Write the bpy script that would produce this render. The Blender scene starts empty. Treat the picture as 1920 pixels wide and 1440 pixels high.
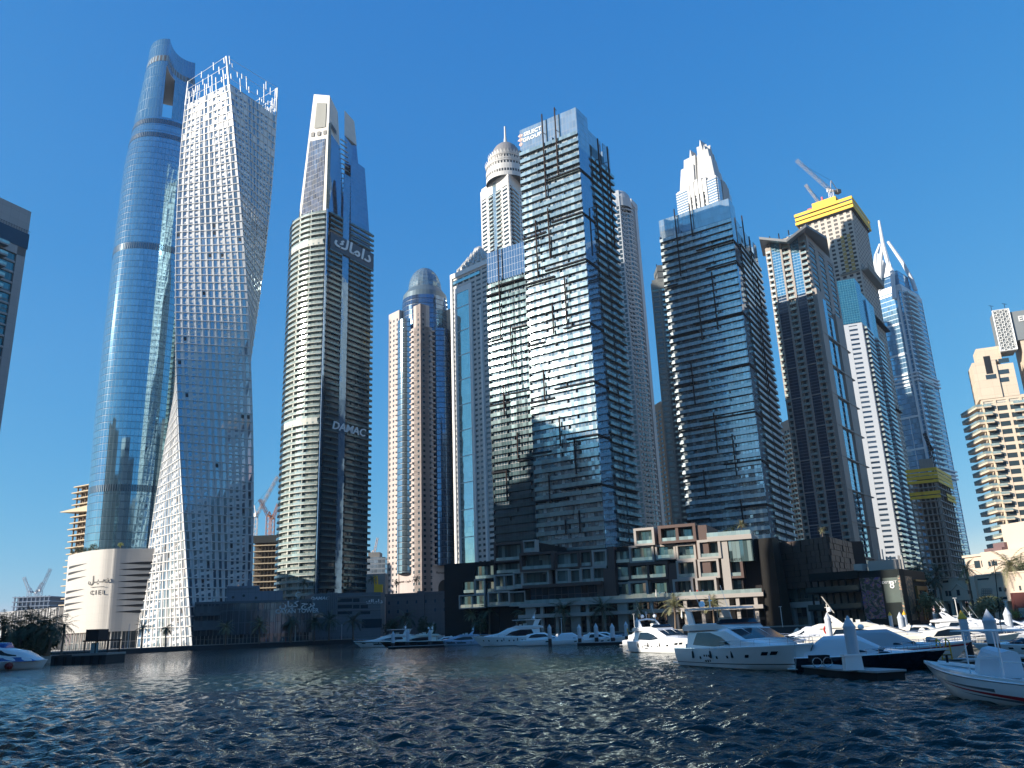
SHADES = [('broad stone tower on the west bank nearest the viewer', -112, -70, -92, 40, 52), ('stone tower on the west bank beyond the gap', -142, 76, -118, 104, 92), ('narrow block right beside the stone tower on the west bank', -150, 118, -122, 158, 106), ('stone tower set back on the west bank beside the ferry landing', -262, 150, -226, 192, 124), ('second west bank tower behind the ferry landing', -330, 240, -262, 300, 148),  # added out-of-view towers: west ones shade the basin, others feed the glass reflections
          ('third west bank tower far behind the ferry landing', -420, 60, -340, 175, 130), ('slim tower on the south bank, reflected in the oval tower', -170, -330, -135, -295, 240), ('broad tower on the south bank, reflected in the oval tower', -110, -300, -62, -262, 210),
          ('stepped tower on the south bank near the middle', -40, -330, -5, -290, 180), ('south bank tower right of the middle', 40, -300, 85, -262, 230), ('tower on the south east bank', 150, -240, 200, -190, 170), ('tower on the east bank beyond the frame', 260, -120, 310, -60, 200), ('low south bank block', -100, -120, 60, -90, 34)]
import bpy, math, random
import numpy as np
from math import sin, cos, pi, radians, sqrt, atan2, hypot, floor
from mathutils import Vector, Matrix
rnd = random.Random(7)
sc = bpy.context.scene
COL = sc.collection
# ---------------------------------------------------------------- camera
FPX, PITCH, ROLL, EYE = 1539.0, radians(16.5), radians(2.2), 4.2
R0 = Vector((1, 0, 0)); U0 = Vector((0, -sin(PITCH), cos(PITCH))); FW = Vector((0, cos(PITCH), sin(PITCH)))
cr, sr = cos(ROLL), sin(ROLL)
RR = R0 * cr - U0 * sr; UU = R0 * sr + U0 * cr
cd = bpy.data.cameras.new('camera'); cam = bpy.data.objects.new('camera', cd); COL.objects.link(cam)
M3 = Matrix((RR, UU, -FW)).transposed()
cam.matrix_world = Matrix.Translation((0, 0, EYE)) @ M3.to_4x4()
cd.sensor_width = 36; cd.lens = FPX / 1920 * 36; cd.clip_start = .5; cd.clip_end = 20000
sc.camera = cam
# ---------------------------------------------------------------- light
SUN_EL, SUN_ROT = radians(19.5), radians(-110)
w = bpy.data.worlds.new("World"); sc.world = w; w.use_nodes = True
nt = w.node_tree; bg = nt.nodes['Background']
sky = nt.nodes.new('ShaderNodeTexSky'); sky.sky_type = 'NISHITA'; sky.sun_disc = False
sky.sun_elevation = SUN_EL; sky.sun_rotation = SUN_ROT
sky.air_density = 1.0; sky.dust_density = 0; sky.ozone_density = 3.0
EXPO = .9                   # the photograph's sky is flatter from zenith to horizon than the model's: compress each channel
sp_ = nt.nodes.new('ShaderNodeSeparateColor'); cb_ = nt.nodes.new('ShaderNodeCombineColor'); nt.links.new(sky.outputs[0], sp_.inputs[0])
for i, (pw_, k_) in enumerate(((1.35, .80), (.64, .755), (.287, .89))):
    a_ = nt.nodes.new('ShaderNodeMath'); a_.operation = 'MULTIPLY'; a_.inputs[1].default_value = .12; nt.links.new(sp_.outputs[i], a_.inputs[0])
    b_ = nt.nodes.new('ShaderNodeMath'); b_.operation = 'POWER'; b_.inputs[1].default_value = pw_; nt.links.new(a_.outputs[0], b_.inputs[0])
    c_ = nt.nodes.new('ShaderNodeMath'); c_.operation = 'MULTIPLY'; c_.inputs[1].default_value = k_ / .12 / 2 ** EXPO; nt.links.new(b_.outputs[0], c_.inputs[0])
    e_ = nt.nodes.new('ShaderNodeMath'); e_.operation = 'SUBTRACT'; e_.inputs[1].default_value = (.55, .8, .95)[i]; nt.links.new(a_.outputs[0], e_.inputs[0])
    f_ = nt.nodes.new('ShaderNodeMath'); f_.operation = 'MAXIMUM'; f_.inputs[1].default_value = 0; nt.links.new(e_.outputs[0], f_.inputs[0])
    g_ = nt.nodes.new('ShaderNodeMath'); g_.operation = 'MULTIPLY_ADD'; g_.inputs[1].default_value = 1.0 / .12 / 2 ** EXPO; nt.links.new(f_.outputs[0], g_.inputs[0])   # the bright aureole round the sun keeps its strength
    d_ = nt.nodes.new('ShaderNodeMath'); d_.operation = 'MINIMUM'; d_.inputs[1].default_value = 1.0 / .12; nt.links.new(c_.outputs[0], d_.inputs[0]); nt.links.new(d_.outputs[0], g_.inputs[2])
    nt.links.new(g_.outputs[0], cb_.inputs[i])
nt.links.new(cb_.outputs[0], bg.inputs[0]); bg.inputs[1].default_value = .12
sd = bpy.data.lights.new('sun', 'SUN'); sun = bpy.data.objects.new('sun', sd); COL.objects.link(sun)
sd.energy = 4.8; sd.angle = radians(.55); sd.color = (1, .92, .80)
sdir = Vector((sin(SUN_ROT) * cos(SUN_EL), cos(SUN_ROT) * cos(SUN_EL), sin(SUN_EL)))
sun.rotation_euler = sdir.to_track_quat('Z', 'Y').to_euler()
sc.view_settings.view_transform = 'Standard'; sc.view_settings.look = 'None'; sc.view_settings.gamma = 1
sc.view_settings.use_curve_mapping = False; sc.view_settings.exposure = EXPO
sc.cycles.use_denoising = True; sc.cycles.max_bounces = 6; sc.cycles.glossy_bounces = 4; sc.cycles.diffuse_bounces = 3
sc.cycles.transparent_max_bounces = 8; sc.cycles.sample_clamp_indirect = 6; sc.cycles.caustics_reflective = True

def ray(px, py):
    x = (px - 960) / FPX; y = -(py - 720) / FPX
    d = RR * x + UU * y + FW
    return d / d.y
def W(px, py, Y):            # a point of the place seen at that pixel of the photograph, Y metres away
    d = ray(px, py); return Vector((d.x * Y, Y, EYE + d.z * Y))
def WX(px, py, Y): return W(px, py, Y).x
def WZ(px, py, Y): return W(px, py, Y).z

# ---------------------------------------------------------------- materials
def newmat(name):
    m = bpy.data.materials.new(name); m.use_nodes = True
    return m, m.node_tree, m.node_tree.nodes['Principled BSDF']
class N:
    def __init__(s, nt): s.nt = nt
    def node(s, t, **k):
        n = s.nt.nodes.new(t)
        for a, b in k.items(): setattr(n, a, b)
        return n
    def L(s, a, b): s.nt.links.new(a, b)
    def math(s, op, a, b=None, c=None):
        n = s.node('ShaderNodeMath', operation=op)
        for i, v in enumerate((a, b, c)):
            if v is None: continue
            if isinstance(v, (int, float)): n.inputs[i].default_value = v
            else: s.L(v, n.inputs[i])
        return n.outputs[0]
    def mix(s, f, a, b):
        n = s.node('ShaderNodeMix', data_type='RGBA')
        if isinstance(f, (int, float)): n.inputs[0].default_value = f
        else: s.L(f, n.inputs[0])
        for i, v in ((6, a), (7, b)):
            if isinstance(v, tuple): n.inputs[i].default_value = v if len(v) == 4 else (*v, 1)
            else: s.L(v, n.inputs[i])
        return n.outputs[2]
    def noise(s, vec, scale, detail=3, rough=.5):
        n = s.node('ShaderNodeTexNoise'); n.inputs['Scale'].default_value = scale; n.inputs['Detail'].default_value = detail
        n.inputs['Roughness'].default_value = rough
        if vec is not None: s.L(vec, n.inputs['Vector'])
        return n
def plain(name, col, rough=.6, metal=0., var=.12, scale=.15, spec=.5, coat=0., grime=0.):
    m, nt, p = newmat(name); n = N(nt)
    tc = n.node('ShaderNodeTexCoord'); ns = n.noise(tc.outputs['Object'], scale, 5, .6)
    k = n.math('MULTIPLY_ADD', ns.outputs['Fac'], 2 * var, 1 - var)
    if grime:
        mp = n.node('ShaderNodeMapping'); mp.inputs['Scale'].default_value = (1.2, 1.2, .06); n.L(tc.outputs['Object'], mp.inputs['Vector'])
        g = n.noise(mp.outputs[0], 1.0, 4, .7); g2 = n.math('MULTIPLY_ADD', g.outputs['Fac'], grime, 1 - grime * .6); k = n.math('MULTIPLY', k, g2)
    mx = n.node('ShaderNodeVectorMath', operation='SCALE'); mx.inputs[0].default_value = col[:3]; n.L(k, mx.inputs['Scale'])
    n.L(mx.outputs[0], p.inputs['Base Color'])
    p.inputs['Roughness'].default_value = rough; p.inputs['Metallic'].default_value = metal; p.inputs['Specular IOR Level'].default_value = spec
    p.inputs['Coat Weight'].default_value = coat; p.inputs['Coat Roughness'].default_value = .06
    return m
def uvxy(n):
    u = n.node('ShaderNodeUVMap'); s = n.node('ShaderNodeSeparateXYZ'); n.L(u.outputs[0], s.inputs[0]); return s.outputs[0], s.outputs[1], u
def gridmask(n, x, y, pw, fh, mw, mh):
    fx = n.math('FRACT', n.math('DIVIDE', x, pw)); fy = n.math('FRACT', n.math('DIVIDE', y, fh))
    a = n.math('LESS_THAN', fx, mw / pw); b = n.math('LESS_THAN', fy, mh / fh)
    return n.math('MAXIMUM', a, b), fx, fy
def cellrand(n, x, y, pw, fh):
    cx = n.math('FLOOR', n.math('DIVIDE', x, pw)); cy = n.math('FLOOR', n.math('DIVIDE', y, fh))
    cb = n.node('ShaderNodeCombineXYZ'); n.L(cx, cb.inputs[0]); n.L(cy, cb.inputs[1])
    wn = n.node('ShaderNodeTexWhiteNoise', noise_dimensions='3D'); n.L(cb.outputs[0], wn.inputs['Vector']); return wn
def glass(name, tint, metal=.6, rough=.04, pw=1.5, fh=3.3, mw=.09, mh=.12, frame=(.04, .05, .06), span=0., spancol=(.02, .03, .04),
          tilt=.012, wob=.012, dark=.35, blinds=0., blindcol=(.45, .45, .42), ws=.12):
    m, nt, p = newmat(name); n = N(nt); x, y, u = uvxy(n)
    g, fx, fy = gridmask(n, x, y, pw, fh, mw, mh); wn = cellrand(n, x, y, pw, fh)
    sp = n.node('ShaderNodeSeparateXYZ'); n.L(wn.outputs['Color'], sp.inputs[0])
    k = n.math('MULTIPLY_ADD', sp.outputs[0], -dark, 1.0)
    sc_ = n.node('ShaderNodeVectorMath', operation='SCALE'); sc_.inputs[0].default_value = tint; n.L(k, sc_.inputs['Scale'])
    c = sc_.outputs[0]; mt = metal
    if blinds:
        b = n.math('LESS_THAN', sp.outputs[1], blinds)
        hgt = n.math('GREATER_THAN', fy, n.math('MULTIPLY', sp.outputs[2], .7)); b = n.math('MULTIPLY', b, hgt)
        c = n.mix(n.math('MULTIPLY', b, .7), c, blindcol); mt = n.math('MULTIPLY_ADD', b, -metal * .5, metal)
    if span:
        s_ = n.math('LESS_THAN', fy, span); c = n.mix(s_, c, spancol)
    c = n.mix(g, c, frame); n.L(c, p.inputs['Base Color'])
    mm = n.math('MULTIPLY', n.math('SUBTRACT', 1.0, g), mt); n.L(mm, p.inputs['Metallic'])
    n.L(n.math('MULTIPLY_ADD', g, .4, rough), p.inputs['Roughness'])
    p.inputs['IOR'].default_value = 1.7
    ge = n.node('ShaderNodeNewGeometry'); tc = n.node('ShaderNodeTexCoord')
    nz = n.noise(tc.outputs['Object'], ws, 2, .5)
    def off(col, amt):
        a = n.node('ShaderNodeVectorMath', operation='SUBTRACT'); n.L(col, a.inputs[0]); a.inputs[1].default_value = (.5, .5, .5)
        b = n.node('ShaderNodeVectorMath', operation='SCALE'); n.L(a.outputs[0], b.inputs[0]); b.inputs['Scale'].default_value = amt; return b.outputs[0]
    v = ge.outputs['Normal']
    for o in (off(wn.outputs['Color'], tilt), off(nz.outputs['Color'], wob)):
        a = n.node('ShaderNodeVectorMath', operation='ADD'); n.L(v, a.inputs[0]); n.L(o, a.inputs[1]); v = a.outputs[0]
    nn = n.node('ShaderNodeVectorMath', operation='NORMALIZE'); n.L(v, nn.inputs[0]); n.L(nn.outputs[0], p.inputs['Normal'])
    return m
def panel(name, col, pw=3., ph=3., line=.08, lcol=None, rough=.6, var=.12, spec=.4, vary=.08):
    m, nt, p = newmat(name); n = N(nt); x, y, u = uvxy(n)
    g, fx, fy = gridmask(n, x, y, pw, ph, line, line); wn = cellrand(n, x, y, pw, ph)
    tc = n.node('ShaderNodeTexCoord'); ns = n.noise(tc.outputs['Object'], .12, 5, .6)
    k = n.math('MULTIPLY_ADD', ns.outputs['Fac'], 2 * var, 1 - var); k = n.math('MULTIPLY', k, n.math('MULTIPLY_ADD', wn.outputs['Value'], vary, 1 - vary / 2))
    s_ = n.node('ShaderNodeVectorMath', operation='SCALE'); s_.inputs[0].default_value = col; n.L(k, s_.inputs['Scale'])
    c = n.mix(g, s_.outputs[0], lcol or tuple(v * .55 for v in col)); n.L(c, p.inputs['Base Color'])
    p.inputs['Roughness'].default_value = rough; p.inputs['Specular IOR Level'].default_value = spec
    return m

# ---------------------------------------------------------------- mesh building
class MB:
    def __init__(s, local=False): s.local = local; s.v = []; s.f = []; s.mi = []; s.uv = []; s.cur = 0
    def face(s, pts, uv=None):
        i = len(s.v); s.v += [tuple(p) for p in pts]; s.f.append(tuple(range(i, i + len(pts)))); s.mi.append(s.cur)
        if uv is None:
            a, b, c = Vector(pts[0]), Vector(pts[1]), Vector(pts[2]); nr = (b - a).cross(c - a)
            if nr.length < 1e-9 and len(pts) > 3: nr = (c - a).cross(Vector(pts[3]) - a)
            if nr.length > 0: nr.normalize()
            if abs(nr.z) < .8:
                t = Vector((-nr.y, nr.x, 0)).normalized(); uv = [(Vector(p).dot(t), p[2]) for p in pts]
            else: uv = [(p[0], p[1]) for p in pts]
        s.uv += uv
    def hexa(s, p):   # p[0..3] bottom ccw, p[4..7] top
        for q in ((3, 2, 1, 0), (4, 5, 6, 7), (0, 1, 5, 4), (1, 2, 6, 5), (2, 3, 7, 6), (3, 0, 4, 7)): s.face([p[i] for i in q])
    def box(s, x0, x1, y0, y1, z0, z1):
        s.hexa([(x0, y0, z0), (x1, y0, z0), (x1, y1, z0), (x0, y1, z0), (x0, y0, z1), (x1, y0, z1), (x1, y1, z1), (x0, y1, z1)])
    def prism(s, poly, z0, z1, cap=True):
        n = len(poly); z1s = z1 if hasattr(z1, '__len__') else [z1] * n
        for i in range(n):
            a, b = poly[i], poly[(i + 1) % n]; j = (i + 1) % n
            s.face([(a[0], a[1], z0), (b[0], b[1], z0), (b[0], b[1], z1s[j]), (a[0], a[1], z1s[i])])
        if cap: s.face([(p[0], p[1], z1s[i]) for i, p in enumerate(poly)]); s.face([(p[0], p[1], z0) for p in reversed(poly)])
    def tube(s, pts, r, k=6, cap=True):
        pts = [Vector(p) for p in pts]; rs = r if hasattr(r, '__len__') else [r] * len(pts); rings = []
        for i, p in enumerate(pts):
            d = (pts[min(i + 1, len(pts) - 1)] - pts[max(i - 1, 0)]).normalized()
            a = d.cross(Vector((0, 0, 1))); a = a.normalized() if a.length > .05 else Vector((1, 0, 0)); b = d.cross(a).normalized()
            rings.append([p + (a * cos(2 * pi * j / k) + b * sin(2 * pi * j / k)) * rs[i] for j in range(k)])
        for i in range(len(rings) - 1):
            for j in range(k): s.face([rings[i][j], rings[i + 1][j], rings[i + 1][(j + 1) % k], rings[i][(j + 1) % k]])
        if cap: s.face(list(rings[0])); s.face(list(reversed(rings[-1])))
    def lathe(s, c, prof, k=16, a0=0, a1=2 * pi):
        n = k if a1 - a0 > 6.28 else k + 1
        P = lambda i, j: (c[0] + prof[i][0] * cos(a0 + (a1 - a0) * j / k), c[1] + prof[i][0] * sin(a0 + (a1 - a0) * j / k), c[2] + prof[i][1])
        for i in range(len(prof) - 1):
            for j in range(k):
                q = [P(i, j), P(i, j + 1), P(i + 1, j + 1), P(i + 1, j)]
                R = max(prof[i][0], prof[i + 1][0]); st = (a1 - a0) / k
                uv = [(R * (a0 + st * j), q[0][2]), (R * (a0 + st * (j + 1)), q[1][2]), (R * (a0 + st * (j + 1)), q[2][2]), (R * (a0 + st * j), q[3][2])]
                if prof[i][0] < 1e-6: s.face([q[0], q[2], q[3]], [uv[0], uv[2], uv[3]])
                elif prof[i + 1][0] < 1e-6: s.face(q[:3], uv[:3])
                else: s.face(q, uv)
    def build(s, name, mat, parent=None, smooth=False, label=None, kind=None, weld=False):
        me = bpy.data.meshes.new(name); me.from_pydata(s.v, [], s.f)
        ul = me.uv_layers.new(name='UVMap'); ul.data.foreach_set('uv', [c for q in s.uv for c in q])
        for m in (mat if isinstance(mat, (list, tuple)) else [mat]): me.materials.append(m)
        if any(s.mi): me.polygons.foreach_set('material_index', s.mi)
        if weld:
            import bmesh
            b = bmesh.new(); b.from_mesh(me); bmesh.ops.remove_doubles(b, verts=b.verts, dist=1e-4); b.to_mesh(me); b.free()
        if smooth: me.polygons.foreach_set('use_smooth', [True] * len(me.polygons))
        me.update(); o = bpy.data.objects.new(name, me); COL.objects.link(o)
        if parent:
            o.parent = parent
            if s.local: pass
            elif parent.type == 'EMPTY' and not parent.parent: me.transform(parent.matrix_basis.inverted())
            else: me.transform(rootof(parent).matrix_basis.inverted())
        if label: o['label'] = label
        if kind: o['kind'] = kind
        return o
def rootof(o):
    while o.parent: o = o.parent
    return o
ROOTS = []
def thing(name, label, cat, loc=(0, 0, 0), group=None, rz=0):
    o = bpy.data.objects.new(name, None); COL.objects.link(o); o.empty_display_size = 1
    o.matrix_basis = Matrix.Translation(loc) @ Matrix.Rotation(rz, 4, 'Z')
    o['label'] = label; o['category'] = cat
    if group: o['group'] = group
    ROOTS.append(o); return o
def tag(o, label, cat, group=None):
    o['label'] = label; o['category'] = cat
    if group: o['group'] = group
    return o
def structure(o): o['kind'] = 'structure'; return o
def copy_thing(root, loc, rz=0, scale=1., label=None, group=None, zs=None):
    def cp(o, par):
        c = o.copy(); COL.objects.link(c); c.parent = par
        for ch in o.children: cp(ch, c)
        return c
    c = cp(root, None); c.matrix_basis = Matrix.Translation(loc) @ Matrix.Rotation(rz, 4, 'Z') @ Matrix.Diagonal((scale, scale, zs or scale, 1))
    if label: c['label'] = label
    if group: c['group'] = group
    return c
class Fac:     # a facade: u runs left to right seen from outside, z up, d outward
    def __init__(s, a, b, fn=None):
        s.a = Vector((a[0], a[1])); s.b = Vector((b[0], b[1])); s.w = (s.b - s.a).length; s.t = (s.b - s.a) / s.w
        s.n = Vector((s.t.y, -s.t.x)); s.fn = fn
    def pt(s, u, z, d=0.):
        if s.fn: return s.fn(u, z, d)
        p = s.a + s.t * u + s.n * d; return (p.x, p.y, z)
    def box(s, m, u0, u1, z0, z1, d0, d1):
        P = s.pt
        m.hexa([P(u0, z0, d1), P(u1, z0, d1), P(u1, z0, d0), P(u0, z0, d0), P(u0, z1, d1), P(u1, z1, d1), P(u1, z1, d0), P(u0, z1, d0)])
    def quad(s, m, u0, u1, z0, z1, d=.0, uv=True):
        m.face([s.pt(u0, z0, d), s.pt(u1, z0, d), s.pt(u1, z1, d), s.pt(u0, z1, d)], [(u0, z0), (u1, z0), (u1, z1), (u0, z1)] if uv else None)
class ArcFac:   # curved facade about a centre, u in metres along the arc of radius r from angle a0 (clockwise seen from above when sgn=-1)
    def __init__(s, c, r, a0, a1):
        s.c = c; s.r = r; s.a0 = a0; s.a1 = a1; s.w = abs(a1 - a0) * r
    def pt(s, u, z, d=0.):
        a = s.a0 + (s.a1 - s.a0) * u / s.w; return (s.c[0] + (s.r + d) * cos(a), s.c[1] + (s.r + d) * sin(a), z)
    def seg(s, u0, u1): return max(1, int(abs(u1 - u0) / s.w * abs(s.a1 - s.a0) / .12 + .99))
    def box(s, m, u0, u1, z0, z1, d0, d1):
        k = s.seg(u0, u1); P = s.pt
        for i in range(k):
            a, b = u0 + (u1 - u0) * i / k, u0 + (u1 - u0) * (i + 1) / k
            for q in ([P(a, z0, d1), P(b, z0, d1), P(b, z1, d1), P(a, z1, d1)], [P(a, z1, d1), P(b, z1, d1), P(b, z1, d0), P(a, z1, d0)],
                      [P(a, z0, d0), P(b, z0, d0), P(b, z0, d1), P(a, z0, d1)], [P(b, z0, d0), P(a, z0, d0), P(a, z1, d0), P(b, z1, d0)]): m.face(q)
        m.face([P(u0, z0, d0), P(u0, z0, d1), P(u0, z1, d1), P(u0, z1, d0)]); m.face([P(u1, z0, d1), P(u1, z0, d0), P(u1, z1, d0), P(u1, z1, d1)])
    def quad(s, m, u0, u1, z0, z1, d=0., uv=True):
        k = s.seg(u0, u1)
        for i in range(k):
            a, b = u0 + (u1 - u0) * i / k, u0 + (u1 - u0) * (i + 1) / k
            m.face([s.pt(a, z0, d), s.pt(b, z0, d), s.pt(b, z1, d), s.pt(a, z1, d)], [(a, z0), (b, z0), (b, z1), (a, z1)])
class Many:     # one part per piece up to cap, the others together as one part of kind stuff
    def __init__(s, name, mat, parent, cap=100, stuffname=None):
        s.name, s.mat, s.parent, s.cap, s.sn = name, mat, parent, cap, stuffname or name + '_field'; s.n = 0; s.items = []
    def new(s): m = MB(); s.items.append(m); return m
    def done(s):
        n = len(s.items)
        if n == 0: return
        if n <= s.cap: keep = set(range(n))
        else: keep = set(range(n - s.cap, n))
        rest = MB()
        for i, m in enumerate(s.items):
            if i in keep: m.build(s.name, s.mat, s.parent)
            else:
                o = len(rest.v); rest.v += m.v; rest.f += [tuple(a + o for a in f) for f in m.f]; rest.mi += m.mi; rest.uv += m.uv
        if rest.v: rest.build(s.sn, s.mat, s.parent, kind='stuff')
def textmb(body, h, mb, fr, bold=0., sx=1., depth=.12, align='CENTER', spacing=1.):
    """lettering as a mesh: fr(x, y, d) maps letter plane (metres, origin at text anchor) into the place"""
    c = bpy.data.curves.new('t', 'FONT'); c.body = body; c.size = 1; c.extrude = .5; c.offset = bold; c.align_x = align; c.align_y = 'CENTER'; c.resolution_u = 2
    c.space_character = spacing
    o = bpy.data.objects.new('t', c); COL.objects.link(o); dg = bpy.context.evaluated_depsgraph_get(); dg.update()
    me = o.evaluated_get(dg).to_mesh()
    vs = [fr(v.co.x * h * sx, v.co.y * h, (v.co.z + .5) * depth) for v in me.vertices]
    for p in me.polygons: mb.face([vs[i] for i in p.vertices])
    o.evaluated_get(dg).to_mesh_clear(); bpy.data.objects.remove(o); bpy.data.curves.remove(c)
def text_on(F, body, h, uc, zc, d, mb, slant=0., **k):
    textmb(body, h, mb, lambda x, y, e: F.pt(uc + x + slant * y, zc + y, d + e), **k)

# shared materials
WHITE = plain('white_paint', (.72, .72, .70), .45, var=.05)
CREAM = panel('cream_cladding', (.50, .42, .33), 3, 3.6, .08, rough=.6)
DARKM = plain('dark_metal', (.020, .021, .024), .85, .0, spec=.1)
BROWNM = plain('bronze_steel', (.040, .028, .025), .85, .0, spec=.1)
CONC = plain('concrete', (.30, .285, .26), .85, var=.2, grime=.35)
GREYC = plain('grey_concrete', (.20, .20, .195), .85, var=.2, grime=.3)
BALG = glass('balcony_glass', (.52, .64, .60), metal=.45, rough=.12, pw=1.3, fh=50, mw=.05, mh=.01, frame=(.15, .2, .2), dark=.3, tilt=.02)
INTER = plain('dark_interior', (.010, .012, .015), .5)
DGLASS = glass('window_glass', (.05, .08, .10), metal=.25, rough=.05, pw=50, fh=50, mw=.0, mh=.0, dark=.3, tilt=.02)
# ================================================================ towers: shared pieces
def hit(F, px, py):          # where the line of sight through a photograph pixel meets a facade: (u, z)
    d = ray(px, py); nrm = Vector((F.n.x, F.n.y, 0)); a = Vector((F.a.x, F.a.y, 0)); o = Vector((0, 0, EYE))
    t = (a - o).dot(nrm) / d.dot(nrm); p = o + d * t
    return ((Vector((p.x, p.y)) - F.a).dot(F.t), p.z)
def piers(F, m, u0, u1, z0, z1, n, w, d0=0., d1=.35):
    for i in range(n + 1):
        c = u0 + (u1 - u0) * i / n; F.box(m, max(u0, c - w / 2), min(u1, c + w / 2), z0, z1, d0, d1)
def bands(F, m, u0, u1, z0, z1, fh, h, d0=0., d1=.3):
    z = z0
    while z < z1 - .1: F.box(m, u0, u1, z, min(z + h, z1), d0, d1 - .003); z += fh
def windows(F, M, u0, u1, z0, z1, fh, n, ww, wh, sill, d=.03, skip=None):
    z = z0
    while z < z1 - fh * .8:
        for i in range(n):
            c = u0 + (u1 - u0) * (i + .5) / n
            if skip and skip(i, z): continue
            m = M.new(); F.quad(m, c - ww / 2, c + ww / 2, z + sill, z + sill + wh, d)
        z += fh
def balconies(F, M, u0, u1, z0, z1, fh, depth=1.5, th=.3, rail=1.05, cover=True, jit=0, mats=2, inner=.0, railin=.0):
    z = z0
    while z < z1 - .5:
        m = M.new(); a, b = u0, u1
        if jit: a += rnd.uniform(0, jit) ; b -= rnd.uniform(0, jit)
        F.box(m, a, b, z - th, z, inner, depth)
        if rail:
            m.cur = 1; F.box(m, a, b, z - (th if cover else -.02), z + rail, depth - railin + .01, depth - railin + .06); 
            if depth - inner > .8: F.box(m, a, a + .05, z + .01, z + rail, inner, depth - railin); F.box(m, b - .05, b, z + .01, z + rail, inner, depth - railin)
            m.cur = 0
        z += fh
def quadpoly(L, C, R): B = (L[0] + R[0] - C[0], L[1] + R[1] - C[1]); return [C, R, B, L]
def roofplant(root, poly, z, mat):
    cx = sum(p[0] for p in poly) / len(poly); cy = sum(p[1] for p in poly) / len(poly); m = MB()
    m.prism([((p[0] - cx) * .5 + cx, (p[1] - cy) * .5 + cy) for p in poly], z, z + 4); m.build('plant_room', mat, root)

# ---------------------------------------------------------------- materials of the towers
G1GLASS = glass('teal_curtain_glass', (.52, .62, .66), metal=.8, rough=.06, pw=1.4, fh=3.3, mw=.12, mh=.0, frame=(.03, .04, .05), dark=.5, blinds=.45, blindcol=(.62, .66, .66), tilt=.04, wob=.04)
G1DARK = glass('dark_curtain_glass', (.08, .15, .19), metal=.5, rough=.04, pw=1.4, fh=3.3, mw=.12, mh=.1, frame=(.015, .02, .025), dark=.5, tilt=.02, wob=.03)
G1BLUE = glass('blue_bay_glass', (.30, .42, .55), metal=.85, rough=.03, pw=1.4, fh=3.3, mw=.07, mh=.07, frame=(.05, .1, .16), dark=.12, tilt=.006, wob=.012)
G1TOP = glass('crown_screen_glass', (.50, .62, .70), metal=.7, rough=.06, pw=1.5, fh=3.3, mw=.1, mh=.12, frame=(.07, .1, .14), dark=.2, tilt=.012, wob=.01)
GSLAB = plain('dark_slab', (.055, .065, .068), .6, var=.2)
GBAL = glass('teal_balustrade', (.56, .70, .69), metal=.7, rough=.1, pw=1.4, fh=50, mw=.05, mh=.0, frame=(.12, .18, .19), dark=.3, tilt=.04, wob=.03)
GBALD = glass('dark_balustrade', (.06, .12, .13), metal=.45, rough=.1, pw=1.4, fh=50, mw=.05, mh=.0, frame=(.03, .05, .06), dark=.4, tilt=.03, wob=.02)  # darker copy: dark reflections painted into the half hidden tower's balustrade
GBALS = glass('sky_painted_balustrade', (.80, .92, .94), metal=.35, rough=.15, pw=1.4, fh=50, mw=.06, mh=.0, frame=(.12, .18, .2), dark=.3, tilt=.04, wob=.02)  # brighter copy: reflected sky painted into the balustrade of the shadowed tower
LETTERW = plain('white_lettering', (.75, .75, .73), .5, var=.02)

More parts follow.
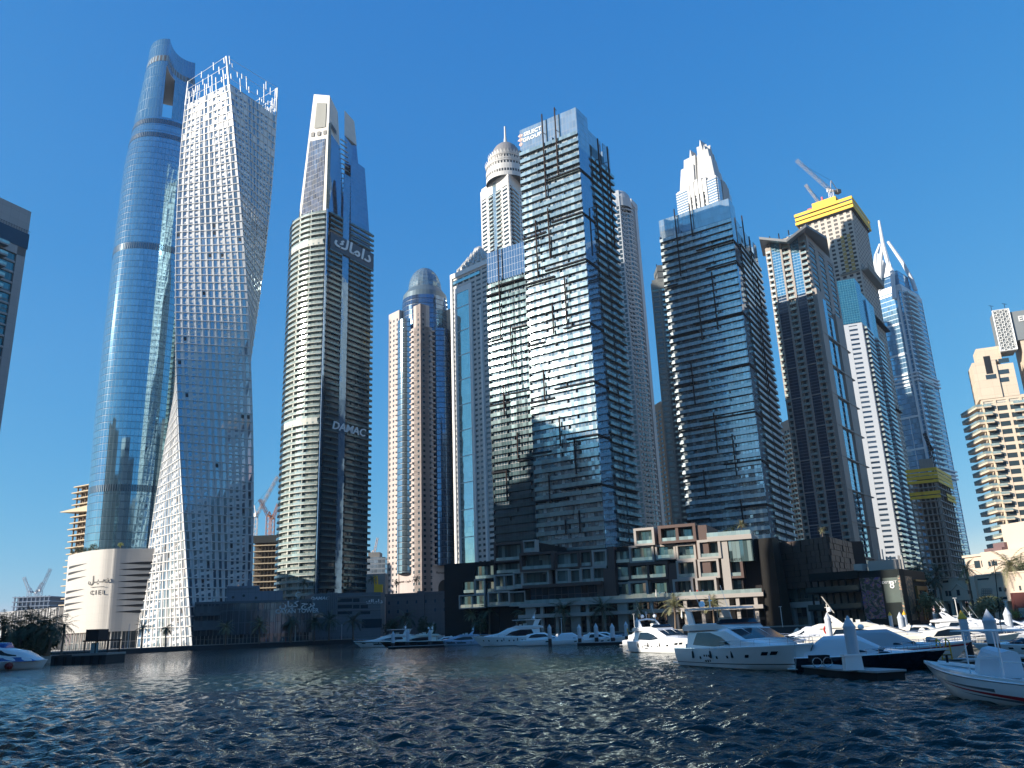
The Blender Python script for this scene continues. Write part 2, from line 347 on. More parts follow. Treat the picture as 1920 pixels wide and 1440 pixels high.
def gate(label, L, C, R, z0, z1, fins, rfins, sign=False, bandz=(), dark=False, topz=12, rb=9.5, bal=None):
    poly = quadpoly(L, C, R); root = thing('glass_tower', label, 'skyscraper', (C[0], C[1], 0))
    F = Fac(L, C); G = Fac(C, R); zt = z1 - topz
    m = MB(); F.quad(m, 0, F.w, z0, zt); m.build('curtain_wall', G1DARK if dark else G1GLASS, root)
    m = MB(); G.quad(m, 0, G.w, z0, zt); b = poly[2]
    for a_, b_ in ((R, b), (b, L)): Fac(a_, b_).quad(m, 0, Fac(a_, b_).w, z0, zt)
    m.face([(p[0], p[1], zt) for p in poly]); m.build('curtain_wall', G1DARK, root)
    # crown screens
    m = MB(); F.box(m, 0, F.w, zt, z1 + .0, -.3, .1)
    G.box(m, 0, rb, zt - 6, z1, -.3, .1); G.box(m, G.w - 6, G.w, zt - 3, z1 - 5, -.3, .1); G.box(m, rb, G.w - 6, zt, z1 - 4, -1.2, -.9)
    bk = Fac(R, b); bk.box(m, 0, bk.w, zt, z1 - 5, -.3, 0); bl = Fac(b, L); bl.box(m, 0, bl.w, zt, z1 - 3, -.3, 0)
    m.build('crown_screen', G1BLUE if dark else G1TOP, root)
    bay = MB(); G.box(bay, 0, rb - .3, z0, zt - 6.01, 0, .12); G.box(bay, G.w - 7.5, G.w - 4.5, z0 + 30, zt - 50, 0, .14); bay.build('glass_bay', G1BLUE, root)
    M = Many('balcony', [GSLAB, GBALD if dark else (bal or GBAL)], root, 120); fh = 3.3; k = 0; z = z0 + fh
    joints = [F.w * .30, F.w * .60]; r = random.Random(int(z1 * 7))
    while z < zt + .6:
        cuts = [0]; k += 1
        j = F.w * r.choice([.31, .31, .58, .45, .0]); 
        if j: cuts.append(j)
        if r.random() < .4 and j < F.w * .5: cuts.append(F.w * .72)
        cuts.append(F.w + (.35))
        m = M.new()
        for a, b2 in zip(cuts[:-1], cuts[1:]):
            dep = 1.0 + r.choice([0, 0, .25, -.15])
            F.box(m, a + .06, b2 - .06, z - .26, z, 0, dep); m.cur = 1
            F.box(m, a + .06, b2 - .06, z - .26, z + 1.25, dep + .01, dep + .05); m.cur = 0
            F.box(m, a + .02, a + .1, z, z + 2.9, 0, dep - .2)
        z += fh
    z = z0 + fh
    while z < zt - 4:
        m = M.new(); a, b2 = rb + r.choice([0, 0, .8]), G.w - (4.4 if z < zt - 50 and z > z0 + 30 else 0) + .9 * (1)
        F2 = G
        mid = rb + (G.w - rb) * .42
        F2.box(m, a, mid - .5, z - .22, z, 0, .8); F2.box(m, mid + .4, G.w + 1.0, z - .22, z, 0, 1.0); m.cur = 1
        F2.box(m, a, mid - .5, z - .05, z + 1.2, .81, .85); F2.box(m, mid + .4, G.w + 1.0, z - .05, z + 1.2, 1.01, 1.05); m.cur = 0
        z += fh
    M.done()
    for (zb, u0, u1, u2) in bandz:   # deep dark ledges that wrap the corner
        m = MB(); F.box(m, u0 * F.w, F.w + .5, zb - .6, zb, 0, 1.6); G.box(m, 0, u2 * G.w, zb - .75, zb - .01, 0, .55); m.build('ledge_band', DARKM, root)
        if u1: m = MB(); F.box(m, 0, u1 * F.w, zb - fh * 1 - .7, zb - fh, 0, 1.55); m.build('ledge_band', DARKM, root)
    for FF, lst in ((F, fins), (G, rfins)):
        for (xa, ya, xb, yb) in lst:
            u, za = hit(FF, xa, ya); u2, zb = hit(FF, xb, yb); u = (u + u2) / 2; m = MB()
            if not dark and FF is F or True: FF.box(m, u - .2, u + .2, zb, za, 1.45, 1.95)
            zz = zb + 1
            while zz < za: FF.box(m, u - .08, u + .08, zz, zz + .2, .0, 1.45); zz += 9.9
            m.build('fin', BROWNM, root)
    if sign:
        m = MB(); u0, zc = hit(F, 1003, 251); h = 2.45; u0 -= .5
        text_on(F, 'SELECT', h, u0 - .5, zc + 1.5, .15, m, bold=.02, sx=1.1); text_on(F, 'GROUP', h, u0 - .9, zc - 1.1, .15, m, bold=.02, sx=1.12); m.build('sign_lettering', LETTERW, root)
        m = MB(); uc = u0 - 6.6; zc -= .3
        for s, hh in ((-1, 3.4), (1, 3.4)):
            for (x0, x1, y0, y1) in ((.1, 1.3, 3.0, 1.2), (.1, 1.5, 1.0, -.8), (.1, .9, -1.0, -3.2)):
                m.face([F.pt(uc + s * x0, zc + y1, .2), F.pt(uc + s * x1, zc + (y0 + y1) / 2, .2), F.pt(uc + s * x0, zc + y0, .2)][::(1 if s > 0 else -1)])
        m.build('sign_logo', plain('logo_rose', (.62, .36, .30), .5), root)
    return root, F, G
gate('tallest dark balconied glass tower with the SELECT GROUP sign on its crown', (7.4, 305), (30.4, 290), (46, 314), 26, 207,
     [(1019, 218, 1029, 375), (1042, 206, 1052, 330), (1008, 416, 1013, 523), (1030, 394, 1037, 487), (1062, 522, 1067, 610), (1040, 572, 1042, 628),
      (1022, 695, 1027, 755), (1052, 782, 1056, 838), (1081, 826, 1085, 890), (1033, 892, 1036, 944), (1064, 975, 1066, 1003), (1090, 958, 1092, 1000)],
     [(1113, 262, 1120, 345), (1130, 276, 1148, 470), (1110, 388, 1118, 478)], True,
     [(178.5, .45, .0, .7), (159, .5, .4, .35), (139, .35, .5, 1.), (113, .6, .3, 1), (90, .4, .4, 1), (70, .55, .3, .6), (52, .4, .5, 1)])
gate('dark balconied glass tower with a blue right flank, under the white stepped peak', (71.9, 349), (100, 330), (122.8, 370), 28, 184.7,
     [(1266, 395, 1280, 520), (1293, 385, 1303, 445), (1336, 512, 1349, 620), (1311, 558, 1320, 640), (1298, 682, 1307, 762), (1340, 775, 1349, 850), (1375, 815, 1384, 893), (1322, 882, 1326, 930), (1392, 938, 1396, 985)],
     [(1382, 404, 1393, 470), (1398, 446, 1404, 500), (1414, 520, 1421, 590), (1418, 600, 1436, 740)], False,
     [(164, .5, .0, 1), (154, .6, .2, .8), (130, .35, .4, 1), (107, .6, .3, 1), (86, .3, .5, .6), (66, .55, .2, 1), (48, .5, .3, .6)], bal=GBALS)
gate('darkest balconied glass tower, half hidden on the left of the SELECT GROUP tower', (-9.2, 341), (12.5, 327), (24, 345), 28, 167.5,
     [(937, 465, 941, 562), (940, 570, 944, 640), (961, 612, 964, 690), (948, 722, 950, 780), (974, 812, 975, 860), (954, 884, 955, 940)], [], False,
     [(150, .2, .3, 1), (128, .5, .3, 1), (99, .3, .4, 1), (70, .5, .3, 1)], dark=True, topz=15)  # dark set: dark reflections put into the colour of glass, balustrades and crown

# ---------------------------------------------------------------- generic flat-faced tower
def tower(label, L, C, R, z0, z1, fh, wall, name='residential_tower', fronts=((8, .8, 1.1), (8, .8, 1.1)), glassm=None, bal=(), strips=(), zr=None, cap=60, roof=2.5, winpart=True, backs=True, topband=4.):
    """fronts: (bays, pier width, spandrel height) for the left and the right face; bal: (face, u0, u1 as fractions, depth); strips: (face, u0, u1, material)"""
    root = thing(name, label, 'skyscraper' if z1 > 60 else 'building', (C[0], C[1], 0)); poly = quadpoly(L, C, R); F = Fac(L, C); G = Fac(C, R); zr = zr or z1
    gm = glassm or G1DARK
    core = MB(); core.prism(poly, z0, z1 - .5); core.build('core_glazing', gm, root)
    m = MB(); WIN = Many('window', DGLASS, root, cap)
    for FF, (nb, pw, sh) in ((F, fronts[0]), (G, fronts[1])):
        piers(FF, m, 0, FF.w, z0, z1, nb, pw); bands(FF, m, 0, FF.w, z0, z1, fh, sh); FF.box(m, 0, FF.w, z1 - topband, z1, 0, .36)
        if winpart: windows(FF, WIN, 0, FF.w, z0, z1 - topband, fh, nb, FF.w / nb - pw, fh - sh, sh, .05)
    if backs:
        B = poly[2]
        for a, b in ((R, B), (B, L)): FF = Fac(a, b); FF.box(m, 0, FF.w, z0, z1, 0, .3); 
    m.prism([(p[0], p[1]) for p in poly], z1, z1 + .3); m.prism([((p[0] - poly[0][0]) * .97 + poly[0][0] , (p[1] - poly[0][1]) * .97 + poly[0][1] + .4) for p in poly], z1 + .3, z1 + roof)
    m.build('wall', wall, root); WIN.done()
    if bal:
        BM = Many('balcony', [bal[0][4] if len(bal[0]) > 4 else wall, BALG], root, cap)
        for q in bal:
            FF = (F, G)[q[0]]; balconies(FF, BM, q[1] * FF.w, q[2] * FF.w, z0 + fh, z1 - topband, fh, q[3] + .35, .35, 1.0, cover=False, inner=.3)
        BM.done()
    for (fi, a, b, mat, *zz) in strips:
        FF = (F, G)[fi]; s = MB(); za, zb = (zz + [z0, z1])[:2] if zz else (z0, z1); FF.box(s, a * FF.w, b * FF.w, za, zb, .3, .55); s.build('glass_strip', mat, root)
    return root, F, G
# ---------------------------------------------------------------- oval blue glass tower with podium
CIELG = glass('blue_tower_glass', (.30, .52, .64), metal=.86, rough=.05, pw=1.9, fh=3.9, mw=.09, mh=.10, frame=(.03, .08, .12), span=.14, spancol=(.16, .30, .40), dark=.15, tilt=.005, wob=.012, ws=.06)
CIELT = glass('blue_crown_glass', (.22, .42, .54), metal=.8, rough=.05, pw=1.9, fh=7.8, mw=.14, mh=.14, frame=(.04, .12, .18), dark=.1, tilt=.004, wob=.006)
LOUVER = glass('louver_band', (.10, .20, .27), metal=.85, rough=.12, pw=1.2, fh=50, mw=.35, mh=.0, frame=(.03, .06, .09), dark=.2)
def oval_tower():
    Y = 446; root = thing('oval_tower', 'very tall oval blue glass tower with an opening below its curved crown', 'skyscraper', (-211, Y, 0))
    prof = [(162, 1020), (179, 800), (196, 640), (217, 457), (233, 332), (254, 240), (275, 144), (283, 94)]
    cx = -.473 * Y; ctr = Vector((cx, Y)); vx = Vector((1, .47)).normalized(); vy = Vector((-vx.y, vx.x))
    zs = []; hw = []
    for p in prof:
        q = W(*p, Y); zs.append(q.z); e = Vector((q.x, Y)) - ctr
        hw.append(abs(q.x - (q.y * cx / Y)) * cos(atan2(.47, 1)) * 1.02)
    zs[0] = 40; ztop = W(317, 80, Y - 16).z
    def half(z): return float(np.interp(z, zs, hw))
    def oval(z, n=72, ang=None):
        a = half(z); b = 22 * (.75 + .25 * a / hw[0]); out = []
        for t in (ang if ang is not None else [2 * pi * i / n for i in range(n)]):
            cs, sn = cos(t), sin(t); x = a * math.copysign(abs(cs) ** .85, cs); y = b * math.copysign(abs(sn) ** .85, sn)
            p = ctr + vx * x + vy * y; out.append((p.x, p.y))
        return out
    zb = W(313, 238, Y - 10).z; zt = W(313, 142, Y - 10).z
    def skin(m, zlist, fn, capz=True):
        rings = [fn(z) for z in zlist]; n = len(rings[0])
        for i in range(len(rings) - 1):
            u = 0
            for j in range(n):
                k = (j + 1) % n; du = hypot(rings[0][k][0] - rings[0][j][0], rings[0][k][1] - rings[0][j][1])
                m.face([(*rings[i][j], zlist[i]), (*rings[i][k], zlist[i]), (*rings[i + 1][k], zlist[i + 1]), (*rings[i + 1][j], zlist[i + 1])], [(u, zlist[i]), (u + du, zlist[i]), (u + du, zlist[i + 1]), (u, zlist[i + 1])]); u += du
        if capz: m.face([(*p, zlist[-1]) for p in rings[-1]]); m.face([(*p, zlist[0]) for p in reversed(rings[0])])
    lv = [W(210, 490 + 5, Y).z, W(245, 292, Y).z, zb - 3.2]
    lower = MB(); skin(lower, [34 + (zb - 34) * i / 44 for i in range(45)], oval); lower.build('curtain_wall', CIELG, root, smooth=False)
    for zz, h in ((lv[0], 3.6), (lv[1], 3.2), (lv[2], 3.2), (W(170, 930, Y).z, 3.6)):
        m = MB(); skin(m, [zz - h / 2, zz + h / 2], lambda z: [((x - ctr.x) * 1.006 + ctr.x, (y - ctr.y) * 1.006 + ctr.y) for x, y in oval(z)], False); m.build('louver_band', LOUVER, root)
    # crescent plan above the opening
    t1, t2 = radians(-97), radians(-4)
    def crescent(z):
        out = oval(z, ang=[t1 - (2 * pi - (t2 - t1)) * i / 46 for i in range(47)])   # the long way round the back
        P1, P2 = Vector(out[0]), Vector(out[-1]); mid = (P1 + P2) / 2; nrm = (ctr - mid).normalized(); dpt = 5.5
        inner = []
        for i in range(1, 14):
            s = i / 14; p = P2.lerp(P1, s) + nrm * dpt * 4 * s * (1 - s); inner.append((p.x, p.y))
        return (out + inner)[::-1]
    up = MB(); zl = [zt + (ztop - zt) * i / 8 for i in range(9)]; skin(up, zl, crescent); up.build('crown', CIELT, root)
    m = MB(); zz = W(313, 122, Y - 12).z; skin(m, [zz - 3, zz + 1], lambda z: [((x - ctr.x) * 1.005 + ctr.x, (y - ctr.y) * 1.005 + ctr.y) for x, y in crescent(z)], False); m.build('observation_band', glass('band_windows', (.25, .22, .2), metal=.4, rough=.15, pw=2.4, fh=60, mw=.9, mh=0, frame=(.10, .2, .28)), root)
    def clip(poly, c, sgn):   # keep sgn*(local x - c) < 0
        out = []
        f = lambda p: sgn * ((Vector(p) - ctr).dot(vx) - c)
        for i in range(len(poly)):
            a, b = poly[i], poly[(i + 1) % len(poly)]; fa, fb = f(a), f(b)
            if fa < 0: out.append(a)
            if fa * fb < 0: t = fa / (fa - fb); out.append((a[0] + (b[0] - a[0]) * t, a[1] + (b[1] - a[1]) * t))
        return out
    x1 = (Vector(crescent(zt)[-1]) - ctr).dot(vx)
    for k, (c, sg) in enumerate(((x1 - .3, 1), (x1 + 5.2, -1))):
        m = MB(); n = 6
        for i in range(n):
            za, zc = zb + (zt - zb) * i / n, zb + (zt - zb) * (i + 1) / n
            pl = clip(crescent((za + zc) / 2), c, sg); m.prism(pl, za, zc, cap=False)
        m.build('tower_wing', CIELT, root)
    m = MB(); m.prism(clip(crescent(zt), x1 + 5.2, 1), zt - .6, zt - .05); m.build('soffit', plain('grey_soffit', (.33, .33, .34), .5), root)
    # white podium, rounded, with leaf shaped louver slots
    base = thing('tower_podium', 'white rounded podium with black leaf slots and the name CIEL', 'podium', (-205, 395, 0))
    pod = []; A = WX(109, 1040, 412); Bx = -150
    cpts = [(W(100, 1150, 432).x, 446), (W(104, 1150, 418).x, 425), (W(120, 1150, 405).x, 404), (W(160, 1150, 395).x, 389), (W(186, 1150, 391).x, 383.5), (W(215, 1150, 391).x, 381.5), (W(250, 1150, 394).x, 383), (-146, 396), (-144, 418), (-172, 478), (-232, 486), (-246, 462)]
    poly = []
    nP = len(cpts)
    for i in range(nP):      # smooth the outline
        p0, p1, p2, p3 = [Vector(cpts[(i + j) % nP]) for j in (-1, 0, 1, 2)]
        for s in np.linspace(0, 1, 6, endpoint=False):
            s = float(s); q = .5 * ((2 * p1) + (p2 - p0) * s + (2 * p0 - 5 * p1 + 4 * p2 - p3) * s * s + (3 * p1 - p0 - 3 * p2 + p3) * s ** 3); poly.append((q.x, q.y))
    zt_ = W(200, 1031, 385).z; PW = panel('white_panels', (.52, .49, .45), 4., 3.4, .05, (.42, .40, .37), rough=.35, var=.03, vary=.03)
    flare = lambda z: 1.0 - .035 * (1 - z / zt_)
    m = MB(); zl = [9 + (zt_ - 9) * i / 6 for i in range(7)]
    c0 = Vector((-190, 430))
    skin(m, zl, lambda z: [((p[0] - c0.x) * flare(z) + c0.x, (p[1] - c0.y) * flare(z) + c0.y) for p in poly]); m.build('podium_shell', PW, base)
    m = MB(); m.prism([((p[0] - c0.x) * .93 + c0.x, (p[1] - c0.y) * .93 + c0.y) for p in poly], 1.5, 9.0); m.build('glazed_base', glass('base_glazing', (.18, .22, .24), metal=.5, pw=2, fh=4.5, mw=.25, mh=.2, frame=(.35, .33, .3), dark=.6), base)
    m = MB()
    for i in range(0, len(poly), 2):
        x, y = poly[i]; m.tube([((x - c0.x) * .95 + c0.x, (y - c0.y) * .95 + c0.y, 1.5), ((x - c0.x) * .95 + c0.x, (y - c0.y) * .95 + c0.y, 9.1)], .35, 6)
    m.build('columns', PW, base)
    # slots
    def along(z):
        f = flare(z) ; return [Vector(((p[0] - c0.x) * f + c0.x, (p[1] - c0.y) * f + c0.y)) for p in poly]
    def onpod(px, z):        # point of the shell seen at photograph column px (front side only)
        pl = along(z); best = None
        for i in range(len(pl)):
            a, b = pl[i], pl[(i + 1) % len(pl)]
            if a.y > 450: continue
            k = WX(px, 1110, 1.)
            fa, fb = a.x - k * a.y, b.x - k * b.y
            if fa * fb <= 0 and fa != fb:
                t = fa / (fa - fb); q = a.lerp(b, t)
                if best is None or q.y < best.y: best = q
        return best
    SLOT = plain('slot_shadow', (.012, .012, .014), .6)
    def slot(xa, xb, z, h, tip):
        n = 10; up_, dn = [], []
        for i in range(n + 1):
            s = i / n; px = xa + (xb - xa) * s; q = onpod(px, z)
            if q is None: continue
            nr = (q - c0).normalized(); q = q + nr * .12
            tap = min(1, (1 - s if tip > 0 else s) * 1.6) * min(1, (s if tip > 0 else 1 - s) * 9 + .15); zz = z + (.06 * h * n * (s - .5) if tip > 0 else 0)
            up_.append((q.x, q.y, zz + h * tap / 2)); dn.append((q.x, q.y, zz - h * tap / 2))
        m = MB()
        for i in range(len(up_) - 1): m.face([dn[i], dn[i + 1], up_[i + 1], up_[i]])
        if m.f: m.build('louver_slot', SLOT, base)
    for i in range(8):
        y = 1063 + i * 11.6; z = W(140, y, 400).z
        if i != 3: slot(110, 159, z, 1.15, 1)
    for i in range(9): slot(218, 290, W(250, 1056 + i * 11.3, 384).z, 1.3, -1)
    m = MB(); q = onpod(184, 16); q2 = onpod(197, 16) - onpod(171, 16) + q; t = (q2 - q).normalized(); nr = Vector((t.y, -t.x))
    zc = W(184, 1101, q.y).z
    fr = lambda x, y, d: (q.x + t.x * x + nr.x * (d + .45), q.y + t.y * x + nr.y * (d + .45), zc + y)
    textmb('C I E L', 2.7, m, lambda x, y, d: fr(x, y - 2.4, d), bold=.02, sx=1.15); textmb('\uFEDE\u0640\uFEF4\u0640\uFEB3', 4.2, m, lambda x, y, d: fr(x, y + 3.4, d), bold=.02, sx=1.2)
    for a in (-4.2,): pts = [fr(-4.2, -.0, .2), fr(4.2, -.0, .2), fr(4.2, .25, .2), fr(-4.2, .25, .2)]; m.face(pts)
    m.build('sign_lettering', plain('dark_lettering', (.03, .03, .03), .5), base)
    return root, poly, zt_
_, PODPOLY, PODZ = oval_tower()

# ---------------------------------------------------------------- white twisted tower
CAYW = panel('white_metal_panels', (.72, .705, .68), 60, 4.1, .05, (.50, .49, .48), rough=.38, var=.05, vary=.12)
CAYG = glass('twist_window_glass', (.42, .52, .62), metal=.7, rough=.05, pw=50, fh=50, mw=0, mh=0, dark=.5, tilt=.05)
def twisted():
    c = Vector((-.382 * 392, 392)); S = 33.9; H = 294.0; zc = 283.
    root = thing('twisted_tower', 'white tower twisting a quarter turn, with an open lattice crown', 'skyscraper', (c.x, c.y, 0))
    view = atan2(-c.y, -c.x)
    # base: corner towards the viewer; the top is turned a quarter turn further
    def corners(z):
        th = view - radians(2) - radians(93) * (z / 284.) + pi / 2 ; r = S / sqrt(2); return [c + Vector((cos(th + i * pi / 2), sin(th + i * pi / 2))) * r for i in range(4)]
    FH = 4.1; n = 69; z0 = 1.6
    body = MB()
    for k in range(n):
        za, zb = z0 + k * FH, z0 + (k + 1) * FH; A, B = corners(za), corners(zb)
        for i in range(4):
            j = (i + 1) % 4
            for q in range(2):
                a0, a1, b0, b1 = A[i].lerp(A[j], q / 2), A[i].lerp(A[j], (q + 1) / 2), B[i].lerp(B[j], q / 2), B[i].lerp(B[j], (q + 1) / 2)
                body.face([(*a0, za), (*a1, za), (*b1, zb), (*b0, zb)], [(q * S / 2, k * FH), ((q + 1) * S / 2, k * FH), ((q + 1) * S / 2, (k + 1) * FH), (q * S / 2, (k + 1) * FH)])
    ztop = z0 + n * FH; body.face([(*p, ztop) for p in corners(ztop)])
    def facefn(i):
        def fn(u, z, d):
            A = corners(z); a, b = A[i], A[(i + 1) % 4]; t = (b - a).normalized(); p = a + t * u + Vector((t.y, -t.x)) * d; return (p.x, p.y, z)
        return fn
    WIN = Many('window', [CAYG, INTER], root, 100); r = random.Random(3); nb = 11; bw = S / nb
    for i in range(4):
        F = Fac((0, 0), (S, 0), facefn(i))
        vis = True
        for k in range(n):
            za = z0 + k * FH
            F.box(body, 0, S, za - .16, za + .16, 0, .42)
            for b in range(nb):
                off = ((k // 2 + b) % 2) * .35
                u0 = b * bw; F.box(body, u0 + .0, u0 + .32, za + .16, za + FH - .16, 0, .34)
                if k >= n - 6 and r.random() < .3: continue
                m = WIN.new(); F.quad(m, u0 + .6 + off * .9, u0 + 1.95 + off * 1.1, za + .3, za + FH - .3, .06)
                if r.random() < .05 and k < 52: m = WIN.new(); m.cur = 1; F.quad(m, u0 + .65 + off * .9, u0 + 1.9 + off * 1.1, za + 1.5, za + FH - .7, .09)
    body.build('wall', CAYW, root); WIN.done()
    # open crown of thin vertical fins
    zt = ztop + 17
    fins = Many('crown_fin', WHITE, root, 100)
    ring = MB()
    for i in range(4):
        F = Fac((0, 0), (S, 0), facefn(i))
        for j in range(23):
            u = .4 + j * (S - .8) / 22; zz = ztop
            while zz < zt - 3:
                h = r.uniform(2.5, 5.5)
                if r.random() < (.55 if zz < ztop + 6 else .27): m = fins.new(); F.box(m, u - .22, u + .22, zz, zz + h, 0, .3)
                zz += h + .3
        for zz in (ztop + 4.2, ztop + 11, zt - .2): F.box(ring, 0, S, zz, zz + .12, .05, .2)
        F.box(ring, -.3, .3, ztop, zt, -.3, .35)
    ring.build('crown_ring', WHITE, root); fins.done()
    m = MB(); cs = [p.lerp(c, .35) for p in corners(ztop)]; m.prism([(p.x, p.y) for p in cs], ztop, ztop + 6); m.build('plant_room', GREYC, root)
    # glazed podium with the name
    pd = thing('tower_podium', 'dark glazed podium with CAYAN TOWER on its right end', 'podium', (-120, 380, 0))
    a = W(366, 1190, 372); b = W(585, 1180, 385); F = Fac((a.x + .5, 368), (b.x, 384)); PG = glass('podium_glass', (.10, .14, .17), metal=.45, rough=.08, pw=2.6, fh=5.2, mw=.28, mh=.2, frame=(.11, .13, .15), dark=.4)
    z1 = W(500, 1130, 378).z; m = MB(); F.box(m, 0, F.w, 5.5, z1, -22, 0); m.build('curtain_wall', PG, pd)
    m = MB(); F.box(m, 1, F.w - 1, 1.5, 5.5, -20, -1.5); m.build('shopfront', glass('shop_glass', (.06, .08, .09), metal=.3, pw=1.6, fh=4, mw=.3, mh=.1, frame=(.25, .24, .22), dark=.7), pd)
    m = MB(); F.box(m, 0, F.w, z1, z1 + 1.0, -22, .5)
    for i in range(30): F.box(m, i * F.w / 30, i * F.w / 30 + .12, 5.5, z1, 0, .5)
    m.build('fins', plain('podium_fin', (.09, .11, .13), .4), pd)
    m = MB(); F.box(m, 0, F.w * .22, z1 - 5, z1 - 1, .0, 3.5); F.box(m, 0, F.w * .22, z1 - 11, z1 - 7, 0, 4.5); m.build('terrace', glass('terrace_glass', (.16, .20, .22), metal=.4, pw=1.5, fh=3, mw=.1, mh=.1), pd)
    m = MB(); u, z = hit(F, 557, 1146); text_on(F, 'CAYAN TOWER', 2.6, u, z, .62, m, bold=.015); text_on(F, '\uFEE5\uFE8E\uFEF4\uFEDB \uFE9D\uFEAE\uFE91', 3.6, u, z + 3.0, .62, m, bold=.02, sx=1.3)
    textmb('C', 3.6, m, lambda x, y, e: F.pt(u + x, z + 7 + y, .62 + e), bold=.01); m.build('sign_lettering', LETTERW, pd)
    rb = thing('annex_block', 'grey clad block with a stepped roof above the CAYAN TOWER podium', 'building', (-105, 395, 0))
    BL = panel('grey_blue_cladding', (.20, .22, .25), 3, 6, .1, rough=.5)
    m = MB(); aa = W(412, 1130, 384); bb = W(532, 1130, 396); F2 = Fac((aa.x, 384), (bb.x, 394)); zA = W(460, 1098, 386).z
    F2.box(m, 0, F2.w * .62, 10, zA, -18, 0); F2.box(m, F2.w * .62, F2.w, 10, zA - 2.5, -18, 0); F2.box(m, F2.w * .02, F2.w * .5, zA, zA + 6, -17, -6); F2.box(m, -.2, F2.w * .55, zA - 1.2, zA - .6, 0, .4)
    m.build('wall', BL, rb)
    m = MB()
    for (x, y) in ((434, 1087), (459, 1087), (457, 1117), (437, 1120), (480, 1121)):
        u, z = hit(F2, x, y); m2 = [F2.pt(u + .6 * cos(t), z + .6 * sin(t), .15 if z < zA else -5.9) for t in np.linspace(0, 2 * pi, 10, endpoint=False)]; m.face(m2)
    m.build('porthole', INTER, rb)
twisted()

# ---------------------------------------------------------------- tower with the DAMAC sign
DW = plain('cream_slab', (.47, .475, .425), .6, var=.06); DSL = plain('olive_slab', (.17, .18, .15), .7); DDB = glass('dark_side_balustrade', (.12, .22, .24), metal=.6, rough=.1, pw=1.4, fh=50, mw=.05, mh=.0, dark=.4)
DWH = panel('white_frame', (.55, .52, .47), 6, 3.3, .05, rough=.55, var=.04)
DARCG = glass('pale_green_glazing', (.38, .46, .42), metal=.5, rough=.08, pw=1.3, fh=3.4, mw=.1, mh=.0, frame=(.4, .4, .36), dark=.5, blinds=.45, blindcol=(.5, .5, .45), tilt=.04)
DDARK = glass('dark_navy_glass', (.035, .065, .085), metal=.35, rough=.05, pw=1.4, fh=3.4, mw=.08, mh=.08, frame=(.02, .03, .04), dark=.4, tilt=.02, wob=.03)
DBLUE = glass('blue_strip_glass', (.22, .36, .50), metal=.85, rough=.03, pw=1.4, fh=3.4, mw=.06, mh=.06, frame=(.05, .1, .15), dark=.15, tilt=.006, wob=.02)
